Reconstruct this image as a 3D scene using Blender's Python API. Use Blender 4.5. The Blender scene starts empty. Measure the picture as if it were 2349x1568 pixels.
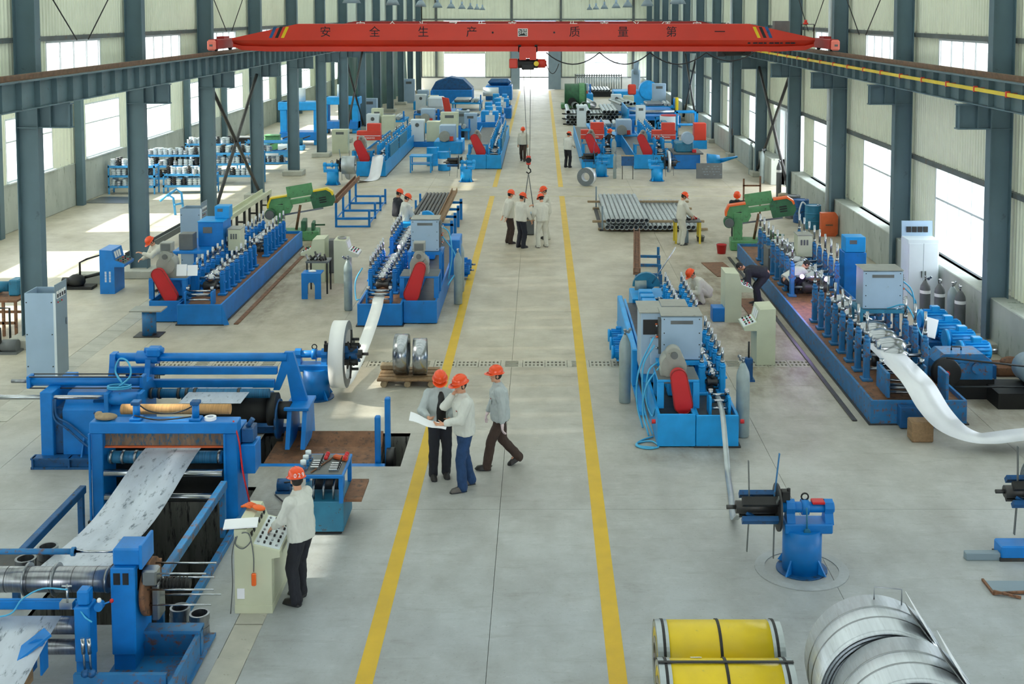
import bpy, math, random
from mathutils import Vector as V, Matrix, Euler
RN = random.Random(11)
PI = math.pi
S = bpy.context.scene
COL = S.collection

# ---------- camera, sky, sun, exposure ----------
FPX, PITCH, CH, VX, HY = 2730.0, math.radians(4.0), 7.9, 1240.0, 30.0
CS, SN = math.cos(PITCH), math.sin(PITCH)
PYC = HY + FPX * math.tan(PITCH)
cd = bpy.data.cameras.new('camera'); cam = bpy.data.objects.new('camera', cd); COL.objects.link(cam)
cam.location = (0, 0, CH); cam.rotation_euler = (PI / 2 - PITCH, 0, 0)
cd.sensor_width = 36; cd.lens = 36 * FPX / 2349
cd.shift_x = (1174.5 - VX) / 2349; cd.shift_y = (PYC - 784) / 2349
cd.clip_start = .1; cd.clip_end = 600
S.camera = cam
S.view_settings.view_transform = 'Standard'; S.view_settings.look = 'None'
S.view_settings.gamma = 1; S.view_settings.use_curve_mapping = False
S.view_settings.exposure = 0.26
w = bpy.data.worlds.new('sky'); S.world = w; w.use_nodes = True
nt = w.node_tree; bg = nt.nodes['Background']
bg.inputs['Color'].default_value = (.93, .97, 1.0, 1); bg.inputs['Strength'].default_value = 6.0
sd = bpy.data.lights.new('sun', 'SUN'); sun = bpy.data.objects.new('sun', sd); COL.objects.link(sun)
sd.energy = 17.0; sd.color = (1, .93, .80); sd.angle = math.radians(1.2)
sun.rotation_euler = V((math.cos(math.radians(35)), .04, -math.sin(math.radians(35)))).to_track_quat('-Z', 'Y').to_euler()
sun.location = (-40, 20, 40)

def W(px, py, z=0.0):
    'world point at height z seen at photo pixel (px, py)'
    u = (px - VX) / FPX; v = (py - PYC) / FPX
    dy = CS - v * SN; dz = -SN - v * CS
    t = (z - CH) / dz
    return V((u * t, dy * t, z))

# ---------- materials ----------
def lin(c):
    return tuple((x / 255 / 12.92 if x <= 10.3 else ((x / 255 + .055) / 1.055) ** 2.4) for x in c)
MATS = {}
def mat(n, rgb, rough=.5, metal=0.0, var=.12, scale=4.0, wear=None, bump=0.0, stretch=None, alpha=None):
    'painted / metal / cloth surface: base colour with noise, optional worn patches (rgb, amount), optional bump'
    if n in MATS: return MATS[n]
    m = bpy.data.materials.new(n); m.use_nodes = True; t = m.node_tree; N = t.nodes; L = t.links
    b = N['Principled BSDF']; c = lin(rgb)
    tc = N.new('ShaderNodeTexCoord'); src = tc.outputs['Object']
    if stretch:
        mp = N.new('ShaderNodeMapping'); mp.inputs['Scale'].default_value = stretch
        L.new(src, mp.inputs['Vector']); src = mp.outputs['Vector']
    nz = N.new('ShaderNodeTexNoise'); nz.inputs['Scale'].default_value = scale; nz.inputs['Detail'].default_value = 5
    L.new(src, nz.inputs['Vector'])
    r = N.new('ShaderNodeValToRGB'); r.color_ramp.elements[0].position = .3; r.color_ramp.elements[1].position = .7
    r.color_ramp.elements[0].color = (*[x * (1 - var) for x in c], 1)
    r.color_ramp.elements[1].color = (*[min(1, x * (1 + var)) for x in c], 1)
    L.new(nz.outputs['Fac'], r.inputs['Fac']); out = r.outputs['Color']
    if wear:
        wc = lin(wear[0]); n2 = N.new('ShaderNodeTexNoise'); n2.inputs['Scale'].default_value = scale * 2.3; n2.inputs['Detail'].default_value = 8
        n2.inputs['Roughness'].default_value = .7
        L.new(src, n2.inputs['Vector'])
        r2 = N.new('ShaderNodeValToRGB'); p = .70 - wear[1] * .42
        r2.color_ramp.elements[0].position = p; r2.color_ramp.elements[1].position = p + .1
        L.new(n2.outputs['Fac'], r2.inputs['Fac'])
        mx = N.new('ShaderNodeMix'); mx.data_type = 'RGBA'
        L.new(r2.outputs['Color'], mx.inputs[0]); L.new(out, mx.inputs[6]); mx.inputs[7].default_value = (*wc, 1)
        out = mx.outputs[2]
    L.new(out, b.inputs['Base Color'])
    b.inputs['Roughness'].default_value = rough; b.inputs['Metallic'].default_value = metal
    if bump:
        bp = N.new('ShaderNodeBump'); bp.inputs['Strength'].default_value = bump; bp.inputs['Distance'].default_value = .02
        L.new(nz.outputs['Fac'], bp.inputs['Height']); L.new(bp.outputs['Normal'], b.inputs['Normal'])
    MATS[n] = m
    return m

def glass(n, tint=(.95, .98, 1), fac=.1):
    m = bpy.data.materials.new(n); m.use_nodes = True; t = m.node_tree; N = t.nodes; L = t.links
    N.remove(N['Principled BSDF']); o = N['Material Output']
    tr = N.new('ShaderNodeBsdfTransparent'); tr.inputs[0].default_value = (*tint, 1)
    gl = N.new('ShaderNodeBsdfGlossy'); gl.inputs['Roughness'].default_value = .05
    nz = N.new('ShaderNodeTexNoise'); nz.inputs['Scale'].default_value = 2
    mm = N.new('ShaderNodeMath'); mm.operation = 'MULTIPLY'; mm.inputs[1].default_value = fac * 2; L.new(nz.outputs['Fac'], mm.inputs[0])
    mx = N.new('ShaderNodeMixShader'); L.new(mm.outputs[0], mx.inputs[0])
    L.new(tr.outputs[0], mx.inputs[1]); L.new(gl.outputs[0], mx.inputs[2]); L.new(mx.outputs[0], o.inputs[0])
    MATS[n] = m
    return m

def translucent(n, rgb):
    m = bpy.data.materials.new(n); m.use_nodes = True; t = m.node_tree; N = t.nodes; L = t.links
    N.remove(N['Principled BSDF']); o = N['Material Output']
    a = N.new('ShaderNodeBsdfTranslucent'); a.inputs[0].default_value = (*rgb, 1)
    d = N.new('ShaderNodeBsdfDiffuse'); d.inputs[0].default_value = (.8, .8, .78, 1)
    mx = N.new('ShaderNodeMixShader'); mx.inputs[0].default_value = .15
    L.new(a.outputs[0], mx.inputs[1]); L.new(d.outputs[0], mx.inputs[2]); L.new(mx.outputs[0], o.inputs[0])
    MATS[n] = m
    return m

M = {}
def defm(k, *a, **kw): M[k] = mat(k, *a, **kw)
defm('blue', (0, 118, 198), .42, 0, .14, 3, ((60, 60, 62), .16))
defm('blue_light', (14, 150, 220), .42, 0, .12, 3, ((70, 80, 90), .14))
defm('blue_worn', (34, 110, 164), .5, 0, .16, 4, ((104, 78, 66), .42))
defm('blue_dark', (14, 82, 136), .5, 0, .2, 4, ((50, 44, 40), .35))
defm('blue_rack', (70, 160, 220), .5, 0, .1, 3)
defm('teal', (40, 118, 150), .5, 0, .15, 4, ((70, 60, 52), .25))
defm('column_paint', (86, 110, 120), .5, 0, .10, 1.2, ((60, 76, 86), .2))
defm('beam_paint', (92, 116, 124), .5, 0, .12, 2, ((70, 70, 66), .25))
defm('rail_steel', (122, 98, 78), .55, .5, .25, 6, ((150, 90, 50), .3))
defm('red_crane', (206, 52, 30), .38, 0, .06, 1, ((178, 60, 42), .1))
defm('red_dark', (150, 30, 26), .5, 0, .08, 2)
defm('red', (196, 30, 36), .4, 0, .06, 3)
defm('red_box', (214, 64, 44), .45, 0, .06, 3)
defm('pink_red', (240, 128, 110), .5, 0, .05, 3)
defm('orange', (238, 104, 36), .35, 0, .05, 3)
defm('orange_box', (206, 96, 50), .5, 0, .12, 4)
defm('helmet', (236, 78, 26), .22, 0, .04, 3)
defm('yellow', (226, 196, 20), .35, 0, .06, 3, ((190, 170, 60), .1))
defm('yellow_rail', (222, 196, 60), .5, 0, .1, 2)
defm('green', (88, 146, 96), .5, 0, .14, 4, ((70, 80, 60), .3))
defm('green_dark', (46, 98, 66), .5, 0, .2, 4, ((50, 50, 44), .3))
defm('chrome', (178, 182, 186), .22, 1, .06, 5)
defm('steel', (150, 154, 158), .32, 1, .12, 6)
defm('steel_strip', (226, 228, 232), .42, .35, .06, 3, stretch=(1, .2, 1))
defm('coil_steel', (206, 212, 218), .38, .65, .10, 2.5, ((150, 140, 128), .2), 0, (14, .6, 14))
defm('coil_face', (120, 128, 134), .42, .8, .2, 40)
defm('dirty_strip', (190, 198, 208), .45, .35, .10, 2.5, ((104, 114, 126), .34), 0, (2.2, .7, 1))
defm('dark_steel', (70, 70, 70), .45, .6, .25, 6, ((90, 70, 54), .25))
defm('iron', (44, 44, 44), .55, .4, .25, 6)
defm('rusty', (126, 88, 62), .7, .1, .25, 5, ((80, 62, 52), .4))
defm('tube_steel', (172, 180, 182), .35, .6, .12, 3)
defm('grey_paint', (150, 152, 144), .45, 0, .08, 4, ((110, 104, 94), .2))
defm('grey_dark', (96, 100, 100), .5, 0, .12, 4)
defm('cab_grey', (158, 182, 204), .42, 0, .05, 2, ((140, 150, 160), .12))
defm('cab_white', (214, 224, 228), .4, 0, .04, 2)
defm('cab_side', (128, 146, 156), .45, 0, .06, 2)
defm('cream', (200, 204, 176), .45, 0, .06, 2, ((160, 156, 130), .15))
defm('cyl_grey', (146, 160, 160), .4, .15, .12, 5, ((170, 174, 170), .15))
defm('black', (22, 22, 24), .5, 0, .2, 4)
defm('rubber', (40, 44, 48), .6, 0, .1, 6)
defm('white', (236, 236, 232), .5, 0, .03, 3)
defm('paper', (240, 242, 246), .7, 0, .02, 3)
defm('wood', (140, 112, 80), .7, 0, .18, 3, ((110, 80, 54), .3), 0, (6, 1, 6))
defm('wood_pale', (158, 138, 108), .7, 0, .15, 3, None, 0, (6, 1, 6))
defm('hose', (70, 170, 214), .4, 0, .06, 3)
defm('cable', (30, 32, 36), .5, 0, .1, 3)
defm('concrete', (176, 176, 164), .85, 0, .12, 2, ((130, 132, 120), .25), .3)
defm('concrete_wall', (170, 176, 168), .85, 0, .14, 1.5, ((126, 134, 120), .3), .2, (1, 1, .4))
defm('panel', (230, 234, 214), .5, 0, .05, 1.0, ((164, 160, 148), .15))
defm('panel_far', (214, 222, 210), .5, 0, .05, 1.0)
defm('girt', (92, 100, 100), .55, 0, .2, 2, ((110, 80, 60), .3))
defm('win_frame', (206, 214, 216), .45, 0, .05, 3)
defm('roof_sheet', (120, 134, 134), .6, 0, .08, 2)
defm('tarp', (38, 84, 72), .6, 0, .2, 1.2, None, .4)
defm('skin', (206, 152, 122), .55, 0, .05, 12)
defm('hair', (24, 20, 20), .6, 0, .2, 30)
defm('cloth_white', (206, 208, 200), .85, 0, .05, 9, None, .5, (1, 1, .45))
defm('cloth_cream', (206, 204, 190), .85, 0, .05, 9, None, .5, (1, 1, .45))
defm('cloth_grey', (176, 184, 184), .85, 0, .06, 9, None, .5, (1, 1, .45))
defm('trouser_black', (34, 36, 44), .9, 0, .12, 9, None, .4)
defm('trouser_brown', (66, 52, 46), .9, 0, .12, 9, None, .4)
defm('jeans', (34, 64, 104), .9, 0, .18, 12, None, .4)
defm('cloth_dark', (40, 42, 50), .9, 0, .12, 9, None, .4)
defm('glove', (226, 206, 208), .8, 0, .05, 9)
defm('shoe', (36, 34, 34), .5, 0, .1, 9)
defm('shoe_grey', (96, 92, 88), .6, 0, .12, 9)
defm('eye', (30, 24, 22), .2, 0, 0, 3)
defm('lip', (164, 96, 84), .5, 0, .03, 3)
GLASS = glass('window_glass'); SKYLIGHT = translucent('skylight_fibreglass', (.44, .465, .455))
M['glass'] = GLASS; M['glass_dimming'] = glass('dimming_window_glass', (.6, .61, .61), .06)  # upper panes tinted grey to weaken the sun patches on the floor

# ---------- mesh builder ----------
class B:
    def __init__(s): s.v = []; s.f = []; s.sm = []
    def add(s, vs, fs, smooth=False):
        n = len(s.v); s.v += [tuple(p) for p in vs]; s.f += [tuple(i + n for i in f) for f in fs]; s.sm += [smooth] * len(fs)
        return s
    def bx(s, x0, y0, z0, x1, y1, z1, b=0.0, T=None):
        if x0 > x1: x0, x1 = x1, x0
        if y0 > y1: y0, y1 = y1, y0
        if z0 > z1: z0, z1 = z1, z0
        if b <= 0:
            vs = [(x, y, z) for z in (z0, z1) for y in (y0, y1) for x in (x0, x1)]
            fs = [(0, 2, 3, 1), (4, 5, 7, 6), (0, 1, 5, 4), (2, 6, 7, 3), (0, 4, 6, 2), (1, 3, 7, 5)]
        else:
            b = min(b, (x1 - x0) * .45, (y1 - y0) * .45, (z1 - z0) * .45)
            vs = []; idx = {}
            for i, x in enumerate((x0, x1)):
                for j, y in enumerate((y0, y1)):
                    for k, z in enumerate((z0, z1)):
                        ix, iy, iz = x + b * (1 - 2 * i), y + b * (1 - 2 * j), z + b * (1 - 2 * k)
                        idx[i, j, k] = len(vs); vs += [(x, iy, iz), (ix, y, iz), (ix, iy, z)]
            I = lambda i, j, k, a: idx[i, j, k] + a
            fs = []
            for q in (0, 1):
                fs.append([I(q, 0, 0, 0), I(q, 1, 0, 0), I(q, 1, 1, 0), I(q, 0, 1, 0)])
                fs.append([I(0, q, 0, 1), I(0, q, 1, 1), I(1, q, 1, 1), I(1, q, 0, 1)])
                fs.append([I(0, 0, q, 2), I(1, 0, q, 2), I(1, 1, q, 2), I(0, 1, q, 2)])
                for p in (0, 1):
                    fs.append([I(q, p, 0, 0), I(q, p, 1, 0), I(q, p, 1, 1), I(q, p, 0, 1)])
                    fs.append([I(q, 0, p, 0), I(q, 1, p, 0), I(q, 1, p, 2), I(q, 0, p, 2)])
                    fs.append([I(0, q, p, 1), I(1, q, p, 1), I(1, q, p, 2), I(0, q, p, 2)])
                    for r in (0, 1): fs.append([I(q, p, r, 0), I(q, p, r, 1), I(q, p, r, 2)])
            c = V(((x0 + x1) / 2, (y0 + y1) / 2, (z0 + z1) / 2))
            for f in fs:
                a = [V(vs[i]) for i in f]; n = (a[1] - a[0]).cross(a[2] - a[1])
                if n.dot(sum(a, V()) / len(a) - c) < 0: f.reverse()
        if T: vs = [T @ V(p) for p in vs]
        return s.add(vs, fs)
    def c(s, x, y, z, sx, sy, sz, b=0.0, T=None):
        return s.bx(x - sx / 2, y - sy / 2, z - sz / 2, x + sx / 2, y + sy / 2, z + sz / 2, b, T)
    def bar(s, p, q, w, h, up=(0, 0, 1)):
        'rectangular bar from p to q, w across, h along up'
        p, q = V(p), V(q); d = (q - p); L = d.length; d.normalize(); u = V(up)
        x = d.cross(u)
        if x.length < 1e-4: x = d.cross(V((1, 0, 0)))
        x.normalize(); u = x.cross(d)
        T = Matrix((( x.x, d.x, u.x, p.x), (x.y, d.y, u.y, p.y), (x.z, d.z, u.z, p.z), (0, 0, 0, 1)))
        return s.bx(-w / 2, 0, -h / 2, w / 2, L, h / 2, 0, T)
    def frame_of(s, d):
        d = d.normalized(); a = V((0, 0, 1)) if abs(d.z) < .9 else V((1, 0, 0))
        x = a.cross(d).normalized(); return x, d.cross(x)
    def cyl(s, p, q, r, n=16, r2=None, caps=True, smooth=True):
        p, q = V(p), V(q); r2 = r if r2 is None else r2
        x, y = s.frame_of(q - p); vs = []
        for i in range(n):
            a = 2 * PI * i / n; e = x * math.cos(a) + y * math.sin(a); vs += [p + e * r, q + e * r2]
        fs = [(2 * i, 2 * ((i + 1) % n), 2 * ((i + 1) % n) + 1, 2 * i + 1) for i in range(n)]
        s.add(vs, fs, smooth)
        if caps:
            k = len(s.v) - 2 * n
            s.f.append(tuple(k + 2 * i for i in reversed(range(n)))); s.f.append(tuple(k + 2 * i + 1 for i in range(n))); s.sm += [False, False]
        return s
    def lathe(s, prof, p=(0, 0, 0), ax=(0, 0, 1), n=20, smooth=True, closed=False):
        'profile of (radius, height) turned about the axis ax through p'
        p = V(p); d = V(ax).normalized(); x, y = s.frame_of(d); m = len(prof); vs = []
        for i in range(n):
            a = 2 * PI * i / n; e = x * math.cos(a) + y * math.sin(a)
            vs += [p + e * r + d * h for r, h in prof]
        fs = []
        for i in range(n):
            j = (i + 1) % n
            for k in range(m if closed else m - 1):
                l = (k + 1) % m
                fs.append((i * m + k, j * m + k, j * m + l, i * m + l))
        return s.add(vs, fs, smooth)
    def ring(s, p, q, r, ri, n=24):
        L = (V(q) - V(p)).length
        return s.lathe([(ri, 0), (r, 0), (r, L), (ri, L)], p, V(q) - V(p), n, False, True)
    def tube(s, pts, r, n=6, closed=False):
        pts = [V(p) for p in pts]; m = len(pts); vs = []; x = None
        for i, p in enumerate(pts):
            d = (pts[min(i + 1, m - 1)] - pts[max(i - 1, 0)])
            if d.length < 1e-6: d = V((0, 0, 1))
            d.normalize()
            if x is None: x, _ = s.frame_of(d)
            x = (x - d * x.dot(d)); x.normalize(); y = d.cross(x)
            for k in range(n):
                a = 2 * PI * k / n; vs.append(p + x * math.cos(a) * r + y * math.sin(a) * r)
        fs = [(i * n + k, i * n + (k + 1) % n, (i + 1) * n + (k + 1) % n, (i + 1) * n + k) for i in range(m - 1) for k in range(n)]
        fs += [tuple(reversed(range(n))), tuple((m - 1) * n + k for k in range(n))]
        return s.add(vs, fs, True)
    def prism(s, poly, ax, a, b, smooth=False):
        'polygon extruded along axis ax (x: (y,z), y: (x,z), z: (x,y)) from a to b'
        f = {'x': lambda u, v, w: (w, u, v), 'y': lambda u, v, w: (u, w, v), 'z': lambda u, v, w: (u, v, w)}[ax]
        A = sum(poly[i][0] * poly[(i + 1) % len(poly)][1] - poly[(i + 1) % len(poly)][0] * poly[i][1] for i in range(len(poly)))
        if A < 0: poly = poly[::-1]
        if ax == 'y': a, b = max(a, b), min(a, b)
        else: a, b = min(a, b), max(a, b)
        n = len(poly)
        vs = [f(u, v, a) for u, v in poly] + [f(u, v, b) for u, v in poly]
        fs = [(i, (i + 1) % n, n + (i + 1) % n, n + i) for i in range(n)]
        s.add(vs, fs, smooth)
        return s.add(vs, [tuple(reversed(range(n))), tuple(range(n, 2 * n))])
    def sph(s, c, r, n=10, sc=(1, 1, 1), T=None):
        vs = []; fs = []; m = n // 2 + 1
        for i in range(m + 1):
            t = PI * i / m
            for k in range(n):
                a = 2 * PI * k / n
                p = V((math.sin(t) * math.cos(a) * r * sc[0], math.sin(t) * math.sin(a) * r * sc[1], math.cos(t) * r * sc[2]))
                if T: p = T @ p
                vs.append(V(c) + p)
        for i in range(m):
            for k in range(n):
                fs.append((i * n + k, (i + 1) * n + k, (i + 1) * n + (k + 1) % n, i * n + (k + 1) % n))
        return s.add(vs, fs, True)
    def mesh(s, name, m=None):
        me = bpy.data.meshes.new(name); me.from_pydata(s.v, [], s.f)
        me.polygons.foreach_set('use_smooth', s.sm)
        if m: me.materials.append(M[m] if isinstance(m, str) else m)
        me.update(); return me

def ob(name, bm, m, parent=None, loc=(0, 0, 0), rz=0.0, label=None, **props):
    'link one mesh object'
    me = bm.mesh(name, m) if isinstance(bm, B) else bm
    o = bpy.data.objects.new(name, me); COL.objects.link(o)
    o.location = loc; o.rotation_euler = (0, 0, rz)
    if parent is not None: o.parent = parent
    if label: o['label'] = label
    for k, v in props.items(): o[k] = v
    return o
def thing(name, label, cat, loc=(0, 0, 0), rz=0.0, group=None):
    o = bpy.data.objects.new(name, None); COL.objects.link(o); o.empty_display_size = .1
    o.location = loc; o.rotation_euler = (0, 0, rz); o['label'] = label; o['category'] = cat
    if group: o['group'] = group
    return o
def one(name, bm, m, label, cat, loc=(0, 0, 0), rz=0.0, group=None):
    o = ob(name, bm, m, None, loc, rz, label); o['category'] = cat
    if group: o['group'] = group
    return o
def struct(name, bm=None, m=None, loc=(0, 0, 0), rz=0.0):
    if bm is None:
        o = bpy.data.objects.new(name, None); COL.objects.link(o); o.location = loc; o.rotation_euler = (0, 0, rz)
    else: o = ob(name, bm, m, None, loc, rz)
    o['kind'] = 'structure'; return o
ORD = ['first'] + 'second third fourth fifth sixth seventh eighth ninth tenth eleventh twelfth thirteenth fourteenth fifteenth sixteenth seventeenth eighteenth nineteenth twentieth'.split()
KIDS = {}
def dup(root, loc, rz=None, label=None, group=None):
    'copy of a thing with copies of its parts and sub-parts (mesh data shared)'
    r = root.copy(); COL.objects.link(r); r.location = loc
    if rz is not None: r.rotation_euler = (0, 0, rz)
    if label: r['label'] = label
    if group: r['group'] = group
    def rec(a, b):
        if a.name not in KIDS: KIDS[a.name] = list(a.children)
        for ch in KIDS[a.name]:
            c = ch.copy(); COL.objects.link(c); c.parent = b; rec(ch, c)
    rec(root, r)
    return r
def text(s, size, m, parent, loc, rot, ext=.002, name='lettering', align='CENTER'):
    cu = bpy.data.curves.new(name, 'FONT'); cu.body = s; cu.size = size; cu.extrude = ext
    cu.align_x = align; cu.align_y = 'CENTER'; cu.materials.append(M[m])
    o = bpy.data.objects.new(name, cu); COL.objects.link(o); o.location = loc; o.rotation_euler = rot
    if parent: o.parent = parent
    return o
# ================= SETTING =================
XL, XLL, XR, YE = -12.45, -19.2, 11.15, 123.3
BAY = 7.48
GL = lambda k: 28.0 + BAY * k
GR = lambda k: 27.65 + BAY * k
YF = -9.4
# ---- floor ----
def floor_mat():
    m = bpy.data.materials.new('floor_concrete'); m.use_nodes = True; t = m.node_tree; N = t.nodes; L = t.links; b = N['Principled BSDF']
    tc = N.new('ShaderNodeTexCoord')
    def noise(sc, det, rough=.6, stretch=None):
        n = N.new('ShaderNodeTexNoise'); n.inputs['Scale'].default_value = sc; n.inputs['Detail'].default_value = det; n.inputs['Roughness'].default_value = rough
        if stretch:
            mp = N.new('ShaderNodeMapping'); mp.inputs['Scale'].default_value = stretch; L.new(tc.outputs['Object'], mp.inputs[0]); L.new(mp.outputs[0], n.inputs['Vector'])
        else: L.new(tc.outputs['Object'], n.inputs['Vector'])
        return n.outputs['Fac']
    def ramp(f, a, ca, bq, cb):
        r = N.new('ShaderNodeValToRGB'); r.color_ramp.elements[0].position = a; r.color_ramp.elements[1].position = bq
        r.color_ramp.elements[0].color = (*ca, 1); r.color_ramp.elements[1].color = (*cb, 1); L.new(f, r.inputs[0]); return r.outputs[0]
    def mix(kind, f, a, bb):
        x = N.new('ShaderNodeMix'); x.data_type = 'RGBA'; x.blend_type = kind
        if isinstance(f, float): x.inputs[0].default_value = f
        else: L.new(f, x.inputs[0])
        L.new(a, x.inputs[6]); L.new(bb, x.inputs[7]); return x.outputs[2]
    sx = N.new('ShaderNodeSeparateXYZ'); L.new(tc.outputs['Object'], sx.inputs[0])
    my = N.new('ShaderNodeMapRange'); my.inputs[1].default_value = 15; my.inputs[2].default_value = 27; L.new(sx.outputs['Y'], my.inputs[0])  # bluish sky reflection painted in near the camera, browner concrete beyond
    base = mix('MIX', my.outputs[0], ramp(noise(.22, 4), .3, lin((158, 163, 166)), .7, lin((176, 182, 184))), ramp(noise(.22, 4), .3, lin((176, 168, 148)), .7, lin((196, 190, 172))))
    blotch = ramp(noise(1.3, 7, .65, (1, .7, 1)), .35, (.72, .70, .66), .62, (1, 1, 1))
    c = mix('MULTIPLY', .75, base, blotch)
    scuff = ramp(noise(3.0, 8, .7, (.35, 1.6, 1)), .55, (1, 1, 1), .75, (.70, .67, .62))
    c = mix('MULTIPLY', .7, c, scuff)
    spk = ramp(noise(22, 4, .7), .60, (1, 1, 1), .74, (.5, .48, .44))
    c = mix('MULTIPLY', .7, c, spk)
    spl = ramp(noise(7, 6, .7, (.5, 1.4, 1)), .30, (1.12, 1.12, 1.12), .45, (1, 1, 1))
    c = mix('MULTIPLY', 1.0, c, spl)
    stain = ramp(noise(.5, 6, .7), .60, (1, 1, 1), .78, (.55, .47, .36))
    c = mix('MULTIPLY', .5, c, stain)
    # oil and dirt trodden in along the machines
    def math_(op, a, bb):
        n = N.new('ShaderNodeMath'); n.operation = op
        for i, q in enumerate((a, bb)):
            if isinstance(q, (int, float)): n.inputs[i].default_value = q
            else: L.new(q, n.inputs[i])
        return n.outputs[0]
    tot = None
    for cx, cy, hx_, hy_, amt in ((5.2, 31, 1.1, 9, .85), (-7.6, 35.5, .65, 7.5, .9), (3.6, 30.5, 1.5, 5, .45), (-4.7, 19.6, .9, 2.2, .5), (-2.5, 32.5, .7, 4, .4), (8.6, 24.5, 1.6, 3, .6), (-6.2, 33, 1.0, 5, .35), (2.7, 20.9, 1.3, .6, .5), (4.9, 41, 2.4, 2.6, .45), (-.5, 58, 2.2, 16, .18)):
        dx = math_('DIVIDE', math_('ABSOLUTE', math_('SUBTRACT', sx.outputs['X'], cx), 0), hx_); dy = math_('DIVIDE', math_('ABSOLUTE', math_('SUBTRACT', sx.outputs['Y'], cy), 0), hy_)
        mr = N.new('ShaderNodeMapRange'); mr.interpolation_type = 'SMOOTHSTEP'; mr.inputs[1].default_value = 1.15; mr.inputs[2].default_value = .45; mr.inputs[3].default_value = 0; mr.inputs[4].default_value = amt
        L.new(math_('MAXIMUM', dx, dy), mr.inputs[0]); tot = mr.outputs[0] if tot is None else math_('MAXIMUM', tot, mr.outputs[0])
    nr_ = N.new('ShaderNodeMapRange'); nr_.inputs[1].default_value = .35; nr_.inputs[2].default_value = .62; L.new(noise(1.6, 8, .68, (1.4, .6, 1)), nr_.inputs[0])
    dirt = ramp(noise(5, 6), .3, (.30, .24, .16), .7, (.52, .44, .32))
    wh = N.new('ShaderNodeRGB'); wh.outputs[0].default_value = (1, 1, 1, 1)
    c = mix('MULTIPLY', math_('MULTIPLY', tot, nr_.outputs[0]), c, dirt)
    L.new(c, b.inputs['Base Color'])
    r = N.new('ShaderNodeMapRange'); r.inputs[3].default_value = .36; r.inputs[4].default_value = .62; L.new(noise(2, 5), r.inputs[0]); L.new(r.outputs[0], b.inputs['Roughness'])
    bp = N.new('ShaderNodeBump'); bp.inputs['Strength'].default_value = .12; bp.inputs['Distance'].default_value = .01; L.new(noise(40, 3), bp.inputs['Height']); L.new(bp.outputs[0], b.inputs['Normal'])
    M['floor'] = m
floor_mat()
defm('plate_concrete', (178, 176, 164), .7, 0, .12, 3, ((140, 132, 116), .25))
defm('grate', (176, 172, 156), .6, .2, .12, 4, ((110, 96, 80), .25))
defm('joint_dark', (58, 56, 52), .9, 0, .2, 4)
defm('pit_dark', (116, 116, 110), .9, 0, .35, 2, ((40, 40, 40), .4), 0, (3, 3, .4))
defm('line_yellow', (206, 168, 0), .5, 0, .08, 2.5, ((186, 170, 90), .16))
defm('line_pale', (190, 182, 120), .6, 0, .1, 3, ((176, 172, 150), .5))
PITA = (-6.75, 14.9, -4.75, 19.4, -2.6)
PITB = (-5.2, 20.3, -2.45, 21.95, -.75)
TRA = (-10.87, 13.0, -10.35, 47.2)        # cover plates along the left bay
TRB = (-3.97, 12.4, -3.6, 16.6)           # cover plates by the console
DRN = (-8.9, 26.15, 6.1, 26.68)           # cast drain covers across the hall
HOLES = [PITA[:4], PITB[:4], TRA, TRB, DRN]
def cut(rects, h):
    out = []
    for x0, y0, x1, y1 in rects:
        a0, b0, a1, b1 = max(x0, h[0]), max(y0, h[1]), min(x1, h[2]), min(y1, h[3])
        if a0 >= a1 or b0 >= b1: out.append((x0, y0, x1, y1)); continue
        for r in ((x0, y0, x1, b0), (x0, b1, x1, y1), (x0, b0, a0, b1), (a1, b0, x1, b1)):
            if r[2] - r[0] > 1e-4 and r[3] - r[1] > 1e-4: out.append(r)
    return out
fb = B()
rs = [(XLL - .3, YF, XR + .5, YE + .3)]
for h in (PITA, PITB): rs = cut(rs, h)
for r in rs: fb.add([(r[0], r[1], -.06), (r[2], r[1], -.06), (r[2], r[3], -.06), (r[0], r[3], -.06)], [(0, 1, 2, 3)])
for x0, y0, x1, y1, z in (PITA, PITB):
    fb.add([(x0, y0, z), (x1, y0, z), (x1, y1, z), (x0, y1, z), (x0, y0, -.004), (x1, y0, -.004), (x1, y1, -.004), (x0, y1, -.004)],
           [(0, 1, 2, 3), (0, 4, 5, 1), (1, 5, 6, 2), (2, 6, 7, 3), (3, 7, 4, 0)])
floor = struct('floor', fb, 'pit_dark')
xs = [XLL - .3, -14.4, -9.4, -5.05, -.65, 4.1, 8.6, XR + .5]
ys = [YF, -2, 5] + [12.2 + 6.3 * i for i in range(18)] + [YE + .3]
for i in range(len(xs) - 1):
    for j in range(len(ys) - 1):
        g = .0035
        rr = [(xs[i] + g, ys[j] + (g if j else 0), xs[i + 1] - g, ys[j + 1] - .003)]
        for h in HOLES: rr = cut(rr, h)
        sb = B()
        for r in rr: sb.bx(r[0], r[1], -.06, r[2], r[3], 0)
        ob('slab', sb, 'floor', floor)
pl = B().bx(0, 0, -.05, .51, .585, .002, .006).mesh('cover_plate', 'plate_concrete')
y = TRA[1]
while y < TRA[3] - .5:
    ob('cover_plate', pl, None, floor, (TRA[0] + .005, y + .005, RN.uniform(-.004, .004))); y += .6
pl2 = B().bx(0, 0, -.05, .36, .82, .002, .006).mesh('cover_plate', 'plate_concrete')
for i in range(5):
    o = ob('cover_plate', pl2, None, floor, (TRB[0] + .005 + (.0 if i else -.02), TRB[1] + .005 + i * .84, .0 if i != 1 else .02))
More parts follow.
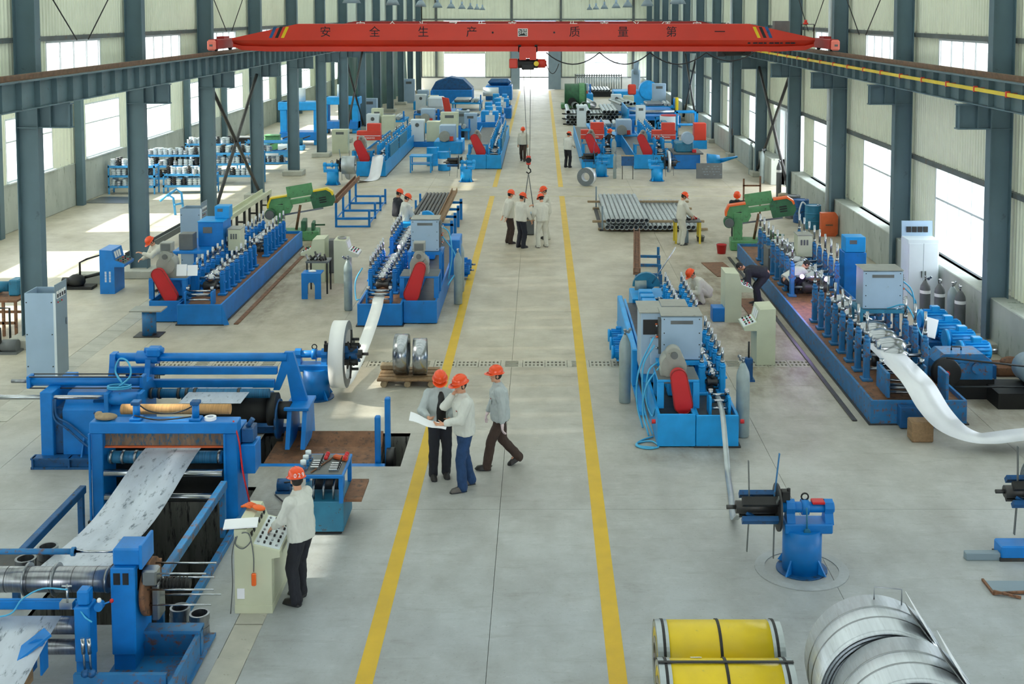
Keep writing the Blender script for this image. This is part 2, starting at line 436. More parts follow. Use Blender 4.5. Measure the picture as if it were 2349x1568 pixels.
# drain covers with real holes
def drain(slots):
    d = B(); nx, ny = (11, 5) if not slots else (5, 9)
    for i in range(nx):
        for j in range(ny):
            hole = (i % 2 and j in (1, 3)) if not slots else (i in (1, 2, 3) and j % 2)
            if hole: continue
            fx = lambda k: .005 + .49 * k / nx; fy = lambda k: .005 + .52 * k / ny
            d.bx(fx(i), fy(j), -.03, fx(i + 1), fy(j + 1), .001)
    return d.mesh('drain_cover', 'grate')
dA, dB = drain(False), drain(True)
x = DRN[0]; i = 0
while x < DRN[2] - .3:
    ob('drain_cover', dB if i % 7 in (2, 5) else dA, None, floor, (x, DRN[1], 0)); x += .5; i += 1
ob('drain_channel', B().bx(DRN[0], DRN[1], -.059, DRN[2], DRN[3], -.05), 'joint_dark', floor)
# painted lines
ln = [(-2.195, 9, -1.985, 51.1), (-2.195, 53.8, -1.985, 120.8), (.81, 9, 1.03, 51.1), (.81, 53.8, 1.03, 120.8)]
for n, (a, b, c, d) in enumerate(ln): struct('trim_%d' % (n + 1), B().bx(a, b, 0, c, d, .003), 'line_yellow')
for n, yy in enumerate((51.05, 53.8)): struct('trim_%d' % (n + 5), B().bx(-11.5, yy, 0, 9.8, yy + .07, .002), 'line_pale')

# ---- ribbed sheet ----
def sheet(wd, h, pitch=.187, t=.035):
    'ribbed wall sheet: local x along the wall, z up, ribs toward -y'
    n = max(1, round(wd / pitch)); p = wd / n; pts = []
    for i in range(n): pts += [(i * p, 0), (i * p + p * .55, 0), (i * p + p * .65, -t), (i * p + p * .9, -t)]
    pts += [(wd, 0)]
    k = len(pts); vs = [(x, y, 0) for x, y in pts] + [(x, y, h) for x, y in pts] + [(0, .04, 0), (wd, .04, 0), (0, .04, h), (wd, .04, h)]
    fs = [(i, i + 1, k + i + 1, k + i) for i in range(k - 1)]
    fs += [(2 * k + 1, 2 * k, 2 * k + 2, 2 * k + 3), (2 * k, 0, k, 2 * k + 2), (k - 1, 2 * k + 1, 2 * k + 3, 2 * k - 1)]
    return B().add(vs, fs)
SH = {}
def put_sheet(par, wd, h, loc, rz, m='panel'):
    k = (round(wd, 3), round(h, 3), m)
    if k not in SH: SH[k] = sheet(wd - .012, h, .187 if wd < 2 else .374).mesh('panel', m)
    return ob('panel', SH[k], None, par, loc, rz)
# ---- windows ----
WN = [0]; WM = {}
def window(par_loc, rz, wd, h, ncol, zbar, detail=True, gl='glass'):
    'local x along the wall, z up; outer frame, mullions, panes'
    WN[0] += 1
    w_ = struct('window_%d' % WN[0], None, None, par_loc, rz)
    k = (wd, h, ncol, zbar, detail, gl)
    if k not in WM:
        f = B(); t = .06
        for a in (0, wd - t): f.bx(a, -.03, 0, a + t, .03, h)
        for z in (0, h - t): f.bx(t, -.05, z, wd - t, .05, z + t)
        if zbar: f.bx(t, -.025, zbar - .03, wd - t, .025, zbar + .03)
        cw = (wd - 2 * t) / ncol
        for i in range(1, ncol): f.bx(t + i * cw - .013, -.016, t, t + i * cw + .013, .016, h - t)
        f.bx(-.05, -.16, -.05, wd + .05, .05, 0)
        ps = []
        zz = [t] + ([zbar - .03, zbar + .03] if zbar else []) + [h - t]
        for j in range(0, len(zz), 2):
            for i in range(ncol if detail else 1):
                a = t + i * cw + .02 if detail else t; b2 = t + (i + 1) * cw - .02 if detail else wd - t
                ps.append(B().bx(a, -.004, zz[j], b2, .004, zz[j + 1]).mesh('pane', gl))
        WM[k] = (f.mesh('window_frame', 'win_frame'), ps)
    ob('window_frame', WM[k][0], None, w_)
    for p in WM[k][1]: ob('pane', p, None, w_)
    return w_
# right wall faces -X: local x -> +Y ... rz = -90deg maps local x to -Y, so start at far end
def R_(y): return (XR, y)
wr = struct('wall_right', B().bx(XR + .05, YF, 0, XR + .14, YE, .02), 'concrete_wall')
dado = B(); DOOR = (51.0, 54.4)
for a, b in ((YF, DOOR[0]), (DOOR[1], YE)): dado.bx(XR - .55, a, 0, XR + .1, b, 1.22, .02)
ob('concrete_dado', dado, 'concrete_wall', wr)
gt = B()
for z in (3.6, 7.2, 9.3): gt.bx(XR - .14, YF, z, XR, YE, z + .12)
ob('girt', gt, 'girt', wr)
PW = BAY / 8
for k in range(-5, 13):
    y0 = GR(k); near = -1 <= k <= 5
    def P(ya, yb, z0, z1):
        if yb > YE: yb = YE
        if near:
            for i in range(round((yb - ya) / PW)): put_sheet(wr, PW, z1 - z0, (XR, ya + PW * (i + 1), z0), -PI / 2)
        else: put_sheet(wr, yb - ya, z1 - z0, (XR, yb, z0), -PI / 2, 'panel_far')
    P(y0, y0 + BAY, 7.2, 9.7)
    if k == 3:
        P(y0, y0 + BAY, 3.6, 7.2); P(y0 + PW * 7, y0 + BAY, 1.2, 3.6); continue
    for a_, b_ in ((0, 2), (6, 8)): P(y0 + PW * a_, y0 + PW * b_, 3.6, 7.2); P(y0 + PW * a_, y0 + PW * b_, 1.2, 3.6)
    P(y0 + PW * 2, y0 + PW * 6, 3.6, 6.05)
    window((XR, y0 + PW * 6, 1.22), -PI / 2, PW * 4, 2.4, 4, 1.5, near)
    window((XR, y0 + PW * 6, 6.05), -PI / 2, PW * 4, 1.15, 4, 0, near, 'glass_dimming')
# right side doorway at the cross aisle
d = struct('door_1', None, None, (XR, DOOR[0], 0))
f = B(); f.bx(-.15, -.12, 0, .1, 0, 3.6); f.bx(-.15, 3.4, 0, .1, 3.52, 3.6); f.bx(-.15, -.12, 3.5, .1, 3.52, 3.64)
ob('door_frame', f, 'win_frame', d)
f = B().bx(.12, 3.2, .02, .18, 6.4, 3.5); ob('door_leaf', f, 'cab_white', d)
# ---- left upper wall above the lean-to, and lean-to ----
wl = struct('wall_left', B().bx(XL - .1, YF, 5.75, XL, YE, 5.9), 'girt')
gt = B()
for z in (7.2, 9.3): gt.bx(XL, YF, z, XL + .1, YE, z + .12)
ob('girt', gt, 'girt', wl)
for k in range(-5, 13):
    y0 = GL(k); near = -1 <= k <= 5
    def P(ya, yb, z0, z1):
        yb = min(yb, YE)
        if near:
            for i in range(round((yb - ya) / PW)): put_sheet(wl, PW, z1 - z0, (XL, ya + PW * i, z0), PI / 2)
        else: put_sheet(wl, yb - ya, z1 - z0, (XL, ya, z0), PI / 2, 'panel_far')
    P(y0, y0 + BAY, 7.2, 9.7)
    P(y0, y0 + PW * 2, 5.9, 7.2); P(y0 + PW * 6, y0 + BAY, 5.9, 7.2)
    window((XL, y0 + PW * 2, 6.05), PI / 2, PW * 4, 1.15, 4, 0, near, 'glass_dimming')
# lean-to outer wall
wo = struct('wall_left_aisle', B().bx(XLL - .1, YF, 5.2, XLL, YE, 5.6), 'girt')
dd = B().bx(XLL - .12, YF, 0, XLL + .08, YE, 1.75, .02); ob('concrete_dado', dd, 'concrete_wall', wo)
wc = B().bx(-.14, -.16, 0, .14, .16, 5.4).mesh('wall_post', 'column_paint')
for k in range(-7, 11):
    y0 = 48.7 + BAY * k
    if y0 + BAY > YE: break
    near = -1 <= k <= 4
    ob('wall_post', wc, None, wo, (XLL + .25, y0, 0))
    window((XLL, y0 + 1.2, 1.8), PI / 2, 4.1, 2.3, 4, 1.45, near)
    for a, b, z0, z1 in ((0, 1.2, 1.75, 5.3), (5.3, BAY, 1.75, 5.3), (1.2, 5.3, 4.1, 5.3)): put_sheet(wo, b - a, z1 - z0, (XLL, y0 + a, z0), PI / 2)
rf = struct('ceiling_left_aisle', B().bx(XLL - .4, YF, 5.28, XLL - .1, YE, 5.36), 'roof_sheet')
y = YF; i = 0
while y < YE:
    y1 = min(YE, y + (2.9 if i % 2 else .84))
    ob('unseen_skylight' if i % 2 else 'roof_panel', B().prism([(XLL - .4, 5.3), (XL + .05, 5.85), (XL + .05, 5.9), (XLL - .4, 5.35)], 'y', y, y1), SKYLIGHT if i % 2 else 'roof_sheet', rf); y = y1; i += 1  # skylights added in the unseen roof to brighten the left bay
# ---- end walls ----
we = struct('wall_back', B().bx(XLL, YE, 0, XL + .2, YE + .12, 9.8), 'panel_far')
DX = (-2.5, 1.55)
dd = B(); dd.bx(XL, YE - .1, 0, DX[0], YE + .1, 1.2); dd.bx(DX[1], YE - .1, 0, XR + .1, YE + .1, 1.2)
ob('concrete_dado', dd, 'white', we)
gt = B()
for z in (1.2, 4.2, 7.2): gt.bx(XL, YE - .12, z, XR, YE, z + .12)
for xx in (-7.9 - 2.9, -3.0, 4.0 - 1.9, 9.6): gt.bx(xx - .12, YE - .14, 1.2, xx + .12, YE, 11)
ob('girt', gt, 'girt', we)
for a, b, z0, z1 in ((XL, -10.0, 1.2, 6.6), (-5.7, DX[0], 1.2, 6.6), (DX[1], 4.6, 1.2, 6.6), (9.0, XR, 1.2, 6.6), (-10, -5.7, 3.75, 6.6), (4.6, 9.0, 3.75, 6.6), (DX[0], DX[1], 5.2, 6.6), (XL, XR, 7.15, 11.2), (XL, -10, 6.6, 7.15), (-5.7, -2.6, 6.6, 7.15), (1.6, 4.6, 6.6, 7.15), (9.0, XR, 6.6, 7.15)):
    put_sheet(we, b - a, z1 - z0, (a, YE, z0), 0)
for a, b in ((-10, -5.7), (4.6, 9.0)): window((a, YE, 1.25), 0, b - a, 2.5, 4, 1.55)
for a, b in ((-10, -5.7), (-2.6, 1.6), (4.6, 9.0)): window((a, YE, 6.6), 0, b - a, .55, 4, 0, False)
d = struct('door_2', None, None, (DX[0], YE, 0))
f = B(); f.bx(-.1, -.15, 0, .05, .1, 5.2); f.bx(4.0, -.15, 0, 4.15, .1, 5.2); f.bx(-.1, -.15, 5.1, 4.15, .1, 5.3); ob('door_frame', f, 'cab_white', d)
ob('door_leaf', B().bx(3.3, -.3, .02, 4.6, -.2, 5.0), 'cab_side', d); ob('door_leaf', B().bx(-.55, -.3, .02, .35, -.2, 5.0), 'cab_side', d)
wf = struct('wall_front', B().bx(XLL, YF - .15, 0, -6, YF, 9.8).bx(6, YF - .15, 0, XR + .1, YF, 9.8).bx(-6, YF - .15, 6.5, 6, YF, 11.2), 'panel_far')
# ---- unseen roof, fibreglass skylights left out near the camera to darken it ----
ce = struct('ceiling', B().bx(XL - .3, YF, 9.68, XL + .1, YE, 9.8).bx(XR - .1, YF, 9.68, XR + .4, YE, 9.8), 'roof_sheet')
RX = (XL + XR) / 2
def roofz(x): return 9.75 + 1.3 * (1 - abs(x - RX) / ((XR - XL) / 2))
y = YF; i = 0; sl = B()
while y < YE:
    y1 = min(YE, y + (2.4 if i % 2 else 1.35))
    for xa, xb in ((XL, RX), (RX, XR)):
        q = [(xa, y, roofz(xa)), (xb, y, roofz(xb)), (xb, y1, roofz(xb)), (xa, y1, roofz(xa))]
        q += [(a, b, c + .04) for a, b, c in q]
        bq = B().add(q, [(3, 2, 1, 0), (4, 5, 6, 7), (0, 1, 5, 4), (2, 3, 7, 6), (1, 2, 6, 5), (3, 0, 4, 7)])
        sk = i % 2 and y > 6; ob('unseen_skylight' if sk else 'roof_panel', bq, SKYLIGHT if sk else 'roof_sheet', ce)
    y = y1; i += 1
# rafters: one bent frame per bay
rb = B().bar((XL + .3, 0, 9.35), (RX, 0, 10.6), .2, .4).bar((RX, 0, 10.6), (XR - .3, 0, 9.35), .2, .4).mesh('rafter', 'column_paint')
for k in range(-4, 13): ob('rafter', rb, None, ce, (0, GL(k), 0))
# ---- crane columns ----
def column(mirror):
    s = -1 if mirror else 1
    b = B(); b.bx(-.26, -.15, 0, -.24, .15, 9.6); b.bx(.24, -.15, 0, .26, .15, 9.6); b.bx(-.24, -.008, 0, .24, .008, 9.6)
    k = B(); x1 = .26 * s; x2 = 1.02 * s
    k.bx(x1, -.12, 5.76, x2, .12, 5.79); k.bx(x1, -.12, 5.2, x2, .12, 5.23); k.bx(x1, -.007, 5.22, x2, .007, 5.77)
    for q in (.55, .98): k.bx(q * s - .01, -.12, 5.22, q * s + .01, .12, 5.77)
    k.bx(-.24, -.13, 5.2, .24, .13, 5.22); k.bx(-.24, -.13, 5.76, .24, .13, 5.78)
    return b.mesh('shaft', 'column_paint'), k.mesh('bracket', 'column_paint')
foot = B().bx(-.48, -.5, 0, .48, .45, .24, .02).mesh('footing', 'concrete')
CL, CR = column(False), column(True)
for side, (me, kx), X, G in (('l', CL, -12.08, GL), ('r', CR, 10.71, GR)):
    for k in range(-4, 13):
        c = struct('column', None, None, (X, G(k), 0)); c['label'] = ('grey steel column of the left crane row' if side == 'l' else 'grey steel column of the right crane row')
        ob('shaft', me, None, c); ob('bracket', kx, None, c, (0, 0, 0)); ob('footing', foot, None, c)
# move right-hand brackets inward is built by the mirror
# ---- runway beams with stiffeners and rails ----
XRL, XRR = -11.25, 10.08
for nm, X, s in (('left', XRL, 1), ('right', XRR, -1)):
    rb = struct('runway_beam', None, None, (X, 0, 0)); rb['label'] = 'grey crane runway beam along the %s column row' % nm
    b = B(); b.bx(-.2, YF, 6.42, .2, 121, 6.45); b.bx(-.14, YF, 5.8, .14, 121, 5.825); b.bx(-.006, YF, 5.82, .006, 121, 6.42)
    ob('girder', b, 'beam_paint', rb)
    ob('crane_rail', B().bx(-.06, YF, 6.45, .06, 121, 6.465).bx(-.02, YF, 6.46, .02, 121, 6.55).bx(-.035, YF, 6.54, .035, 121, 6.58), 'rail_steel', rb)
    st = B().bx(.006 * s, -.006, 5.825, .135 * s, .006, 6.42).bx(-.006 * s, -.006, 5.825, -.135 * s, .006, 6.42).mesh('stiffener', 'beam_paint')
    for i in range(-8, 110): ob('stiffener', st, None, rb, (0, 28 + i * BAY / 8 + .25, 0))
    if s == -1:
        ob('conductor_rail', B().bx(-.24, YF, 6.14, -.18, 121, 6.22), 'yellow_rail', rb)
        ck = B().bx(-.255, -.03, 6.12, -.165, .03, 6.25).bx(-.2, -.015, 6.2, .0, .015, 6.215).mesh('rail_clip', 'red_box')
        for i in range(60): ob('rail_clip', ck, None, rb, (0, 12 + i * 1.87, 0))
struct('cable_duct', B().bx(-.05, 0, 0, .05, 15.5, .03, .01), 'dark_steel', (6.1, 22.6, 0))['label'] = 'long dark cable duct on the floor beside the right wall mill'
struct('cable_duct', B().bx(-.06, 0, 0, .06, 10, .03, .01), 'rusty', (-7.75, 29.8, 0))['label'] = 'long rusty duct on the floor beside the far left mill'
# ---- diagonal bracing ----
def brace(X, ya, yb, za, zb, m='column_paint'):
    b = B(); b.cyl((0, ya, za), (0, yb, zb), .07, 8); b.cyl((0, ya, zb), (0, yb, za), .07, 8)
    return b
for n, (X, k, G) in enumerate(((-12.0, 2, GL), (10.55, 3, GR), (-12.0, 6, GL), (10.55, 7, GR))):
    o = struct('brace', brace(0, G(k) + .2, G(k + 1) - .2, .4, 5.3), 'dark_steel', (X, 0, 0)); o['label'] = 'crossed diagonal braces between two columns'
for n, (X, k, G) in enumerate(((-12.2, 0, GL), (-12.2, 2, GL), (10.5, 1, GR), (10.5, 2, GR))):
    b = B(); ya, yb = G(k) + .2, G(k + 1) - .2
    b.cyl((0, ya, 9.4), (0, (ya + yb) / 2 - .4, 7.2), .018, 6); b.cyl((0, yb, 9.4), (0, (ya + yb) / 2 + .4, 7.2), .018, 6)
    o = struct('tie_rod', b, 'iron', (X, 0, 0))
# downpipe on the right wall
for k in (2, 5): struct('downpipe', B().cyl((0, 0, .1), (0, 0, 9.6), .075, 12).cyl((0, 0, 4.0), (0, 0, 4.15), .09, 12), 'win_frame', (XR - .66, GR(k) + .55, 0))
# ground outside and a far building seen through the gate
defm('ground_out', (190, 192, 190), .9, 0, .08, .4)
gr = B().bx(-90, -60, -.3, XLL - .4, 260, -.12).bx(XR + .6, -60, -.3, 90, 260, -.12).bx(XLL - .4, YE + .4, -.3, XR + .6, 260, -.12).bx(XLL - .4, -60, -.3, XR + .6, YF - .1, -.12)
struct('ground_outside', gr, 'ground_out')
# ================= CRANES =================
def crane(Y, label, words_, wm, hoist_x, cables=True, group=None):
    t = thing('overhead_crane', label, 'crane', (0, Y, 0))
    a, b = -10.85, 9.65
    zb, zt, zk = 6.55, 7.52, 6.95
    # box girder with raised flat web, inward fold and lower flange; ends taper up to the end trucks
    def outline(x):
        ta = min(1, max(0, (x - a) / 2.3)); tb = min(1, max(0, (b - x) / 2.3)); q = min(ta, tb)
        lo = zb + (.0 if q > .18 else .18 * (1 - q / .18)); hi = 7.02 + (zt - 7.02) * q
        return lo, hi
    bm = B(); xs_ = [a, a + .3, a + 1.2, a + 2.3, 0, b - 2.3, b - 1.2, b - .3, b]
    vs = []; fs = []
    for x in xs_:
        lo, hi = outline(x); m = min(zk, hi - .02); m2 = lo + (m - lo) * .45
        sec = [(-.32, hi), (-.32, m), (-.12, m2), (-.20, m2 - .005), (-.20, lo), (.20, lo), (.20, m2 - .005), (.12, m2), (.32, m), (.32, hi)]
        vs += [(x, y, z) for y, z in sec]
    n = 10
    for i in range(len(xs_) - 1):
        for k in range(n): fs.append((i * n + k, i * n + (k + 1) % n, (i + 1) * n + (k + 1) % n, (i + 1) * n + k))
    fs += [tuple(range(n)), tuple(reversed(range((len(xs_) - 1) * n, len(xs_) * n)))]
    bm.add(vs, fs); g = ob('girder', bm, 'red_crane', t)
    for sx, X in ((-1, XRL), (1, XRR)):
        e = B(); e.bx(X - .16, -1.3, 6.66, X + .16, 1.3, 7.0, .02); e.bx(X - .13, -.35, 6.9, X + .13, .35, 7.08)
        tr = ob('end_truck', e, 'red_dark', t)
        for yy in (-.95, .95): ob('wheel', B().cyl((X - .05, yy, 6.72), (X + .05, yy, 6.72), .14, 20), 'iron', tr)
        bf = ob('buffer', B().bx(X + sx * .02 - .14, -1.5, 6.62, X + sx * .02 + .14, -1.3, 6.98, .05), 'pink_red', t, label='pale red end plate')
        ob('number_plate', B().bx(X + sx * .02 - .05, -1.505, 6.76, X + sx * .02 + .06, -1.498, 6.83), 'grey_dark', bf)
    # stripes
    for sx in (-1, 1):
        for i, m in enumerate(('yellow', 'black', 'blue_dark')):
            x0 = -8.95 - .21 * i if sx < 0 else 7.45 + .21 * i
            p = B(); q = [(x0, 7.42), (x0 + .11, 7.42), (x0 + .11 + sx * .18, 7.03), (x0 + sx * .18, 7.03)]
            if 'half' in label: continue
            ob('stripe', p.prism(q, 'y', -.324, -.31), m, t)
    for i, ch in enumerate(words_[0]): text(ch, words_[2], wm, t, (words_[1][i], -.325, words_[3]), (PI / 2, 0, 0))
    return t
c1 = crane(42.2, 'red overhead crane in front, with dark characters and a hoist on its girder',
           ('安全生产质量第一', [-7.56, -5.83, -4.12, -2.42, 1.2, 2.9, 4.6, 6.3], .40, 7.22), 'trouser_black', 0)
for x in (-1.68, .48): ob('bolt', B().cyl((x, -.34, 7.22), (x, -.31, 7.22), .035, 10), 'black', c1)
pl = ob('capacity_plate', B().bx(-.8, -.345, 7.08, -.45, -.32, 7.36), 'white', c1, label='black and white capacity plate')
ob('plate_face', B().bx(-.775, -.35, 7.105, -.475, -.344, 7.335), 'black', pl)
text('3吨', .22, 'white', pl, (-.625, -.352, 7.22), (PI / 2, 0, 0), .001)
bx = B()
for i in range(9): bx.bx(7.3 + .19 * i, -.26, 6.82, 7.3 + .19 * i + (.15 if i % 3 else .09), -.2, 6.87)
ob('lettering', bx, 'trouser_black', c1)['kind'] = 'stuff'
# trolley cupboard and lamp on the girder end
k = B().bx(8.35, .35, 7.2, 8.9, .75, 7.62, .01); ob('control_box', k, 'grey_dark', c1)
k = B().tube([(9.3, .3, 7.0), (9.3, .3, 7.5), (9.75, .3, 7.5), (9.75, .3, 7.0)], .02); ob('guard_rail', k, 'iron', c1)
ob('warning_lamp', B().cyl((9.45, .3, 7.5), (9.45, .3, 7.56), .09, 12).cyl((9.45, .3, 7.56), (9.45, .3, 7.66), .05, 12), 'red_box', c1)
# hoist
h = thing('hoist', 'orange and black electric hoist under the front crane girder', 'hoist', (-.45, 42.2, 6.1))
b = B().cyl((-.35, 0, .02), (.35, 0, .02), .17, 20).bx(-.22, -.18, -.2, .22, .18, .02, .02); ob('drum', b, 'black', h)
ob('motor', B().cyl((.35, 0, .02), (.62, 0, .02), .16, 18).cyl((.62, 0, .02), (.66, 0, .02), .11, 16), 'red_crane', h)
ob('motor_cover', B().cyl((.3, -.19, .02), (.3, -.24, .02), .09, 16), 'yellow', h)
ob('end_box', B().bx(-.66, -.17, -.15, -.36, .17, .19, .03), 'red_crane', h)
b = B()
for sx in (-1, 1): b.prism([(sx * .06, .15), (sx * .3, .15), (sx * .3, .6), (sx * .1, .62), (sx * .1, .5), (sx * .06, .45)], 'y', -.22, -.16)
b.cyl((0, -.24, .33), (0, -.15, .33), .13, 18); ob('carriage', b, 'red_crane', h)
for q in (-.34, .24): ob('wheel_plate', B().bx(q, -.2, .42, q + .1, .2, .68), 'iron', h)
# two falls of rope to the hook block, sling down to the load
rb = B()
zh = 2.55
for dx in (-.16, .1): rb.cyl((dx, 0, -.2), (.06 if dx > 0 else -.02, 0, zh - 6.1 + .2), .012, 6)
ob('wire_rope', rb, 'grey_dark', h)
hk = thing('hook_block', 'red hook block hanging on the crane ropes above the aisle', 'hook', (-.43, 42.2, zh))
ob('block_body', B().bx(-.08, -.06, -.05, .08, .06, .28, .03), 'red_box', hk)
ob('sheave', B().cyl((0, -.075, .12), (0, .075, .12), .1, 18), 'iron', hk)
ob('hook', B().tube([(0, 0, -.05), (0, 0, -.16), (.07, 0, -.22), (.08, 0, -.3), (0, 0, -.36), (-.08, 0, -.3)], .025, 8), 'iron', hk)
sl = B()
for dx, dy in ((-.22, -.2), (.2, -.18), (-.2, .2), (.2, .2)): sl.tube([(0, 0, 0), (dx * .5, dy * .5, -.72), (dx, dy, -1.43)], .016, 6)
one('lifting_sling', sl, 'grey_dark', 'grey rope sling with four legs under the crane hook', 'sling', (-.43, 42.2, zh - .36))
# cable festoon under the girder
fs = B(); xx = [.2, 2.1, 3.9, 5.9, 7.6]
for i in range(4):
    p0, p1 = xx[i], xx[i + 1]
    fs.tube([(p0 + (p1 - p0) * q / 10, 42.4, 6.5 - (.42 if i < 3 else .3) * (1 - (q / 5 - 1) ** 2)) for q in range(11)], .022, 5)
fs.tube([(.2 + .45 * q / 8, 42.3, 6.1 - .35 * (1 - (q / 4 - 1) ** 2)) for q in range(9)], .014, 5)
one('cable_festoon', fs, 'cable', 'black power cable looping under the crane girder', 'cable')
c2 = crane(55.0, 'dark red half hidden overhead crane behind the front crane girder',
           ('安全为了生产', [-8.25, -6.8, -5.4, -4.0, -2.7, -1.3], .46, 7.28), 'white', 0)
for o in list(c2.children):
    if o.name.startswith('girder'): o.data.materials.clear(); o.data.materials.append(M['red_dark'])
for i, ch in enumerate('生产必须安全'): text(ch, .46, 'white', c2, (1.5 + 1.42 * i, -.325, 7.28), (PI / 2, 0, 0))
h2 = B().cyl((-.5, 0, 0), (.5, 0, 0), .22, 18).bx(-.75, -.2, -.25, -.4, .2, .2, .02).bx(.4, -.2, -.2, .8, .2, .15, .02).bx(-.1, -.1, .1, .1, .1, .45)
one('hoist', h2, 'iron', 'dark hoist body under the rear crane girder at the right', 'hoist', (8.9, 55.0, 6.15))
# ---- high bay lamps in two rows ----
def lampset():
    t = thing('high_bay_lamp', 'x', 'lamp', (0, 0, 8.25), 0, 'high bay lamps hanging in two rows under the roof')
    ob('shade', B().lathe([(.05, .3), (.12, .28), (.2, .16), (.28, 0), (.27, 0), (.19, .15), (.1, .26), (.04, .28)], n=24), 'cab_side', t)
    ob('housing', B().cyl((0, 0, .27), (0, 0, .52), .07, 14), 'cab_grey', t)
    ob('lamp_bulb', B().sph((0, 0, .12), .07, 10, (1, 1, 1.4)), 'white', t)
    ob('hanging_rod', B().cyl((0, 0, .52), (0, 0, 2.0), .012, 6), 'iron', t)
    return t
L0 = lampset(); n = 0
for side, X, ys_ in (('left', -5.7, (36, 46, 56.8, 66, 76, 86.5, 97, 107, 117)), ('right', 4.6, (40, 51.4, 63, 72.7, 86, 99, 112))):
    for y_ in ys_:
        o = L0 if n == 0 else dup(L0, (0, 0, 0)); o.location = (X, y_, 8.2); n += 1
        o['label'] = 'dished high bay lamp, %s from the camera in the %s row' % (ORD[ys_.index(y_)], side)
        o['group'] = 'high bay lamps in the %s row' % side
# ================= TUBE MILLS =================
STC = {}
def stand_meshes(sep, H, sc, rr, blue):
    'one roll stand: two posts with screws, shafts, upper and lower forming roll; origin on the bed between the posts'
    k = (sep, H, sc, rr, blue)
    if k in STC: return STC[k]
    h = sep / 2; p = B()
    p.bx(-.06, -.07, 0, .06, .07, H * .86, .02); p.cyl((0, 0, H * .84), (0, 0, H * .93), .07, 12); p.cyl((0, 0, H * .93), (0, 0, H), .055, 12, .045)
    p.bx(-.11, -.12, 0, .11, .12, .06, .01); p.bx(-.09, -.05, H * .5, .09, .05, H * .56)
    sr = B().cyl((0, 0, H), (0, 0, H + sc * .2), .042, 10).cyl((0, 0, H + sc * .2), (0, 0, H + sc * 1.25), .03, 10)
    sh = B().cyl((-h, 0, 0), (h, 0, 0), .035, 10); w_ = sep * .27
    r1 = B().lathe([(.036, -w_), (rr * .8, -w_), (rr, -w_ * .8), (rr * .6, 0), (rr, w_ * .8), (rr * .8, w_), (.036, w_)], (0, 0, 0), (1, 0, 0), 16)
    r2 = B().lathe([(.036, -w_ * .8), (rr * .5, -w_ * .75), (rr * .9, -w_ * .3), (rr * .98, 0), (rr * .9, w_ * .3), (rr * .5, w_ * .75), (.036, w_ * .8)], (0, 0, 0), (1, 0, 0), 16)
    STC[k] = (p.mesh('roll_post', blue), sr.mesh('screw', 'chrome'), sh.mesh('shaft', 'steel'), r1.mesh('forming_roll', 'dark_steel'), r2.mesh('forming_roll', 'chrome'))
    return STC[k]
def side_roll_mesh():
    if 'side' in STC: return STC['side']
    b = B().bx(-.16, -.06, 0, .16, .06, .12, .01); c = B()
    for s in (-1, 1): c.cyl((s * .08, 0, .12), (s * .08, 0, .2), .06, 14).cyl((s * .08, 0, .2), (s * .08, 0, .28), .03, 10).cyl((s * .08, 0, .28), (s * .08, 0, .34), .06, 14)
    STC['side'] = (b.mesh('side_roll_stand', 'dark_steel'), c.mesh('side_roll', 'chrome')); return STC['side']
def motor_mesh(m='blue_worn'):
    'finned electric motor along y, feet at z 0'
    if ('mot', m) in STC: return STC['mot', m]
    b = B().cyl((0, -.2, .17), (0, .2, .17), .13, 18)
    for i in range(14):
        a = PI * (i / 13 * 1.5 - .25); b.bar((math.cos(a) * .12, -.17, .17 + math.sin(a) * .12), (math.cos(a) * .12, .17, .17 + math.sin(a) * .12), .012, .07, (math.cos(a), 0, math.sin(a)))
    b.cyl((0, .2, .17), (0, .25, .17), .15, 18).bx(-.14, -.14, 0, .14, .14, .04).bx(-.06, -.08, .28, .06, .06, .38, .01)
    c = B().cyl((0, -.32, .17), (0, -.2, .17), .03, 10)
    STC['mot', m] = (b.mesh('motor', m), c.mesh('motor_shaft', 'steel')); return STC['mot', m]
def put_motor(par, loc, rz, m='blue_worn'):
    a, c = motor_mesh(m); o = ob('motor', a, None, par, loc, rz); ob('motor_shaft', c, None, o); return o
def belt_guard(par, p, q, r1, r2, y, th=.14, m='red'):
    'red belt cover between two circle centres p, q (x, z) at depth y'
    p, q = V(p), V(q); d = (q - p).normalized(); a0 = math.atan2(d.y, d.x); poly = []
    for i in range(13): a = a0 + PI / 2 + PI * i / 12; poly.append((p.x + r1 * math.cos(a), p.y + r1 * math.sin(a)))
    for i in range(13): a = a0 - PI / 2 + PI * i / 12; poly.append((q.x + r2 * math.cos(a), q.y + r2 * math.sin(a)))
    o = ob('belt_guard', B().prism(poly, 'y', y, y + th), m, par)
    rim = B().tube([(x, y - .002, z) for x, z in poly] + [(poly[0][0], y - .002, poly[0][1])], .012, 5); ob('guard_rim', rim, 'red_dark', o)
    return o
def gear_case(par, x, y, z, r=.2, m='grey_paint', duct=True):
    b = B().cyl((x, y - .02, z), (x, y + .4, z), r, 24).cyl((x, y - .06, z + r * .9), (x, y + .22, z + r * .9), r * .62, 20)
    b.bx(x - r, y + .02, z - r * 1.4, x + r, y + .38, z - r * .3, .02); o = ob('gear_case', b, m, par)
    ob('shaft_cap', B().cyl((x, y - .09, z + r * .95), (x, y - .06, z + r * .95), r * .28, 16), 'grey_dark', o)
    if duct:
        d = B().bx(x - .15, y + .02, z + r * 1.4, x + .15, y + .3, z + r * 1.4 + .24, .01); dd = ob('motor_hood', d, m, par)
        ob('hood_grille', B().bx(x - .12, y + .012, z + r * 1.4 + .03, x + .12, y + .022, z + r * 1.4 + .21), 'grey_dark', dd)
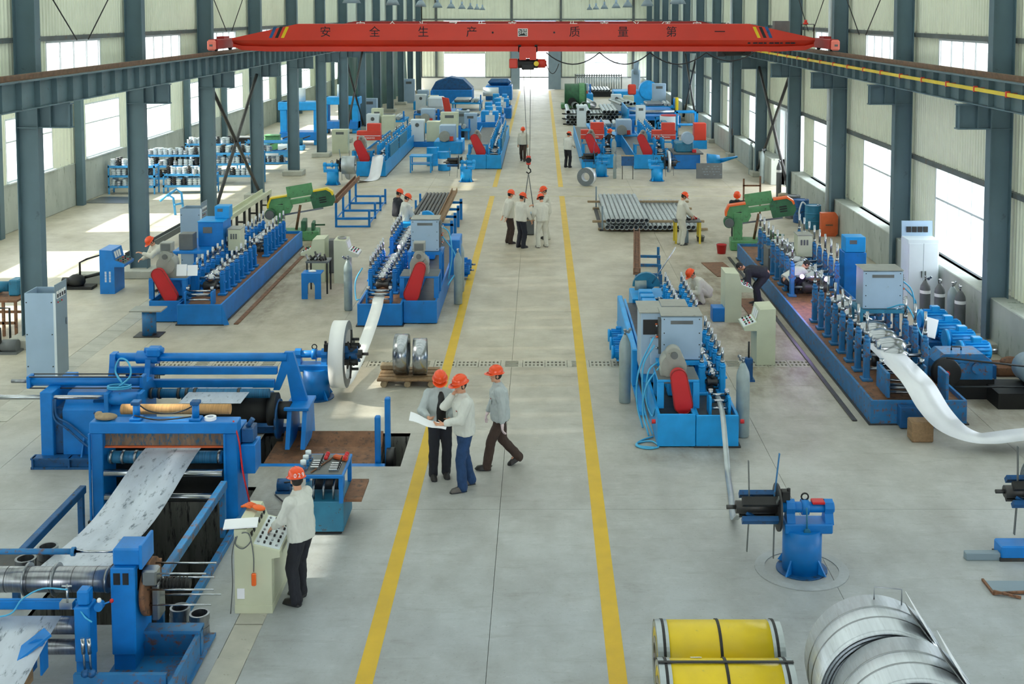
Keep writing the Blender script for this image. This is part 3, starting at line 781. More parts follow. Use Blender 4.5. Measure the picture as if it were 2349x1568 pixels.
def entry_guide(par, x, y, z, wd, blue, h=.34):
    g = ob('entry_guide', B().bx(x - wd / 2 - .05, y - .12, z, x - wd / 2, y + .22, z + h, .01).bx(x + wd / 2, y - .12, z, x + wd / 2 + .05, y + .22, z + h, .01), blue, par)
    for dy, dz in ((-.08, .14), (-.04, .26), (.1, .2), (.16, .3)): ob('guide_roller', B().cyl((x - wd / 2, y + dy, z + dz * h / .34), (x + wd / 2, y + dy, z + dz * h / .34), .028, 12), 'chrome', g)
    for s in (-1, 1): ob('guide_screw', B().cyl((x + s * wd / 2, y + .05, z + h), (x + s * wd / 2, y + .05, z + h + .1), .045, 12), 'chrome', g)
def mill(label, X, Y, L, roll, drive, rows, y0, n, sp, H, sc, rr, hb=.58, blue='blue', blue2=None, skip=(), front=.0, motors=0, motor_x=0, side=True, group=None, shafts=True):
    '''roll = (x0, x1) of the roll bed, drive = (x0, x1) of the drive bed or None, all local to X; +y runs away from the strip entry'''
    blue2 = blue2 or blue
    t = thing('tube_mill', label, 'tube mill', (X, Y, 0), 0, group)
    b = B(); x0, x1 = roll; th = .05
    b.bx(x0, 0, .02, x1, th, hb, .01); b.bx(x0, L - th, .02, x1, L, hb); b.bx(x0, th, .02, x0 + th, L - th, hb); b.bx(x1 - th, th, .02, x1, L - th, hb)
    b.bx(x0 + th, th, .02, x1 - th, L - th, hb - .1)
    bed = ob('bed', b, blue, t)
    ob('oil_tray', B().bx(x0 + th, th, hb - .1, x1 - th, L - th, hb - .085), 'rusty' if blue != 'blue_light' else 'dark_steel', bed)
    ob('bed_foot', B().bx(x0 - .04, -.02, 0, x1 + .04, .02 + L, .03), 'dark_steel', bed)
    if drive:
        d0, d1 = drive; d = B(); d.bx(d0, front, .02, d1, front + th, hb + .02, .01); d.bx(d0, front + th, .02, d0 + th, L - .4, hb + .02); d.bx(d1 - th, front + th, .02, d1, L - .4, hb + .02)
        d.bx(d0 + th, front + th, .02, d1 - th, L - .4, hb - .1); db = ob('drive_bed', d, blue2, t)
        ob('drive_bed_tray', B().bx(d0 + th, front + th, hb - .1, d1 - th, L - .4, hb - .09), 'dark_steel', db)
    xa, xb = rows; sep = abs(xb - xa); xm = (xa + xb) / 2
    me = stand_meshes(sep, H, sc, rr, blue2); sr = side_roll_mesh()
    dirn = 1 if drive and drive[0] >= xm or motor_x > xm else -1
    zb = hb - .085; k = 0
    gb = B().bx(-.17, -.16, 0, .17, .16, .46, .02).cyl((0, -.18, .3), (0, .18, .3), .1, 14).mesh('reduction_box', blue2)
    js = B().cyl((0, 0, .24), (.42 * dirn, 0, .24), .028, 10).cyl((.04 * dirn, 0, .24), (.12 * dirn, 0, .24), .05, 12).cyl((.32 * dirn, 0, .24), (.4 * dirn, 0, .24), .05, 12).mesh('joint_shaft', 'steel')
    for i in range(n):
        if i in skip: continue
        yy = y0 + i * sp
        for xx in (xa, xb):
            o = ob('roll_post', me[0], None, t, (xx, yy, zb)); ob('screw', me[1], None, o)
        for q, dz in ((me[3], .24), (me[4], .24 + rr * 1.75)):
            o = ob('forming_roll', q, None, t, (xm, yy, zb + dz)); ob('shaft', me[2], None, o)
        if side and i % 2 and i + 1 < n and i + 1 not in skip:
            o = ob('side_roll_stand', sr[0], None, t, (xm, yy + sp / 2, zb)); ob('side_roll', sr[1], None, o)
        if shafts and drive:
            xg = xm + dirn * (sep / 2 + .5)
            if xg + .1 < max(drive) and xg - .1 > min(drive):
                ob('joint_shaft', js, None, t, (xm + dirn * (sep / 2 + .07), yy, zb)); ob('reduction_box', gb, None, t, (xg, yy, zb))
    for i in range(motors): put_motor(t, (motor_x, y0 + .2 + i * sp * 1.6, hb - .09 if drive else .02), PI / 2)
    return t
def drive_stand(t, x0, x1, y0, y1, z0, z1, blue):
    b = B().bx(x0, y0, z1 - .05, x1, y1, z1, .01)
    for x in (x0, x1 - .12):
        for y in (y0, y1 - .1): b.bx(x, y, z0, x + .12, y + .1, z1 - .05)
    o = ob('drive_stand', b, blue, t); ob('stand_top', B().bx(x0 + .01, y0 + .01, z1, x1 - .01, y1 - .01, z1 + .012), 'grey_dark', o); return o
def power_cabinet(label, loc, w_=.76, h=.86, d=.62, zs=1.12, blue='blue', legs=True, m='cab_grey', side=1):
    t = thing('power_cabinet', label, 'cabinet', loc)
    ob('cabinet_body', B().bx(-w_ / 2, 0, zs, w_ / 2, d, zs + h, .01), 'cab_side', t)
    f = ob('front_panel', B().bx(-w_ / 2 - .01, -.025, zs + .02, w_ / 2 + .01, .0, zs + h - .02, .008), m, t)
    ob('slot', B().bx(-w_ * .28, -.03, zs + h * .82, w_ * .28, -.022, zs + h * .90), 'grey_dark', f)
    bb = B()
    for sx in (-1, 1):
        for z in (.08, .36, .62, .93): ob('panel_bolt', B().cyl((sx * w_ * .44, -.032, zs + h * z), (sx * w_ * .44, -.024, zs + h * z), .012, 8), 'iron', f)
    ob('top_plate', B().bx(-w_ / 2 - .02, -.04, zs + h, w_ / 2 + .02, d + .02, zs + h + .02, .005), 'grey_paint', t)
    # open side with terminals and copper fittings
    x = side * w_ / 2
    ob('terminal_board', B().bx(x, .08, zs + .1, x + side * .05, d - .08, zs + h - .1), 'grey_dark', t)
    for i in range(3):
        for j in range(3): ob('terminal', B().cyl((x + side * .05, .16 + .14 * i, zs + .2 + .22 * j), (x + side * .1, .16 + .14 * i, zs + .2 + .22 * j), .022, 8), 'orange_box' if (i + j) % 2 else 'chrome', t)
    if legs:
        b = B().bx(-w_ / 2 - .1, -.1, zs - .07, w_ / 2 + .1, d + .1, zs)
        for sx in (-1, 1):
            for yy in (-.06, d + .06): b.c(sx * (w_ / 2 + .05), yy, (zs - .07) / 2 + .01, .07, .07, zs - .07)
        ob('stand', b, blue, t)
    return t
def gas_cylinder(label, loc, h=1.35, r=.125, m='cyl_grey', group=None):
    t = thing('gas_cylinder', label, 'gas cylinder', loc, RN.uniform(0, 6), group)
    ob('bottle', B().lathe([(0.0, 0), (r * .9, .0), (r, .03), (r, h * .82), (r * .9, h * .88), (r * .55, h * .95), (.035, h), (0, h)], n=22), m, t)
    v = B().cyl((0, 0, h), (0, 0, h + .08), .022, 10).cyl((0, 0, h + .05), (.07, 0, h + .05), .016, 8).cyl((0, 0, h + .08), (0, 0, h + .11), .035, 10)
    vv = ob('valve', v, 'steel', t)
    ob('gauge', B().cyl((.08, -.02, h + .05), (.08, .02, h + .05), .035, 12).cyl((.13, -.02, h + .09), (.13, .02, h + .09), .03, 12), 'chrome', vv)
    ob('bottle_label', B().lathe([(r + .002, h * .72), (r + .002, h * .79)], n=22), 'white', t) if m != 'cyl_grey' else None
    return t
def strip(label, pts, wd, m, th=.006, side=(1, 0, 0), name='steel_strip', tw=None):
    'flat strip following pts; width along side'
    pts = [V(p) for p in pts]; vs = []; sd_ = V(side).normalized()
    for i, p in enumerate(pts):
        s_ = sd_ if tw is None else (sd_ * (1 - tw[i][0]) + V(tw[i][1]) * tw[i][0]).normalized()
        d = (pts[min(i + 1, len(pts) - 1)] - pts[max(i - 1, 0)]).normalized(); n_ = d.cross(s_).normalized()
        for a, c in ((-1, -1), (1, -1), (1, 1), (-1, 1)): vs.append(p + s_ * a * wd / 2 + n_ * c * th / 2)
    fs = [(i * 4 + k, i * 4 + (k + 1) % 4, i * 4 + 4 + (k + 1) % 4, i * 4 + 4 + k) for i in range(len(pts) - 1) for k in range(4)]
    fs += [(3, 2, 1, 0), tuple(len(vs) - 4 + k for k in range(4))]
    b = B().add(vs, fs); b.sm = [True] * len(b.f)
    o = one(name, b, m, label, 'steel strip'); return o
def catmull(ps, n=6):
    ps = [V(p) for p in ps]; q = [ps[0] * 2 - ps[1]] + ps + [ps[-1] * 2 - ps[-2]]; out = []
    for i in range(1, len(q) - 2):
        for k in range(n):
            t = k / n; out.append(.5 * ((2 * q[i]) + (q[i + 1] - q[i - 1]) * t + (2 * q[i - 1] - 5 * q[i] + 4 * q[i + 1] - q[i + 2]) * t * t + (3 * q[i] - q[i - 1] - 3 * q[i + 1] + q[i + 2]) * t ** 3))
    return out + [ps[-1]]
def hoses(label, ps_list, r=.012, m='hose', name='hose', cat='hose'):
    b = B()
    for ps in ps_list: b.tube(catmull(ps, 5), r, 5)
    return one(name, b, m, label, cat)

# ---- mill 3: right of the aisle, light blue, drive on its left ----
m3 = mill('light blue tube mill right of the aisle with a red belt guard at its front', 2.83, 21.2, 9.2, (0.005, .78), (-.7, -.005), (.3, .7), 1.5, 15, .48, .62, .24, .1, .6, 'blue_light', None, (6, 7), .0)
drive_stand(m3, -.66, .12, .45, 1.25, .58, 1.12, 'blue_light')
gear_case(m3, -.34, .62, 1.32, .24, duct=False)
belt_guard(m3, (-.28, 1.2), (-.19, .68), .15, .17, .33)
entry_guide(m3, .47, .35, .5, .3, 'blue_light', .36)
for i in range(3): put_motor(m3, (-.98, 5.2 + i * .7, .1), PI / 2, 'blue_light')
b = B().bx(-.9, 1.6, .05, -.76, 8.5, .12).bx(-.92, 3.2, .12, -.8, 8.0, .9, .02); ob('side_cover', b, 'blue_light', m3)
for sx, xx in ((-1, -.74), (1, .8)): ob('red_knob', B().cyl((xx, -.03, .5), (xx + sx * .07, -.03, .5), .04, 12), 'red', m3)
c3 = power_cabinet('grey blue power cabinet on the light blue mill, right of the aisle', (2.76, 22.9, 0), .78, .88, .62, 1.12, 'blue_light', True, side=-1)
bx3 = thing('control_cabinet', 'small grey box left of the grey blue cabinet on the light blue mill', 'cabinet', (2.19, 23.2, 0))
ob('cabinet_body', B().bx(-.2, 0, .75, .2, .9, 1.98, .01), 'cab_grey', bx3); ob('window_panel', B().bx(-.16, -.012, 1.55, .16, 0, 1.85), 'black', bx3); ob('top_plate', B().bx(-.24, -.02, 1.98, .24, .94, 2.0), 'grey_paint', bx3)
ob('lower_box', B().bx(-.02, -.14, .98, .27, -.005, 1.5, .01), 'cab_grey', bx3); ob('stand', B().bx(-.16, .1, .55, .16, .8, .75), 'blue_light', bx3)
bt = thing('transformer_box', 'light blue box with vents behind the grey blue cabinet on the light blue mill', 'box', (2.93, 25.6, 0))
ob('box_body', B().bx(-.27, 0, .85, .27, .6, 1.5, .01), 'blue_light', bt); ob('box_lid', B().bx(-.29, -.02, 1.5, .29, .62, 1.53), 'grey_paint', bt); ob('leg', B().bx(-.2, .1, .6, -.1, .5, .85).bx(.1, .1, .6, .2, .5, .85), 'blue_light', bt)
for i in range(2): ob('vent', B().bx(-.14 + .18 * i, -.01, 1.1, -.04 + .18 * i, 0, 1.32), 'blue_worn', bt)
# ---- mill 2: left of the aisle, drive on its right ----
m2 = mill('blue tube mill left of the aisle fed with a white strip', -3.5, 29.6, 9.4, (-1.13, -.005), (.005, .86), (-1.0, -.36), 1.5, 15, .5, .66, .28, .12, .58, 'blue', None, (6, 7, 8), .25)
drive_stand(m2, -.12, .88, .55, 1.4, .6, 1.16, 'blue')
gear_case(m2, .36, .75, 1.42, .24); belt_guard(m2, (.42, 1.4), (.2, .73), .145, .2, .4)
entry_guide(m2, -.62, .35, .5, .56, 'blue', .34)
c2c = power_cabinet('grey blue power cabinet above the blue mill left of the aisle', (-3.14, 32.0, 0), .74, .88, .62, 1.43, 'blue', True, side=1)
for i in range(2): put_motor(m2, (1.2, 5.4 + i * .8, .1), PI / 2, 'blue')
ob('cover_box', B().bx(.95, 3.2, .6, 1.25, 4.2, 1.6, .02), 'blue', m2)
# ---- mill 1: far left, drive on its left ----
m1 = mill('blue tube mill beside the left column row, with a leaning red belt guard', -9.22, 29.7, 10.2, (0.005, 1.15), (-.8, -.005), (.14, .80), 1.4, 16, .5, .66, .27, .12, .54, 'blue', None, (8, 9), .3)
drive_stand(m1, -.86, .12, .5, 1.35, .56, 1.1, 'blue'); gear_case(m1, -.45, .62, 1.42, .24)
belt_guard(m1, (-.58, 1.22), (-.27, .66), .16, .18, .36); entry_guide(m1, .5, .3, .46, .62, 'blue', .36)
b = B().prism([(1.15, .0), (1.15, .54), (1.32, .02)], 'y', 0, .02); ob('side_plate', b, 'blue', m1)
# ---- mill 4: big mill along the right wall ----
m4 = mill('large worn blue tube mill along the right wall windows', 6.35, 22.4, 15.6, (0, 1.85), None, (.33, 1.52), 1.55, 19, .66, .95, .38, .16, .48, 'blue_worn', 'blue_worn', (8, 9, 10), .0, 0, 0)
for i in range(4): put_motor(m4, (3.0, 2.75 + i * .9, .42), PI / 2, 'blue_light').scale = (1.45, 1.45, 1.45)
for i in range(4): ob('motor_base', B().bx(2.5, 2.45 + i * .9, .02, 3.35, 3.05 + i * .9, .42), 'blue_dark', m4)
entry_guide(m4, .82, .75, .46, .8, 'blue_worn', .5)
for (yy, zz) in ((.35, .62), (.55, .62), (.45, .5)): ob('feed_roller', B().cyl((.45, yy, zz), (1.4, yy, zz), .035, 12), 'steel', m4)
ob('guide_plate', B().bx(.36, .2, .46, .42, .7, .95, .01), 'blue_worn', m4); ob('guide_plate', B().bx(1.5, .2, .3, 1.56, .7, .95, .01), 'blue_worn', m4)
for i in range(3):
    rr_ = .2; ob('large_roll', B().lathe([(.05, -.3), (.15, -.3), (.2, -.2), (.24, 0), (.2, .2), (.15, .3), (.05, .3)], (.9, 1.85 + .66 * i, .98), (1, 0, 0), 24), 'chrome', m4)
ob('nose_block', B().bx(.5, -.25, .02, 1.15, 0, .42, .01), 'blue_dark', m4)
c4 = power_cabinet('grey blue power cabinet standing among the posts of the large right mill', (7.55, 25.9, 0), .86, .86, .6, 1.38, 'teal', True, side=1)
# gearbox and pulley of mill 4
g4 = thing('gearbox', 'blue gearbox with a black belt pulley in front of the right wall', 'gearbox', (8.5, 23.9, 0))
b = B().prism([(-.45, .42), (.75, .42), (.75, .78), (.55, .95), (-.25, .95), (-.45, .8)], 'y', 0, .6); ob('housing', b, 'blue_worn', g4)
ob('lid', B().bx(-.42, -.03, .78, .72, .63, .82), 'blue_worn', g4)
for x in (.1, .42): ob('bearing_cap', B().cyl((x, -.06, .66), (x, 0, .66), .11, 18), 'blue_worn', g4)
ob('handle', B().tube([(.0, .3, .95), (.0, .3, 1.02), (.2, .3, 1.02), (.2, .3, .95)], .018, 6), 'dark_steel', g4)
p = ob('pulley', B().lathe([(.05, -.07), (.1, -.07), (.28, -.06), (.3, -.05), (.26, 0), (.3, .05), (.05, .06)], (-.26, -.16, .62), (0, 1, 0), 28), 'black', g4); ob('hub', B().cyl((-.26, -.26, .62), (-.26, -.1, .62), .05, 14), 'red', p)
ob('base', B().bx(-.4, .02, 0, .8, .6, .42), 'black', g4)
dm = thing('drive_motor', 'pale grey motor on a black base at the right edge of the picture', 'motor', (10.05, 23.75, 0))
ob('motor_body', B().cyl((0, -.3, .62), (0, .45, .62), .3, 24).cyl((0, -.36, .62), (0, -.3, .62), .2, 20), 'cab_side', dm); ob('terminal_box', B().bx(-.12, -.1, .9, .12, .2, 1.08, .02), 'cab_side', dm)
ob('base', B().bx(-.9, -.45, 0, .45, .5, .32), 'black', dm)
bl = B(); bl.tube([(8.24, 23.74, .92), (10.05, 23.36, .82)], .02, 6).tube([(8.24, 23.74, .32), (10.05, 23.36, .44)], .02, 6)
one('drive_belt', bl, 'rubber', 'black belt from the gearbox pulley to the motor at the right edge', 'belt')
# ================= CYLINDERS, CONSOLES, CABINETS =================
def at(px, py, z=0.0): return tuple(W(px, py, z))
gas_cylinder('grey gas cylinder standing left of the blue mill with the white strip', at(799, 711), 1.36, .11)
gas_cylinder('grey gas cylinder between the blue mill and the yellow line, nearer one', at(1051, 697), 1.42, .115)
gas_cylinder('grey gas cylinder between the blue mill and the yellow line, farther one', at(1056, 668), 1.4, .115)
gas_cylinder('grey gas cylinder on the aisle side of the light blue mill', at(1433, 922), 1.4, .12)
gas_cylinder('grey gas cylinder with hoses on the wall side of the light blue mill', at(1703, 1000), 1.4, .125)
for i, (x, y) in enumerate(((9.75, 29.75), (10.0, 29.4), (10.2, 29.05), (10.25, 28.65))):
    gas_cylinder(('dark gas cylinder touching the white cabinet', 'dark gas cylinder second from the white cabinet', 'lighter grey gas cylinder third from the white cabinet', 'dark gas cylinder farthest from the white cabinet')[i], (x, y, 0), 1.15, .13, ('grey_dark', 'grey_dark', 'cyl_grey', 'grey_dark')[i], 'gas cylinders by the right wall')
for lb, p in (('first', (1722, 400)), ('second', (1748, 420)), ('third and nearest', (1786, 452))): gas_cylinder('slim gas cylinder by the right doorway, %s from the back' % lb, at(*p), 1.5, .11, 'cyl_grey' if lb != 'third and nearest' else 'grey_dark')
def console(label, loc, s, m='cream', dy=.7, k=1.0, holes=False):
    'operator console; desk towards local +x when s is 1'
    t = thing('control_console', label, 'console', loc)
    pf = [(0, 0), (.42, 0), (.42, .78), (.70, .78), (.72, .86), (.42, .98), (.35, 1.26), (0, 1.28)]
    ob('console_body', B().prism([(s * x * k, z * k) for x, z in pf], 'y', 0, dy), m, t)
    dk = B(); q = [(.705, .874), (.435, .982), (.43, .972), (.70, .864)]
    ob('desk_panel', dk.prism([(s * x * k, z * k) for x, z in q], 'y', .05, dy - .05), 'cab_white' if m == 'cream' else 'grey_dark', t)
    kb = B().cyl((0, 0, 0), (.006 * s, 0, .03), .022, 10).mesh('button', 'black'); kg = B().cyl((0, 0, 0), (.006 * s, 0, .03), .022, 10).mesh('button', 'green'); kr = B().cyl((0, 0, 0), (.006 * s, 0, .03), .022, 10).mesh('button', 'red')
    for i in range(3):
        for j in range(4): ob('button', (kb, kg, kr, kb)[(i * 2 + j) % 4], None, t, (s * k * (.50 + .07 * i), .12 + (dy - .24) * j / 3, k * (.957 - .028 * i)))
    for j in range(3): ob('meter', B().prism([(s * k * .419, k * 1.02), (s * k * .372, k * 1.2), (s * k * .380, k * 1.2), (s * k * .427, k * 1.02)], 'y', .12 + j * .17, .24 + j * .17), 'white', t)
    if holes:
        for i in range(2):
            for j in range(7): ob('vent_slot', B().bx(s * (.14 + .12 * i), -.006, .34 + .045 * j, s * (.19 + .12 * i), 0, .365 + .045 * j), 'white', t)
    return t
console('cream console with its desk to the left, beside the far left mill', (-6.35, 34.6, 0), -1)
cB = console('cream console with a ring on top, desk to the right', (-6.05, 34.4, 0), 1)
one('steel_ring', B().ring((0, 0, 0), (0, 0, .05), .13, .09, 20), 'grey_paint', 'grey ring lying on top of the cream console', 'ring', (-5.85, 34.7, 1.281))
console('taller looking cream console with its desk towards the right wall mill', (4.72, 30.0, 0), 1, dy=.75)
cD = console('cream console with its desk towards the light blue mill', (5.28, 26.3, 0), -1, dy=.75)
console('blue console with two columns of vents at the left column row', (-12.42, 33.1, 0), 1, 'blue', .8, .98, True)
ob_ = thing('terminal_cabinet', 'dark grey cabinet standing between the two cream consoles', 'cabinet', (-6.2, 35.8, 0)); ob('cabinet_body', B().bx(-.28, 0, 0, .28, .4, 1.0, .01), 'grey_dark', ob_); ob('door', B().bx(-.25, -.012, .06, .25, 0, .95, .005), 'grey_dark', ob_)
def tall_cabinet(label, loc):
    t = thing('electrical_cabinet', label, 'cabinet', loc)
    b = B(); b.bx(0, 0, .02, .66, .02, 1.9, .004); b.bx(0, .6, .02, .64, .62, 1.9); b.bx(0, .02, .02, .02, .6, 1.9); b.bx(.02, .02, 0, .64, .6, .08); ob('cabinet_body', b, 'cab_grey', t)
    ob('inner_shelf', B().bx(.02, .02, 1.6, .64, .6, 1.62), 'black', t)
    ob('frame_strip', B().bx(.62, -.012, .02, .67, 0, 1.9), 'cab_white', t)
    d = ob('door', B().bx(.645, .0, .04, .668, .62, 2.08, .004), 'cab_side', t)
    for i in range(4):
        g = B().bx(.668, .06 + .125 * i, 1.76, .678, .15 + .125 * i, 1.92); ob('meter', g, 'white', d); ob('meter_face', B().bx(.678, .07 + .125 * i, 1.78, .681, .14 + .125 * i, 1.86), 'black', d)
    ob('handle', B().bx(.668, .5, 1.1, .70, .54, 1.25, .006), 'chrome', d)
    for i in range(3): ob('lamp', B().cyl((.668, .12 + .1 * i, 1.68), (.685, .12 + .1 * i, 1.68), .018, 10), ('red', 'green', 'red')[i], d)
    for z in (.3, 1.0, 1.7):
        for x in (.04, .58): ob('rivet', B().cyl((x, -.008, z), (x, 0, z), .014, 8), 'iron', t)
    return t
tc = tall_cabinet('tall pale grey open topped cabinet in front of the nearest left column', (-11.09, 25.2, 0))
dup(tc, (-11.1, 36.3, 0), label='pale grey open topped cabinet behind the far left mill, with clutter on top')
t = thing('white_cabinet', 'tall white two door cabinet against the right wall windows', 'cabinet', (9.68, 31.0, 0))
ob('cabinet_body', B().bx(0, 0, 0, .82, .6, 1.95, .01), 'cab_white', t)
for i in range(2): dr = ob('door', B().bx(.03 + .385 * i, -.015, .08, .405 + .385 * i, 0, 1.85, .005), 'cab_white', t); ob('handle', B().bx(.35 + .1 * i, -.04, .95, .38 + .1 * i, -.015, 1.12), 'chrome', dr)
hp = ob('meter_panel', B().prism([(.55, 1.95), (.6, 1.95), (.62, 2.35), (.57, 2.35)], 'x', .0, .82), 'cab_grey', t)
for i in range(4): ob('meter', B().bx(.12 + .15 * i, .53, 2.05, .24 + .15 * i, .56, 2.2), 'black', hp)
def boxy(name, label, loc, w_, d, h, m, z0=0, legs=None, top=None, vents=0, cat='box'):
    t = thing(name, label, cat, loc)
    ob('box_body', B().bx(-w_ / 2, 0, z0, w_ / 2, d, z0 + h, .012), m, t)
    if top: ob('lid', B().bx(-w_ / 2 - .015, -.015, z0 + h, w_ / 2 + .015, d + .015, z0 + h + .025, .004), top, t)
    if legs:
        for sx in (-1, 1):
            for yy in (.05, d - .05): ob('leg', B().c(sx * (w_ / 2 - .04), yy, z0 / 2, .05, .05, z0), legs, t)
    for i in range(vents): ob('vent', B().bx(-w_ * .3 + w_ * .6 * i / vents, -.008, z0 + h * .55, -w_ * .3 + w_ * .6 * (i + .6) / vents, 0, z0 + h * .8), 'grey_dark', t)
    return t
# platform of boxes at the far left mill
pf = thing('equipment_platform', 'blue platform carrying transformer boxes at the far left mill', 'platform', (-9.75, 33.2, 0))
ob('platform_top', B().bx(-.65, 0, 1.12, .35, 2.0, 1.2, .01), 'blue', pf)
for sx in (-.6, .22):
    for yy in (.02, 1.9): ob('leg', B().bx(sx, yy, .66 if sx > 0 else 0, sx + .08, yy + .08, 1.12), 'blue', pf)
boxy('transformer_box', 'wide blue box on the platform at the far left mill', (-9.5, 33.9, 1.2), .72, .9, .70, 'blue', 0, None, 'blue_light', 1)
boxy('transformer_box', 'smaller blue box stacked on the wide blue box', (-9.3, 34.4, 1.925), .42, .4, .36, 'blue_light', 0, None, None, 1)
boxy('small_cabinet', 'grey green box in front of the wide blue box on the platform', (-10.05, 33.35, 1.2), .4, .4, .46, 'grey_dark')
boxy('small_cabinet', 'beige box with vents standing right of the wide blue box', (-8.85, 34.0, 1.05), .36, .5, .62, 'cream', 0, None, 'grey_paint', 3)
# boxes along the right mill
boxy('transformer_box', 'light blue box on top of a dark blue box, right wall mill', (8.65, 32.3, 1.35), .55, .5, .42, 'blue_light', 0, None, None, 1)
boxy('transformer_box', 'dark blue box under the lighter blue box, right wall mill', (8.65, 32.3, .0), .6, .6, 1.34, 'blue', 0, None, None, 0)
boxy('small_cabinet', 'beige control box with red lights standing on the right wall mill', (7.55, 33.6, .95), .42, .5, .62, 'cream', 0, None, 'grey_paint', 3)
boxy('guard_box', 'worn grey panel box around the weld section of the right wall mill', (6.95, 34.0, .4), .75, .7, .72, 'grey_dark')
boxy('tool_box', 'small blue box on the floor beside the cream console', at(1650, 738), .34, .42, .36, 'blue', 0, None, None)
# far bench with arch
t = thing('tool_bench', 'small blue bench with an arched opening between consoles and mill', 'bench', (-6.35, 32.5, 0))
b = B(); b.prism([(-.27, 0), (-.27, .72), (.27, .72), (.27, 0), (.1, 0), (.1, .38), (.06, .46), (-.06, .46), (-.1, .38), (-.1, 0)], 'y', 0, .03); b.bx(-.27, .03, .69, .27, .45, .72)
ob('bench_body', b, 'blue', t); ob('cloth', B().sph((.0, .2, .74), .12, 10, (1, .7, .3)), 'white', t)
t = thing('tool_rack', 'black rack with tools on its tray behind the small blue bench', 'rack', (-6.3, 33.1, 0))
ob('tray', B().bx(-.32, 0, .88, .32, .6, .92), 'grey_dark', t)
for sx in (-.3, .26):
    for yy in (0, .56): ob('leg', B().bx(sx, yy, 0, sx + .04, yy + .04, .88), 'iron', t)
for i in range(9): one('tool', B().cyl((0, 0, .03), (RN.uniform(-.15, .15), RN.uniform(.1, .3), RN.uniform(.05, .25)), .03, 8), RN.choice(('steel', 'iron', 'dark_steel')), '%s steel tool from the left in the tray of the black rack' % ORD[i], 'tool', (-6.55 + .06 * i, 33.15 + .05 * (i % 3), .925), 0, 'tools in the black rack tray')
t = thing('pedestal', 'blue round pedestal with a flat plate on top, before the far left mill', 'pedestal', at(343, 768))
ob('tube', B().cyl((0, 0, .02), (0, 0, .62), .17, 22), 'blue_worn', t); ob('base_plate', B().bx(-.32, -.25, 0, .32, .25, .02), 'dark_steel', t); ob('top_plate', B().bx(-.42, -.2, .62, .36, .3, .65), 'grey_paint', t)
b = B().bx(-.13, 0, 0, .13, .004, .3).bx(.14, .02, .0, .4, .025, .28); o = one('notebook', b, 'paper', 'open white papers propped on the drive stand of the far left mill', 'paper', (-9.28, 30.35, 1.13)); o.rotation_euler = (-.35, 0, .1)
o = one('clipboard', B().bx(-.14, 0, 0, .14, .012, .42).bx(-.13, -.006, .02, .13, 0, .40), 'paper', 'white clipboard leaning on a motor of the right wall mill', 'clipboard', (8.35, 25.2, .95)); o.rotation_euler = (-.45, .25, -.2)
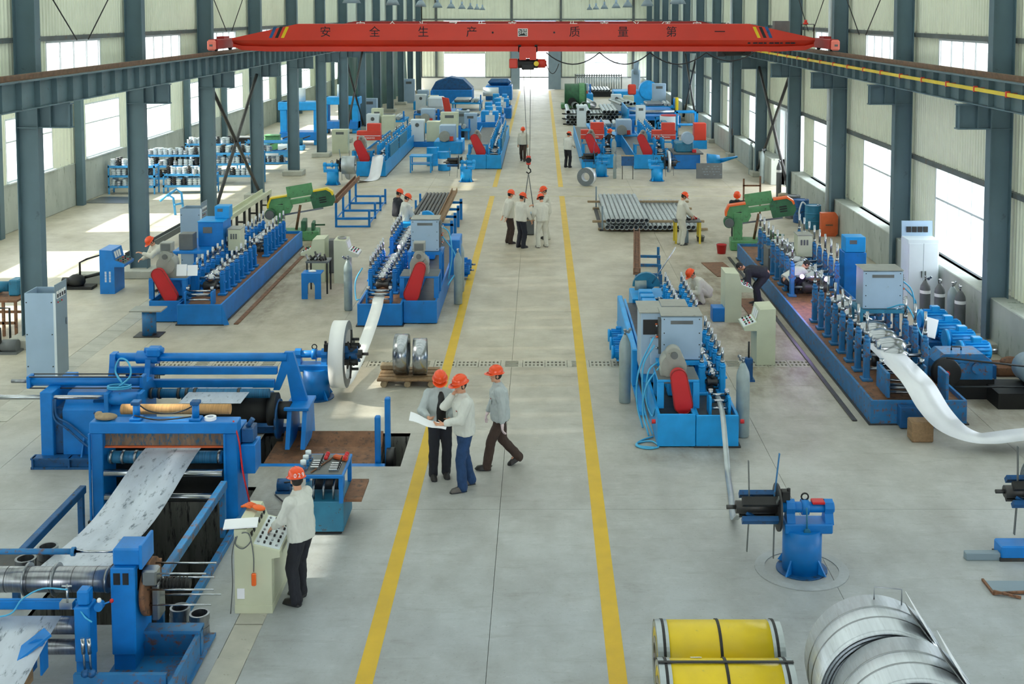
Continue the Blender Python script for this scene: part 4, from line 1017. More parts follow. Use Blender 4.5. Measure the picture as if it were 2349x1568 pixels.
# ================= DECOILERS, COILS AND STRIPS =================
def decoiler(label, loc, rz=0, m='blue', rods=True, group=None):
    'post with bearing head; mandrel towards local -x'
    t = thing('decoiler', label, 'decoiler', loc, rz, group)
    d = B().cyl((0, 0, .02), (0, 0, .62), .275, 32)
    ob('post', d, m, t)
    for i in range(4):
        a = PI / 4 + i * PI / 2; c, s_ = math.cos(a), math.sin(a); g = B()
        p0, p1, p2 = V((c * .27, s_ * .27, .02)), V((c * .40, s_ * .40, .02)), V((c * .27, s_ * .27, .22)); n_ = V((-s_, c, 0)) * .012
        g.add([p0 - n_, p1 - n_, p2 - n_, p0 + n_, p1 + n_, p2 + n_], [(0, 2, 1), (3, 4, 5), (0, 1, 4, 3), (1, 2, 5, 4), (2, 0, 3, 5)]); ob('gusset', g, m, t)
    ob('base_plate', B().cyl((0, 0, 0), (0, 0, .02), .36, 32), 'blue_dark', t)
    ob('saddle', B().bx(-.28, -.16, .58, .40, .16, .72, .015), m, t)
    for x in (-.24, .30):
        q = [(-.13, .7), (.13, .7), (.07, .84), (.1, .92), (.07, 1.0), (0, 1.03), (-.07, 1.0), (-.1, .92), (-.07, .84)]
        ob('bearing_block', B().prism(q, 'x', x, x + .12), m, t)
    sh = ob('spindle', B().cyl((-.3, 0, .91), (.44, 0, .91), .075, 18).cyl((-.02, 0, .91), (.08, 0, .91), .11, 20), m, t)
    ob('eye_bolt', B().tube([(.03 + .05 * math.cos(a * PI / 6), 0, 1.06 + .05 * math.sin(a * PI / 6)) for a in range(13)], .012, 6), 'iron', sh)
    ob('brake', B().bx(-.3, -.03, .98, -.18, .1, 1.14, .01).cyl((-.2, .0, 1.1), (-.2, .0, 1.18), .025, 10), 'iron', t)
    ob('brake_lever', B().cyl((.03, -.18, .6), (.03, -.13, .95), .012, 8).cyl((.03, -.2, .62), (.03, -.12, .62), .05, 12), 'teal', t)
    fl = B().cyl((-.34, 0, .91), (-.37, 0, .91), .33, 28); ob('flange', fl, 'dark_steel', t)
    md = B().cyl((-.95, 0, .91), (-.34, 0, .91), .09, 16).cyl((-1.08, 0, .91), (-.95, 0, .91), .03, 10); mo = ob('mandrel', md, 'dark_steel', t)
    for i in range(4):
        a = PI / 4 + i * PI / 2; c, s_ = math.cos(a), math.sin(a)
        j = B().bar((-.88, c * .19, .91 + s_ * .19), (-.37, c * .19, .91 + s_ * .19), .12, .07, (0, c, s_)); ob('mandrel_jaw', j, ('blue_dark', 'iron')[i % 2], mo)
        k = B().bar((-.8, c * .08, .91 + s_ * .08), (-.68, c * .18, .91 + s_ * .18), .05, .05); ob('jaw_link', k, 'blue_dark', mo)
    if rods:
        for i, (x, a, L) in enumerate(((-.4, 1.45, .75), (-.4, 4.62, .72), (-.4, 2.5, .5), (-.76, 1.6, .68), (-.76, 4.75, .66))):
            r = B().bar((x, math.cos(a) * .15, .91 + math.sin(a) * .15), (x + (.08 if i == 0 else -.02), math.cos(a) * L, .91 + math.sin(a) * L), .045, .014, (1, 0, 0)); ob('arm_rod', r, 'grey_dark' if i else 'blue_worn', t)
    return t
D1 = decoiler('blue decoiler with an empty mandrel on the open floor at right', (3.72, 16.45, 0))
ob('rag', B().bx(.12, -.1, .98, .3, .05, 1.02, .01), 'red', D1, label='red rag on the spindle')
one('floor_ring', B().ring((0, 0, 0), (0, 0, .012), .66, .52, 40), 'floor', 'raised grout ring on the floor around the right decoiler', 'floor ring', (3.72, 16.45, .0))
D2 = decoiler('blue decoiler holding the white strip coil left of the aisle', (-4.62, 24.05, 0), PI, rods=False)
def coil(label, loc, r, ri, wd, rz=0, z=None, m='coil_steel', group=None, ax='x', name='steel_coil'):
    'strip coil with its axis along local x, wound edges and bore visible'
    t = thing(name, label, 'coil', loc, rz, group)
    c = B(); zc = r if z is None else z
    c.lathe([(ri, -wd / 2), (ri, wd / 2), (r, wd / 2), (r, -wd / 2)], (0, 0, zc), (1, 0, 0), 48, True, True); c.sm = [True] * len(c.f)
    body = ob('wound_strip', c, m, t)
    me = body.data
    for s in (-1, 1):
        e = B()
        n = max(5, int((r - ri) / .02))
        prof = []
        for i in range(n + 1):
            q = ri + (r - ri) * i / n; prof += [(q, .001 if i % 2 else .006)]
        ob('coil_edge', e.lathe(prof, (s * wd / 2, 0, zc), (s, 0, 0), 48, False), 'coil_face', t)
    body.data.shade_flat()
    for p_ in body.data.polygons:
        p_.use_smooth = True
    return t
cw = coil('white painted strip coil mounted on the left decoiler', (-4.11, 24.05, .91), .68, .5, .3, 0, 0, 'white')
a_ = B()
for i in range(6):
    a = i * PI / 3 + .3; a_.bar((0, math.cos(a) * .12, math.sin(a) * .12), (0, math.cos(a) * .49, math.sin(a) * .49), .06, .03, (1, 0, 0))
cs = thing('coil_spider', 'dark mandrel spider with bolts inside the white coil', 'spider', (-3.9, 24.05, .91)); ob('spokes', a_, 'iron', cs); ob('spider_hub', B().cyl((-.1, 0, 0), (.14, 0, 0), .13, 18), 'blue_dark', cs)
for i in range(6): ob('bolt', B().cyl((0, math.cos(i * PI / 3 + .3) * .3, math.sin(i * PI / 3 + .3) * .3), (.16, math.cos(i * PI / 3 + .3) * .3, math.sin(i * PI / 3 + .3) * .3), .03, 8), 'iron', cs)
strip('white steel strip running from the left decoiler up into the blue mill', catmull([(-4.10, 24.1, .225), (-4.07, 24.7, .2), (-4.02, 26, .32), (-4.0, 27.6, .55), (-4.05, 29.0, .66), (-4.12, 29.8, .67), (-4.12, 30.3, .67)]), .28, 'white', .006)
strip('narrow rusty strip lying from the light blue mill towards the right decoiler', catmull([(3.3, 21.9, .77), (3.3, 21.5, .76), (3.29, 21.0, .62), (3.24, 20.2, .12), (3.2, 19.8, .02), (3.12, 19.0, .03), (3.0, 18.0, .06), (2.93, 17.0, .55), (2.95, 16.5, .70)]), .095, 'tube_steel', .004)
strip('wide white steel strip curving from the right wall mill down to the floor', catmull([(7.12, 24.6, .98), (7.12, 23.5, .98), (7.12, 22.4, .97), (7.14, 21.9, .9), (7.26, 21.5, .62), (7.5, 21.25, .36), (7.85, 21.15, .22), (8.2, 21.15, .2), (8.7, 21.2, .24), (9.3, 21.2, .3), (9.85, 21.2, .345)], 8), .6, 'steel_strip', .006, (1, 0, 0), tw=[(min(1, max(0, (i - 36) / 22)), (.1, 1, .0)) for i in range(81)])
defm('coil_bright', (176, 180, 184), .24, .95, .12, 3, None, 0, (16, .5, 16))
# pallet with two coils
pt = thing('timber_pallet', 'rough timber pallet carrying two shiny coils by the yellow line', 'pallet', (-2.82, 25.1, 0))
for x in (-.5, 0, .5): ob('log', B().cyl((x, -.42, .07), (x, .42, .07), .07, 10), 'wood_pale', pt)
for i, y_ in enumerate((-.36, -.12, .12, .36)): ob('board', B().bx(-.64, y_ - .09, .14, .62, y_ + .09, .19, .01), 'wood', pt)
ob('block', B().bx(-.66, .25, .19, -.2, .5, .28, .01), 'wood_pale', pt)
coil('shiny steel coil on the pallet, left and larger one', (-2.98, 25.1, .19), .42, .27, .29, 0, None, 'coil_bright')
coil('shiny steel coil on the pallet, right and smaller one', (-2.58, 25.05, .19), .38, .24, .29, .06, None, 'coil_bright')
# yellow wrapped coils at the bottom edge
def ycoil(label, loc, r, L):
    t = thing('wrapped_coil', label, 'coil', loc)
    c = B().lathe([(.2, -L / 2), (.2, L / 2), (r, L / 2), (r, -L / 2)], (0, 0, r), (1, 0, 0), 56, True, True); ob('yellow_wrap', c, 'yellow', t)
    for s in (-1, 1):
        a, b_ = s * L / 2, s * (L / 2 - .13); lo, hi = min(a, b_), max(a, b_)
        ob('edge_guard', B().ring((lo - (.006 if s < 0 else 0), 0, r), (hi + (.006 if s > 0 else 0), 0, r), r + .006, r - .01, 56), 'tube_steel', t)
        ob('edge_guard', B().ring((a - .006, 0, r), (a + .006, 0, r), r, r - .07, 56), 'tube_steel', t)
        q = s * (L / 2 - .075); ob('strap', B().ring((q - .016, 0, r), (q + .016, 0, r), r + .012, r - .01, 56), 'black', t)
        ob('bore_ring', B().ring((a - .012, 0, r), (a + .012, 0, r), .24, .17, 40), 'steel', t)
    ob('strap', B().ring((-.016, 0, r), (.016, 0, r), r + .012, r - .01, 56), 'black', t)
    return t
y1 = ycoil('yellow wrapped coil with black straps, farther of the pair at the bottom edge', (2.06, 13.36, 0), .415, 1.44)
y2 = ycoil('yellow wrapped coil with black straps, nearer of the pair at the bottom edge', (2.02, 12.52, 0), .415, 1.46)
for t, x, a in ((y1, -.28, .62), (y2, -.3, 1.1)):
    T = Matrix.Translation((x, 0, .415)) @ Matrix.Rotation(a - PI / 2, 4, 'X'); ob('paper_tag', B().bx(-.06, -.04, .418, .06, .04, .424, 0, T), 'paper', t)
ob('strap', B().bx(-.74, -.02, .842, .74, .02, .85), 'black', y2)
# big bare steel coils bottom right
def bigcoil(label, loc, r, ri, wd, rz):
    t = thing('steel_coil', label, 'coil', loc, rz)
    prof = [(ri, -wd / 2), (ri, wd / 2)]; n = 7
    c = B().lathe([(ri, -wd / 2), (ri, wd / 2), (r - .01, wd / 2), (r, wd / 2 - .01), (r, -wd / 2 + .01), (r - .01, -wd / 2)], (0, 0, r), (0, 1, 0), 72, True, True); ob('wound_strip', c, 'coil_steel', t)
    for s in (-1, 1):
        prof = [(ri + (r - .01 - ri) * i / 24, .001 if i % 2 else .008) for i in range(25)]
        ob('coil_edge', B().lathe(prof, (0, s * wd / 2, r), (0, s, 0), 64, False), 'coil_face', t)
    ob('outer_wrap', B().lathe([(r + .001, -wd / 2 + .05), (r + .012, -wd / 2 + .06), (r + .012, wd / 2 - .16), (r + .001, wd / 2 - .15)], (0, 0, r), (0, 1, 0), 72), 'coil_steel', t)
    for q in (-.12, .1): ob('strap', B().lathe([(r + .013, q), (r + .016, q + .004), (r + .016, q + .024), (r + .013, q + .028)], (0, 0, r), (0, 1, 0), 72), 'steel', t)
    return t
b1 = bigcoil('large bare steel coil at the bottom right, farther one with a wire loop', (3.66, 12.4, 0), .73, .28, .84, -.05)
b2 = bigcoil('large bare steel coil at the bottom right, nearer one cut by the picture edge', (3.72, 11.5, 0), .73, .28, .84, -.07)
ob('wire_loop', B().tube([(.0, .3, 1.44), (.0, .3, 1.6), (.3, .3, 1.58), (.3, .3, 1.4)], .008, 6), 'steel', b1)
for t, y_ in ((b1, .02), (b2, .1)):
    for i, (a, s_) in enumerate(((.62, .52), (.72, .3))):
        T = Matrix.Translation((0, y_ - .2 * i, .73)) @ Matrix.Rotation(PI / 2 - a - .25, 4, 'Y') @ Matrix.Translation((.0, 0, .76)) @ Matrix.Rotation(.32, 4, 'Y')
        ob('paper_sheet', B().bx(-.3, -s_ / 2, 0, .34, s_ / 2, .004, 0, T), 'paper' if i == 0 else 'grey_dark', t)
# right edge decoiler, step, frame
D3 = decoiler('partly visible blue decoiler at the right edge of the picture', (7.75, 17.0, 0), 0)
coil('pale coil end on the decoiler at the right edge of the picture', (7.25, 17.0, .91), .42, .24, .12, 0, 0, 'cab_grey')
t = thing('floor_beam', 'short blue box beam with a grey steel angle on the floor at the right edge', 'beam', at(2300, 1287)); ob('box_beam', B().bx(-.02, 0, 0, .9, .3, .22, .02), 'blue', t); ob('angle_bar', B().bx(-.52, .02, 0, -.02, .14, .11, .01), 'cab_side', t); ob('beam_skid', B().bx(-.04, -.01, 0, .92, .31, .05), 'dark_steel', t)
t = thing('sheet_rack', 'rusty angle frame with a grey sheet lying on the floor at the right edge', 'frame', at(2285, 1365)); ob('sheet', B().bx(0, .05, .0, .7, .38, .02), 'cab_side', t)
for q in (((-.03, 0, .02), (-.03, .42, .02)), ((-.03, 0, .03), (.7, .06, .03)), ((-.03, .02, .05), (.3, -.1, .02))): ob('angle_bar', B().bar(q[0], q[1], .03, .03), 'rusty', t)
one('timber_block', B().bx(-.2, 0, 0, .2, .32, .38, .02), 'wood', 'brown timber block standing under the wide white strip', 'block', (7.05, 21.45, 0))
b = B().bx(-.3, 0, .0, .3, .5, .25, .05).sph((.1, .2, .28), .2, 10, (1.2, 1, .6)); one('sacking', b, 'rusty', 'heap of brown sacking against the right wall', 'sacking', (10.2, 25.4, 0))

decoiler('blue decoiler just outside the right edge holding the wide strip', (9.85, 20.3, 0), -PI / 2, rods=False)
coil('wide white strip coil just outside the right edge', (9.85, 21.2, .91), .56, .26, .6, PI / 2, 0, 'steel_strip')
# ================= SLITTING LINE =================
def wthing(name, label, cat, loc, group=None): return thing(name, label, cat, loc, 0, group)
def wob(name, bm, m, t, **k):
    'part given in world coordinates under a root that only translates'
    return ob(name, bm, m, t, tuple(-t.location), **k)
defm('arbor', (158, 160, 164), .3, .9, .18, 3, ((90, 90, 92), .3), 0, (9, .5, .5))
defm('blue_rings', (28, 100, 140), .5, .1, .35, 6, ((60, 110, 150), .4), 0, (12, .3, .3))
defm('cardboard', (196, 150, 96), .8, 0, .2, 5, None, 0, (9, .5, .5))
defm('rust_plate', (128, 104, 84), .7, .1, .3, 3, ((44, 92, 120), .5), 0, (3, 1, 1))
# -- slitter head at the lower left --
t = wthing('slitter', 'blue slitting head with a big ringed arbor at the lower left corner', 'slitter', (-5.4, 13.8, 0))
h = B().bx(-5.12, 13.72, .25, -4.83, 14.3, 1.32, .012).bx(-5.1, 13.74, .02, -4.85, 14.28, .25)
hs = wob('housing', h, 'blue', t)
ob('recess_shade', B().bx(-4.832, 13.82, 1.0, -4.826, 14.02, 1.26), 'black', hs); ob('recess_shade', B().bx(-5.08, 13.712, 1.12, -5.0, 13.722, 1.26), 'black', hs); ob('recess_shade', B().bx(-4.97, 13.712, 1.12, -4.9, 13.722, 1.26), 'black', hs)  # thin black panels painting the shade of the housing cutouts
ob('top_block', B().bx(-5.11, 13.78, 1.32, -4.76, 14.14, 1.53, .02), 'blue', hs); ob('top_plate', B().bx(-4.79, 13.76, 1.28, -4.75, 14.2, 1.58, .008), 'blue', hs)
ar = wob('arbor', B().cyl((-7.2, 14.0, 1.05), (-5.22, 14.0, 1.05), .15, 32).cyl((-5.22, 14.0, 1.05), (-5.0, 14, 1.05), .1, 24), 'arbor', t)
for x in (-6.22, -5.87, -5.24): ob('spacer', B().cyl((x - .012, 14.0, 1.05), (x + .012, 14.0, 1.05), .195 if x < -5.5 else .155, 36), 'steel', ar)
for i in range(7): ob('groove', B().cyl((-7.0 + .27 * i, 14.0, 1.05), (-6.995 + .27 * i, 14.0, 1.05), .152, 32), 'iron', ar)
lw = wob('lower_roller', B().cyl((-7.2, 13.5, .74), (-5.36, 13.5, .74), .1, 28), 'arbor', t); wob('lower_roller', B().cyl((-7.2, 13.46, .5), (-5.36, 13.46, .5), .085, 28), 'arbor', t)
c = B().bx(-5.42, 13.36, .36, -5.24, 13.6, 1.02, .015).bx(-5.4, 13.4, 1.02, -5.26, 13.56, 1.2, .02).bx(-5.41, 13.38, 0, -5.25, 13.58, .36); wob('roller_post', c, 'blue', t)
wob('cross_bar', B().bx(-7.2, 13.62, .86, -5.4, 13.72, .96, .01).cyl((-7.2, 13.6, 1.0), (-5.36, 13.6, 1.0), .012, 8), 'blue', t)
wob('table_plate', B().bx(-7.2, 14.25, .92, -6.05, 15.0, .96), 'dark_steel', t); wob('side_plate', B().bx(-5.3, 14.3, .9, -4.85, 14.8, .94), 'rusty', t)
cy = wob('ram', B().cyl((-7.2, 13.95, 1.42), (-5.62, 13.95, 1.42), .035, 14).cyl((-5.66, 13.95, 1.42), (-5.62, 13.95, 1.42), .055, 14), 'blue_worn', t); ob('ram_rod', B().cyl((-5.62, 13.95, 1.42), (-5.11, 13.95, 1.42), .016, 10), 'chrome', cy)
fw = wob('flywheel', B().cyl((-4.8, 14.1, .92), (-4.74, 14.1, .92), .34, 36), 'rusty', t); ob('hub_cage', B().bx(-4.78, 13.8, 1.05, -4.6, 13.98, 1.25, .02).bx(-4.72, 13.95, .55, -4.62, 14.2, 1.0, .02), 'steel', fw)
sp = B().cyl((-4.74, 14.1, .95), (-4.28, 14.1, .95), .055, 16)
for i in range(9): sp.lathe([(.06, 0), (.085, .012), (.06, .024)], (-4.7 + .045 * i, 14.1, .95), (1, 0, 0), 18)
ob('spring_spindle', sp, 'iron', fw)
for i, (dy, dz) in enumerate(((-.16, .2), (.12, .2), (-.2, .02), (.2, -.02), (-.14, -.2), (.12, -.2))): ob('tie_bar', B().cyl((-4.74, 14.1 + dy, .95 + dz), (-4.04 + .05 * (i % 3), 14.1 + dy, .95 + dz), .012, 8), 'chrome', fw)
b = B().bx(-5.15, 12.6, .02, -4.12, 14.6, .06).bx(-5.15, 14.05, .06, -4.15, 14.15, .38).bx(-5.15, 14.0, .36, -4.15, 14.2, .40).bx(-4.2, 12.6, .06, -4.15, 14.0, .36).bx(-5.3, 13.0, .06, -4.25, 13.06, .42)
wob('base_frame', b, 'blue_worn', t)
g = B().prism([(-6.1, .58), (-5.72, .84), (-5.62, .84), (-5.62, .78), (-5.98, .3), (-6.1, .3)], 'y', 13.0, 13.03); g.bar((-6.05, 12.72, .60), (-5.62, 13.12, .86), .2, .03); wob('strip_guide', g, 'blue', t)
for i in range(3): wob('guide_rib', B().bx(-5.68 - .13 * i, 13.02, .4, -5.66 - .13 * i, 13.2, .82 - .09 * i), 'blue', t)
for i in range(2): lv = wob('lever', B().cyl((-5.16 + .07 * i, 13.0, .45), (-5.19 + .07 * i, 13.02, .82), .014, 8).cyl((-5.18 + .07 * i, 13.015, .66), (-5.19 + .07 * i, 13.02, .84), .022, 10), 'chrome', t); ob('lever_base', B().sph((-5.16 + .07 * i, 13.0, .44), .05, 10), 'blue_dark', lv)
v = wob('valve', B().cyl((-5.15, 13.4, 1.0), (-5.15, 13.5, 1.0), .05, 12).cyl((-5.15, 13.45, 1.0), (-5.02, 13.43, 1.06), .01, 6), 'blue', t); ob('knob', B().sph((-5.0, 13.43, 1.07), .025, 8), 'red', v); ob('knob', B().sph((-5.15, 13.44, 1.07), .028, 8), 'white', v)
wob('air_fitting', B().cyl((-5.52, 13.44, 1.02), (-5.52, 13.44, 1.26), .014, 8).bx(-5.6, 13.4, .98, -5.45, 13.5, 1.06).cyl((-5.58, 13.44, 1.24), (-5.46, 13.44, 1.24), .012, 8), 'chrome', t)
hoses('cyan air hose looping across the slitter arbor', [[(-5.5, 13.4, 1.22), (-5.8, 13.42, 1.22), (-6.05, 13.45, 1.08), (-6.2, 13.45, .9), (-6.5, 13.42, .88), (-6.9, 13.4, .95)], [(-5.36, 13.38, 1.0), (-5.28, 13.34, .92), (-5.2, 13.34, .86)]], .01)
one('timber_beam', B().bx(-.85, 0, 0, 0, .2, .2, .02), 'wood', 'weathered timber beam at the lower left corner before the strip', 'timber', (-5.72, 12.75, .38))
one('trestle', B().bx(-.3, 0, 0, .0, .2, .36, .02), 'dark_steel', 'dark block under the weathered timber beam', 'trestle', (-6.0, 12.75, 0))
rg = B().ring((0, 0, 0), (0, 0, .078), .128, .1, 28).mesh('spacer_ring', 'arbor')
def rings(label, x, y_, z, n, group):
    for i in range(n):
        o = ob('spacer_ring', rg, None, None, (x + RN.uniform(-.008, .008), y_ + RN.uniform(-.008, .008), z + .08 * i), RN.uniform(0, 6), label % ('top' if i == n - 1 else ('bottom' if i == 0 else ('second from the top' if i == n - 2 else 'middle')))); o['category'] = 'ring'; o['group'] = group
rings('dark steel spacer ring, %s of the left stack beside the slitter housing', -4.62, 14.75, 0, 4, 'spacer rings beside the slitter')
rings('dark steel spacer ring, %s of the right stack beside the slitter housing', -4.33, 14.6, 0, 4, 'spacer rings beside the slitter')
rings('steel spacer ring, %s of the nearer stack on the slitter table', -6.43, 14.4, .965, 2, 'spacer rings on the slitter table')
rings('steel spacer ring, %s of the farther stack on the slitter table', -6.28, 14.75, .965, 2, 'spacer rings on the slitter table')
strip('broad dull steel sheet hanging over the pit into the slitter', catmull([(-5.74, 18.3, 1.12), (-5.74, 17.9, 1.12), (-5.74, 17.35, 1.07), (-5.74, 16.3, .955), (-5.74, 15.6, .95), (-5.74, 14.8, 1.03), (-5.74, 14.2, 1.1), (-5.74, 13.98, 1.1)]), .86, 'dirty_strip', .006, name='steel_sheet')
strip('slit steel sheet leaving the slitter at the lower left corner', [(-6.12, 13.5, .85), (-6.12, 13.2, .80), (-6.12, 12.6, .66), (-6.12, 12.0, .5)], 1.0, 'dirty_strip', .006, name='steel_sheet')
# -- guard rails round the pit --
for lb, X, z, ya, yb, m in (('left', -6.98, .66, 15.2, 17.7, 'blue_dark'), ('right', -4.8, .77, 14.4, 17.6, 'blue_worn')):
    g = wthing('guard_rail', '%s blue steel guide rail along the pit under the sheet' % lb, 'rail', (X, (ya + yb) / 2, 0))
    wob('rail_bar', B().bx(X - .05, ya, z - .06, X + .05, yb, z + .06, .008), m, g)
    for yy in (ya + .15, yb - .1): wob('rail_post', B().bx(X - .04, yy - .04, 0, X + .04, yy + .04, z - .06), m, g)
one('pit_curb', B().bx(-.05, -2.5, 0, .05, 1.9, .1, .01), 'blue_worn', 'low blue curb beam along the right edge of the pit', 'curb', (-4.67, 16.6, 0))
# -- tension stand --
t = wthing('tension_stand', 'blue roller stand from which the broad sheet comes out', 'roller stand', (-5.8, 18.3, 0))
for x0, x1, xs_ in ((-6.96, -6.78, 0), (-4.9, -4.7, 1)):
    p = wob('side_frame', B().bx(x0, 18.0, .02, x1, 18.65, 1.42, .012), 'blue', t)
    ob('frame_foot', B().bx(x0 - .06, 17.95, 0, x1 + .06, 18.7, .04), 'dark_steel', p)
    ob('edge_flange', B().bx(x0 + (.0 if xs_ else -.03), 17.96, .05, x0 + (.03 if xs_ else .0), 18.0, 1.42), 'blue', p)
wob('top_beam', B().bx(-6.97, 17.97, 1.42, -4.69, 18.25, 1.6, .012), 'blue', t)
wob('scraper_plate', B().bx(-6.78, 18.12, 1.18, -4.9, 18.16, 1.4), 'rust_plate', t); wob('scraper_edge', B().bx(-6.78, 18.08, 1.16, -4.9, 18.14, 1.185), 'orange_box', t)
wob('ring_roller', B().cyl((-6.72, 18.12, 1.0), (-4.95, 18.12, 1.0), .095, 26), 'blue_rings', t)
for x in (-6.68, -6.5, -6.3, -5.0): wob('collar', B().cyl((x - .02, 18.12, 1.0), (x + .02, 18.12, 1.0), .105, 26), 'steel', t)
for z, y_ in ((.80, 17.98), (.42, 17.98)): wob('chrome_roller', B().cyl((-6.75, y_, z), (-4.92, y_, z), .06, 22), 'chrome', t)
wob('back_plate', B().bx(-6.78, 18.55, .1, -4.9, 18.6, 1.1), 'black', t)  # black sheet painting the dark void between the rollers
for x in (-6.28, -5.36):
    a = wob('air_cylinder', B().bx(x - .09, 18.02, 1.6, x + .09, 18.2, 1.64, .01).cyl((x, 18.11, 1.64), (x, 18.11, 1.86), .055, 16), 'blue', t); ob('end_cap', B().bx(x - .07, 18.04, 1.84, x + .07, 18.18, 1.9, .01), 'blue_dark', a)
wob('wrapped_tube', B().cyl((-6.62, 18.42, 1.66), (-4.9, 18.42, 1.66), .08, 22), 'cardboard', t)
wob('valve_block', B().bx(-4.68, 18.2, 1.2, -4.5, 18.5, 1.42, .01).cyl((-4.6, 18.3, 1.42), (-4.52, 18.3, 1.55), .04, 10), 'blue_dark', t); wob('side_box', B().bx(-4.68, 18.15, .72, -4.46, 18.55, 1.18, .01), 'blue', t)
one('tape_roll', B().ring((0, 0, 0), (0, 0, .05), .09, .05, 20), 'paper', 'white tape roll lying on the roller stand beam', 'tape', (-5.13, 18.1, 1.602))
one('rag_bundle', B().sph((0, 0, .05), .12, 12, (1.5, .8, .45)).sph((-.12, .02, .06), .07, 8), 'wood_pale', 'beige rag bundle on the left end of the roller stand', 'rag', (-6.75, 18.1, 1.6))
hoses('black hoses drooping between the small air cylinders of the roller stand', [[(-6.28, 18.12, 1.86), (-6.1, 18.15, 1.72), (-5.8, 18.15, 1.68), (-5.55, 18.12, 1.74), (-5.36, 18.1, 1.84)], [(-6.28, 18.0, 1.7), (-5.9, 18.0, 1.63), (-5.4, 18.0, 1.68)]], .012, 'cable')
hoses('red air hose hanging down the right frame of the roller stand', [[(-4.75, 18.0, 1.62), (-4.66, 17.97, 1.3), (-4.6, 17.96, .8), (-4.5, 17.95, .3), (-4.46, 17.9, .02)]], .014, 'red')
# -- gearbox housing and cylinders at the left --
t = wthing('gearbox_housing', 'large blue gearbox housing on a skid left of the roller stand', 'gearbox', (-8.1, 20.9, 0))
wob('skid', B().bx(-8.85, 20.15, .0, -7.5, 21.9, .04).bx(-8.85, 20.2, .04, -7.5, 20.24, .17).bx(-8.85, 20.15, .17, -7.5, 20.35, .2), 'blue_dark', t)
for x in (-8.83, -8.2, -7.55): wob('skid_rib', B().bx(x, 20.14, .02, x + .03, 20.3, .2), 'blue_dark', t)
wob('case', B().prism([(20.35, .2), (20.35, .98), (20.62, 1.22), (21.5, 1.22), (21.7, .98), (21.7, .2)], 'x', -8.35, -7.15), 'blue', t)
wob('end_plate', B().bx(-8.72, 20.3, .04, -8.5, 21.5, 1.32, .012), 'blue', t); wob('web_plate', B().bx(-8.5, 20.4, .2, -8.35, 21.4, 1.0), 'blue_dark', t)
for x in (-8.0, -7.45): wob('gusset', B().prism([(20.2, .2), (20.35, .2), (20.35, .5)], 'x', x, x + .025), 'blue', t)
wob('cover_disc', B().cyl((-7.75, 20.5, 1.12), (-7.75, 20.46, 1.09), .1, 20), 'blue_dark', t)
cy = wob('ram', B().cyl((-9.05, 20.75, 1.38), (-7.05, 20.75, 1.38), .085, 22).bx(-9.1, 20.65, 1.27, -9.03, 20.85, 1.49, .01).bx(-7.1, 20.65, 1.27, -7.03, 20.85, 1.49, .01), 'blue', t)
for dy, dz in ((-.09, .1), (.09, .1), (-.09, -.1)): ob('tie_bar', B().cyl((-9.05, 20.75 + dy, 1.38 + dz), (-7.05, 20.75 + dy, 1.38 + dz), .012, 6), 'dark_steel', cy)
ob('ram_rod', B().cyl((-9.4, 20.75, 1.38), (-9.1, 20.75, 1.38), .035, 12), 'steel', cy)
cy = wob('ram', B().cyl((-7.55, 20.4, 1.18), (-6.98, 20.4, 1.18), .11, 22).bx(-7.6, 20.28, .96, -7.52, 20.52, 1.3, .01).bx(-7.02, 20.28, 1.04, -6.95, 20.52, 1.3, .01), 'blue', t); ob('ram_rod', B().cyl((-9.9, 20.4, 1.2), (-7.55, 20.4, 1.2), .04, 14), 'chrome', cy)
hoses('cyan hose coil lying on the blue hydraulic cylinders', [[(-7.35, 20.5, 1.42), (-7.5, 20.6, 1.6), (-7.42, 20.6, 1.82), (-7.25, 20.55, 1.78), (-7.2, 20.5, 1.55), (-7.4, 20.45, 1.36)], [(-7.4 + .2 * math.cos(a * .8), 20.5 + .12 * math.sin(a * .8), 1.32 + .004 * a) for a in range(17)]], .018)
hoses('black hydraulic hoses running down the gearbox housing front', [[(-8.45, 20.3, 1.2), (-8.42, 20.28, .9), (-8.2, 20.3, .75), (-7.9, 20.28, .5), (-7.6, 20.27, .28), (-7.4, 20.2, .2)], [(-8.48, 20.3, 1.2), (-8.46, 20.27, .86), (-8.25, 20.28, .68), (-7.95, 20.26, .42), (-7.65, 20.24, .22)]], .02, 'blue_dark')
# -- uncoiler frame --
t = wthing('uncoiler', 'blue uncoiler with long cross beams and an A shaped end frame', 'uncoiler', (-6.2, 21.8, 0))
wob('top_tube', B().cyl((-7.95, 21.75, 1.52), (-4.72, 21.75, 1.52), .08, 22).cyl((-7.5, 21.75, 1.52), (-7.1, 21.75, 1.52), .12, 22), 'blue', t)
wob('cross_beam', B().bx(-7.9, 21.7, 1.20, -4.9, 21.8, 1.34, .01), 'blue', t); wob('cross_beam', B().bx(-7.25, 21.7, .95, -4.95, 21.8, 1.1, .01), 'blue', t)
for x in (-7.98, -7.32):
    wob('swing_arm', B().prism([(21.65, 1.6), (21.85, 1.6), (21.9, 1.45), (21.75, .8), (21.35, .4), (21.2, .45), (21.6, 1.35)], 'x', x, x + .1), 'blue', t)
wob('clevis', B().bx(-7.3, 21.6, 1.55, -7.05, 21.85, 1.72, .03).cyl((-7.35, 21.72, 1.66), (-7.0, 21.72, 1.66), .05, 14), 'blue', t)
fr = B(); fr.prism([(-4.98, .9), (-4.76, 1.62), (-4.6, 1.62), (-4.32, .62), (-4.62, .62), (-4.72, 1.22), (-4.86, .9)], 'y', 21.72, 21.82); wob('a_frame', fr, 'blue', t)
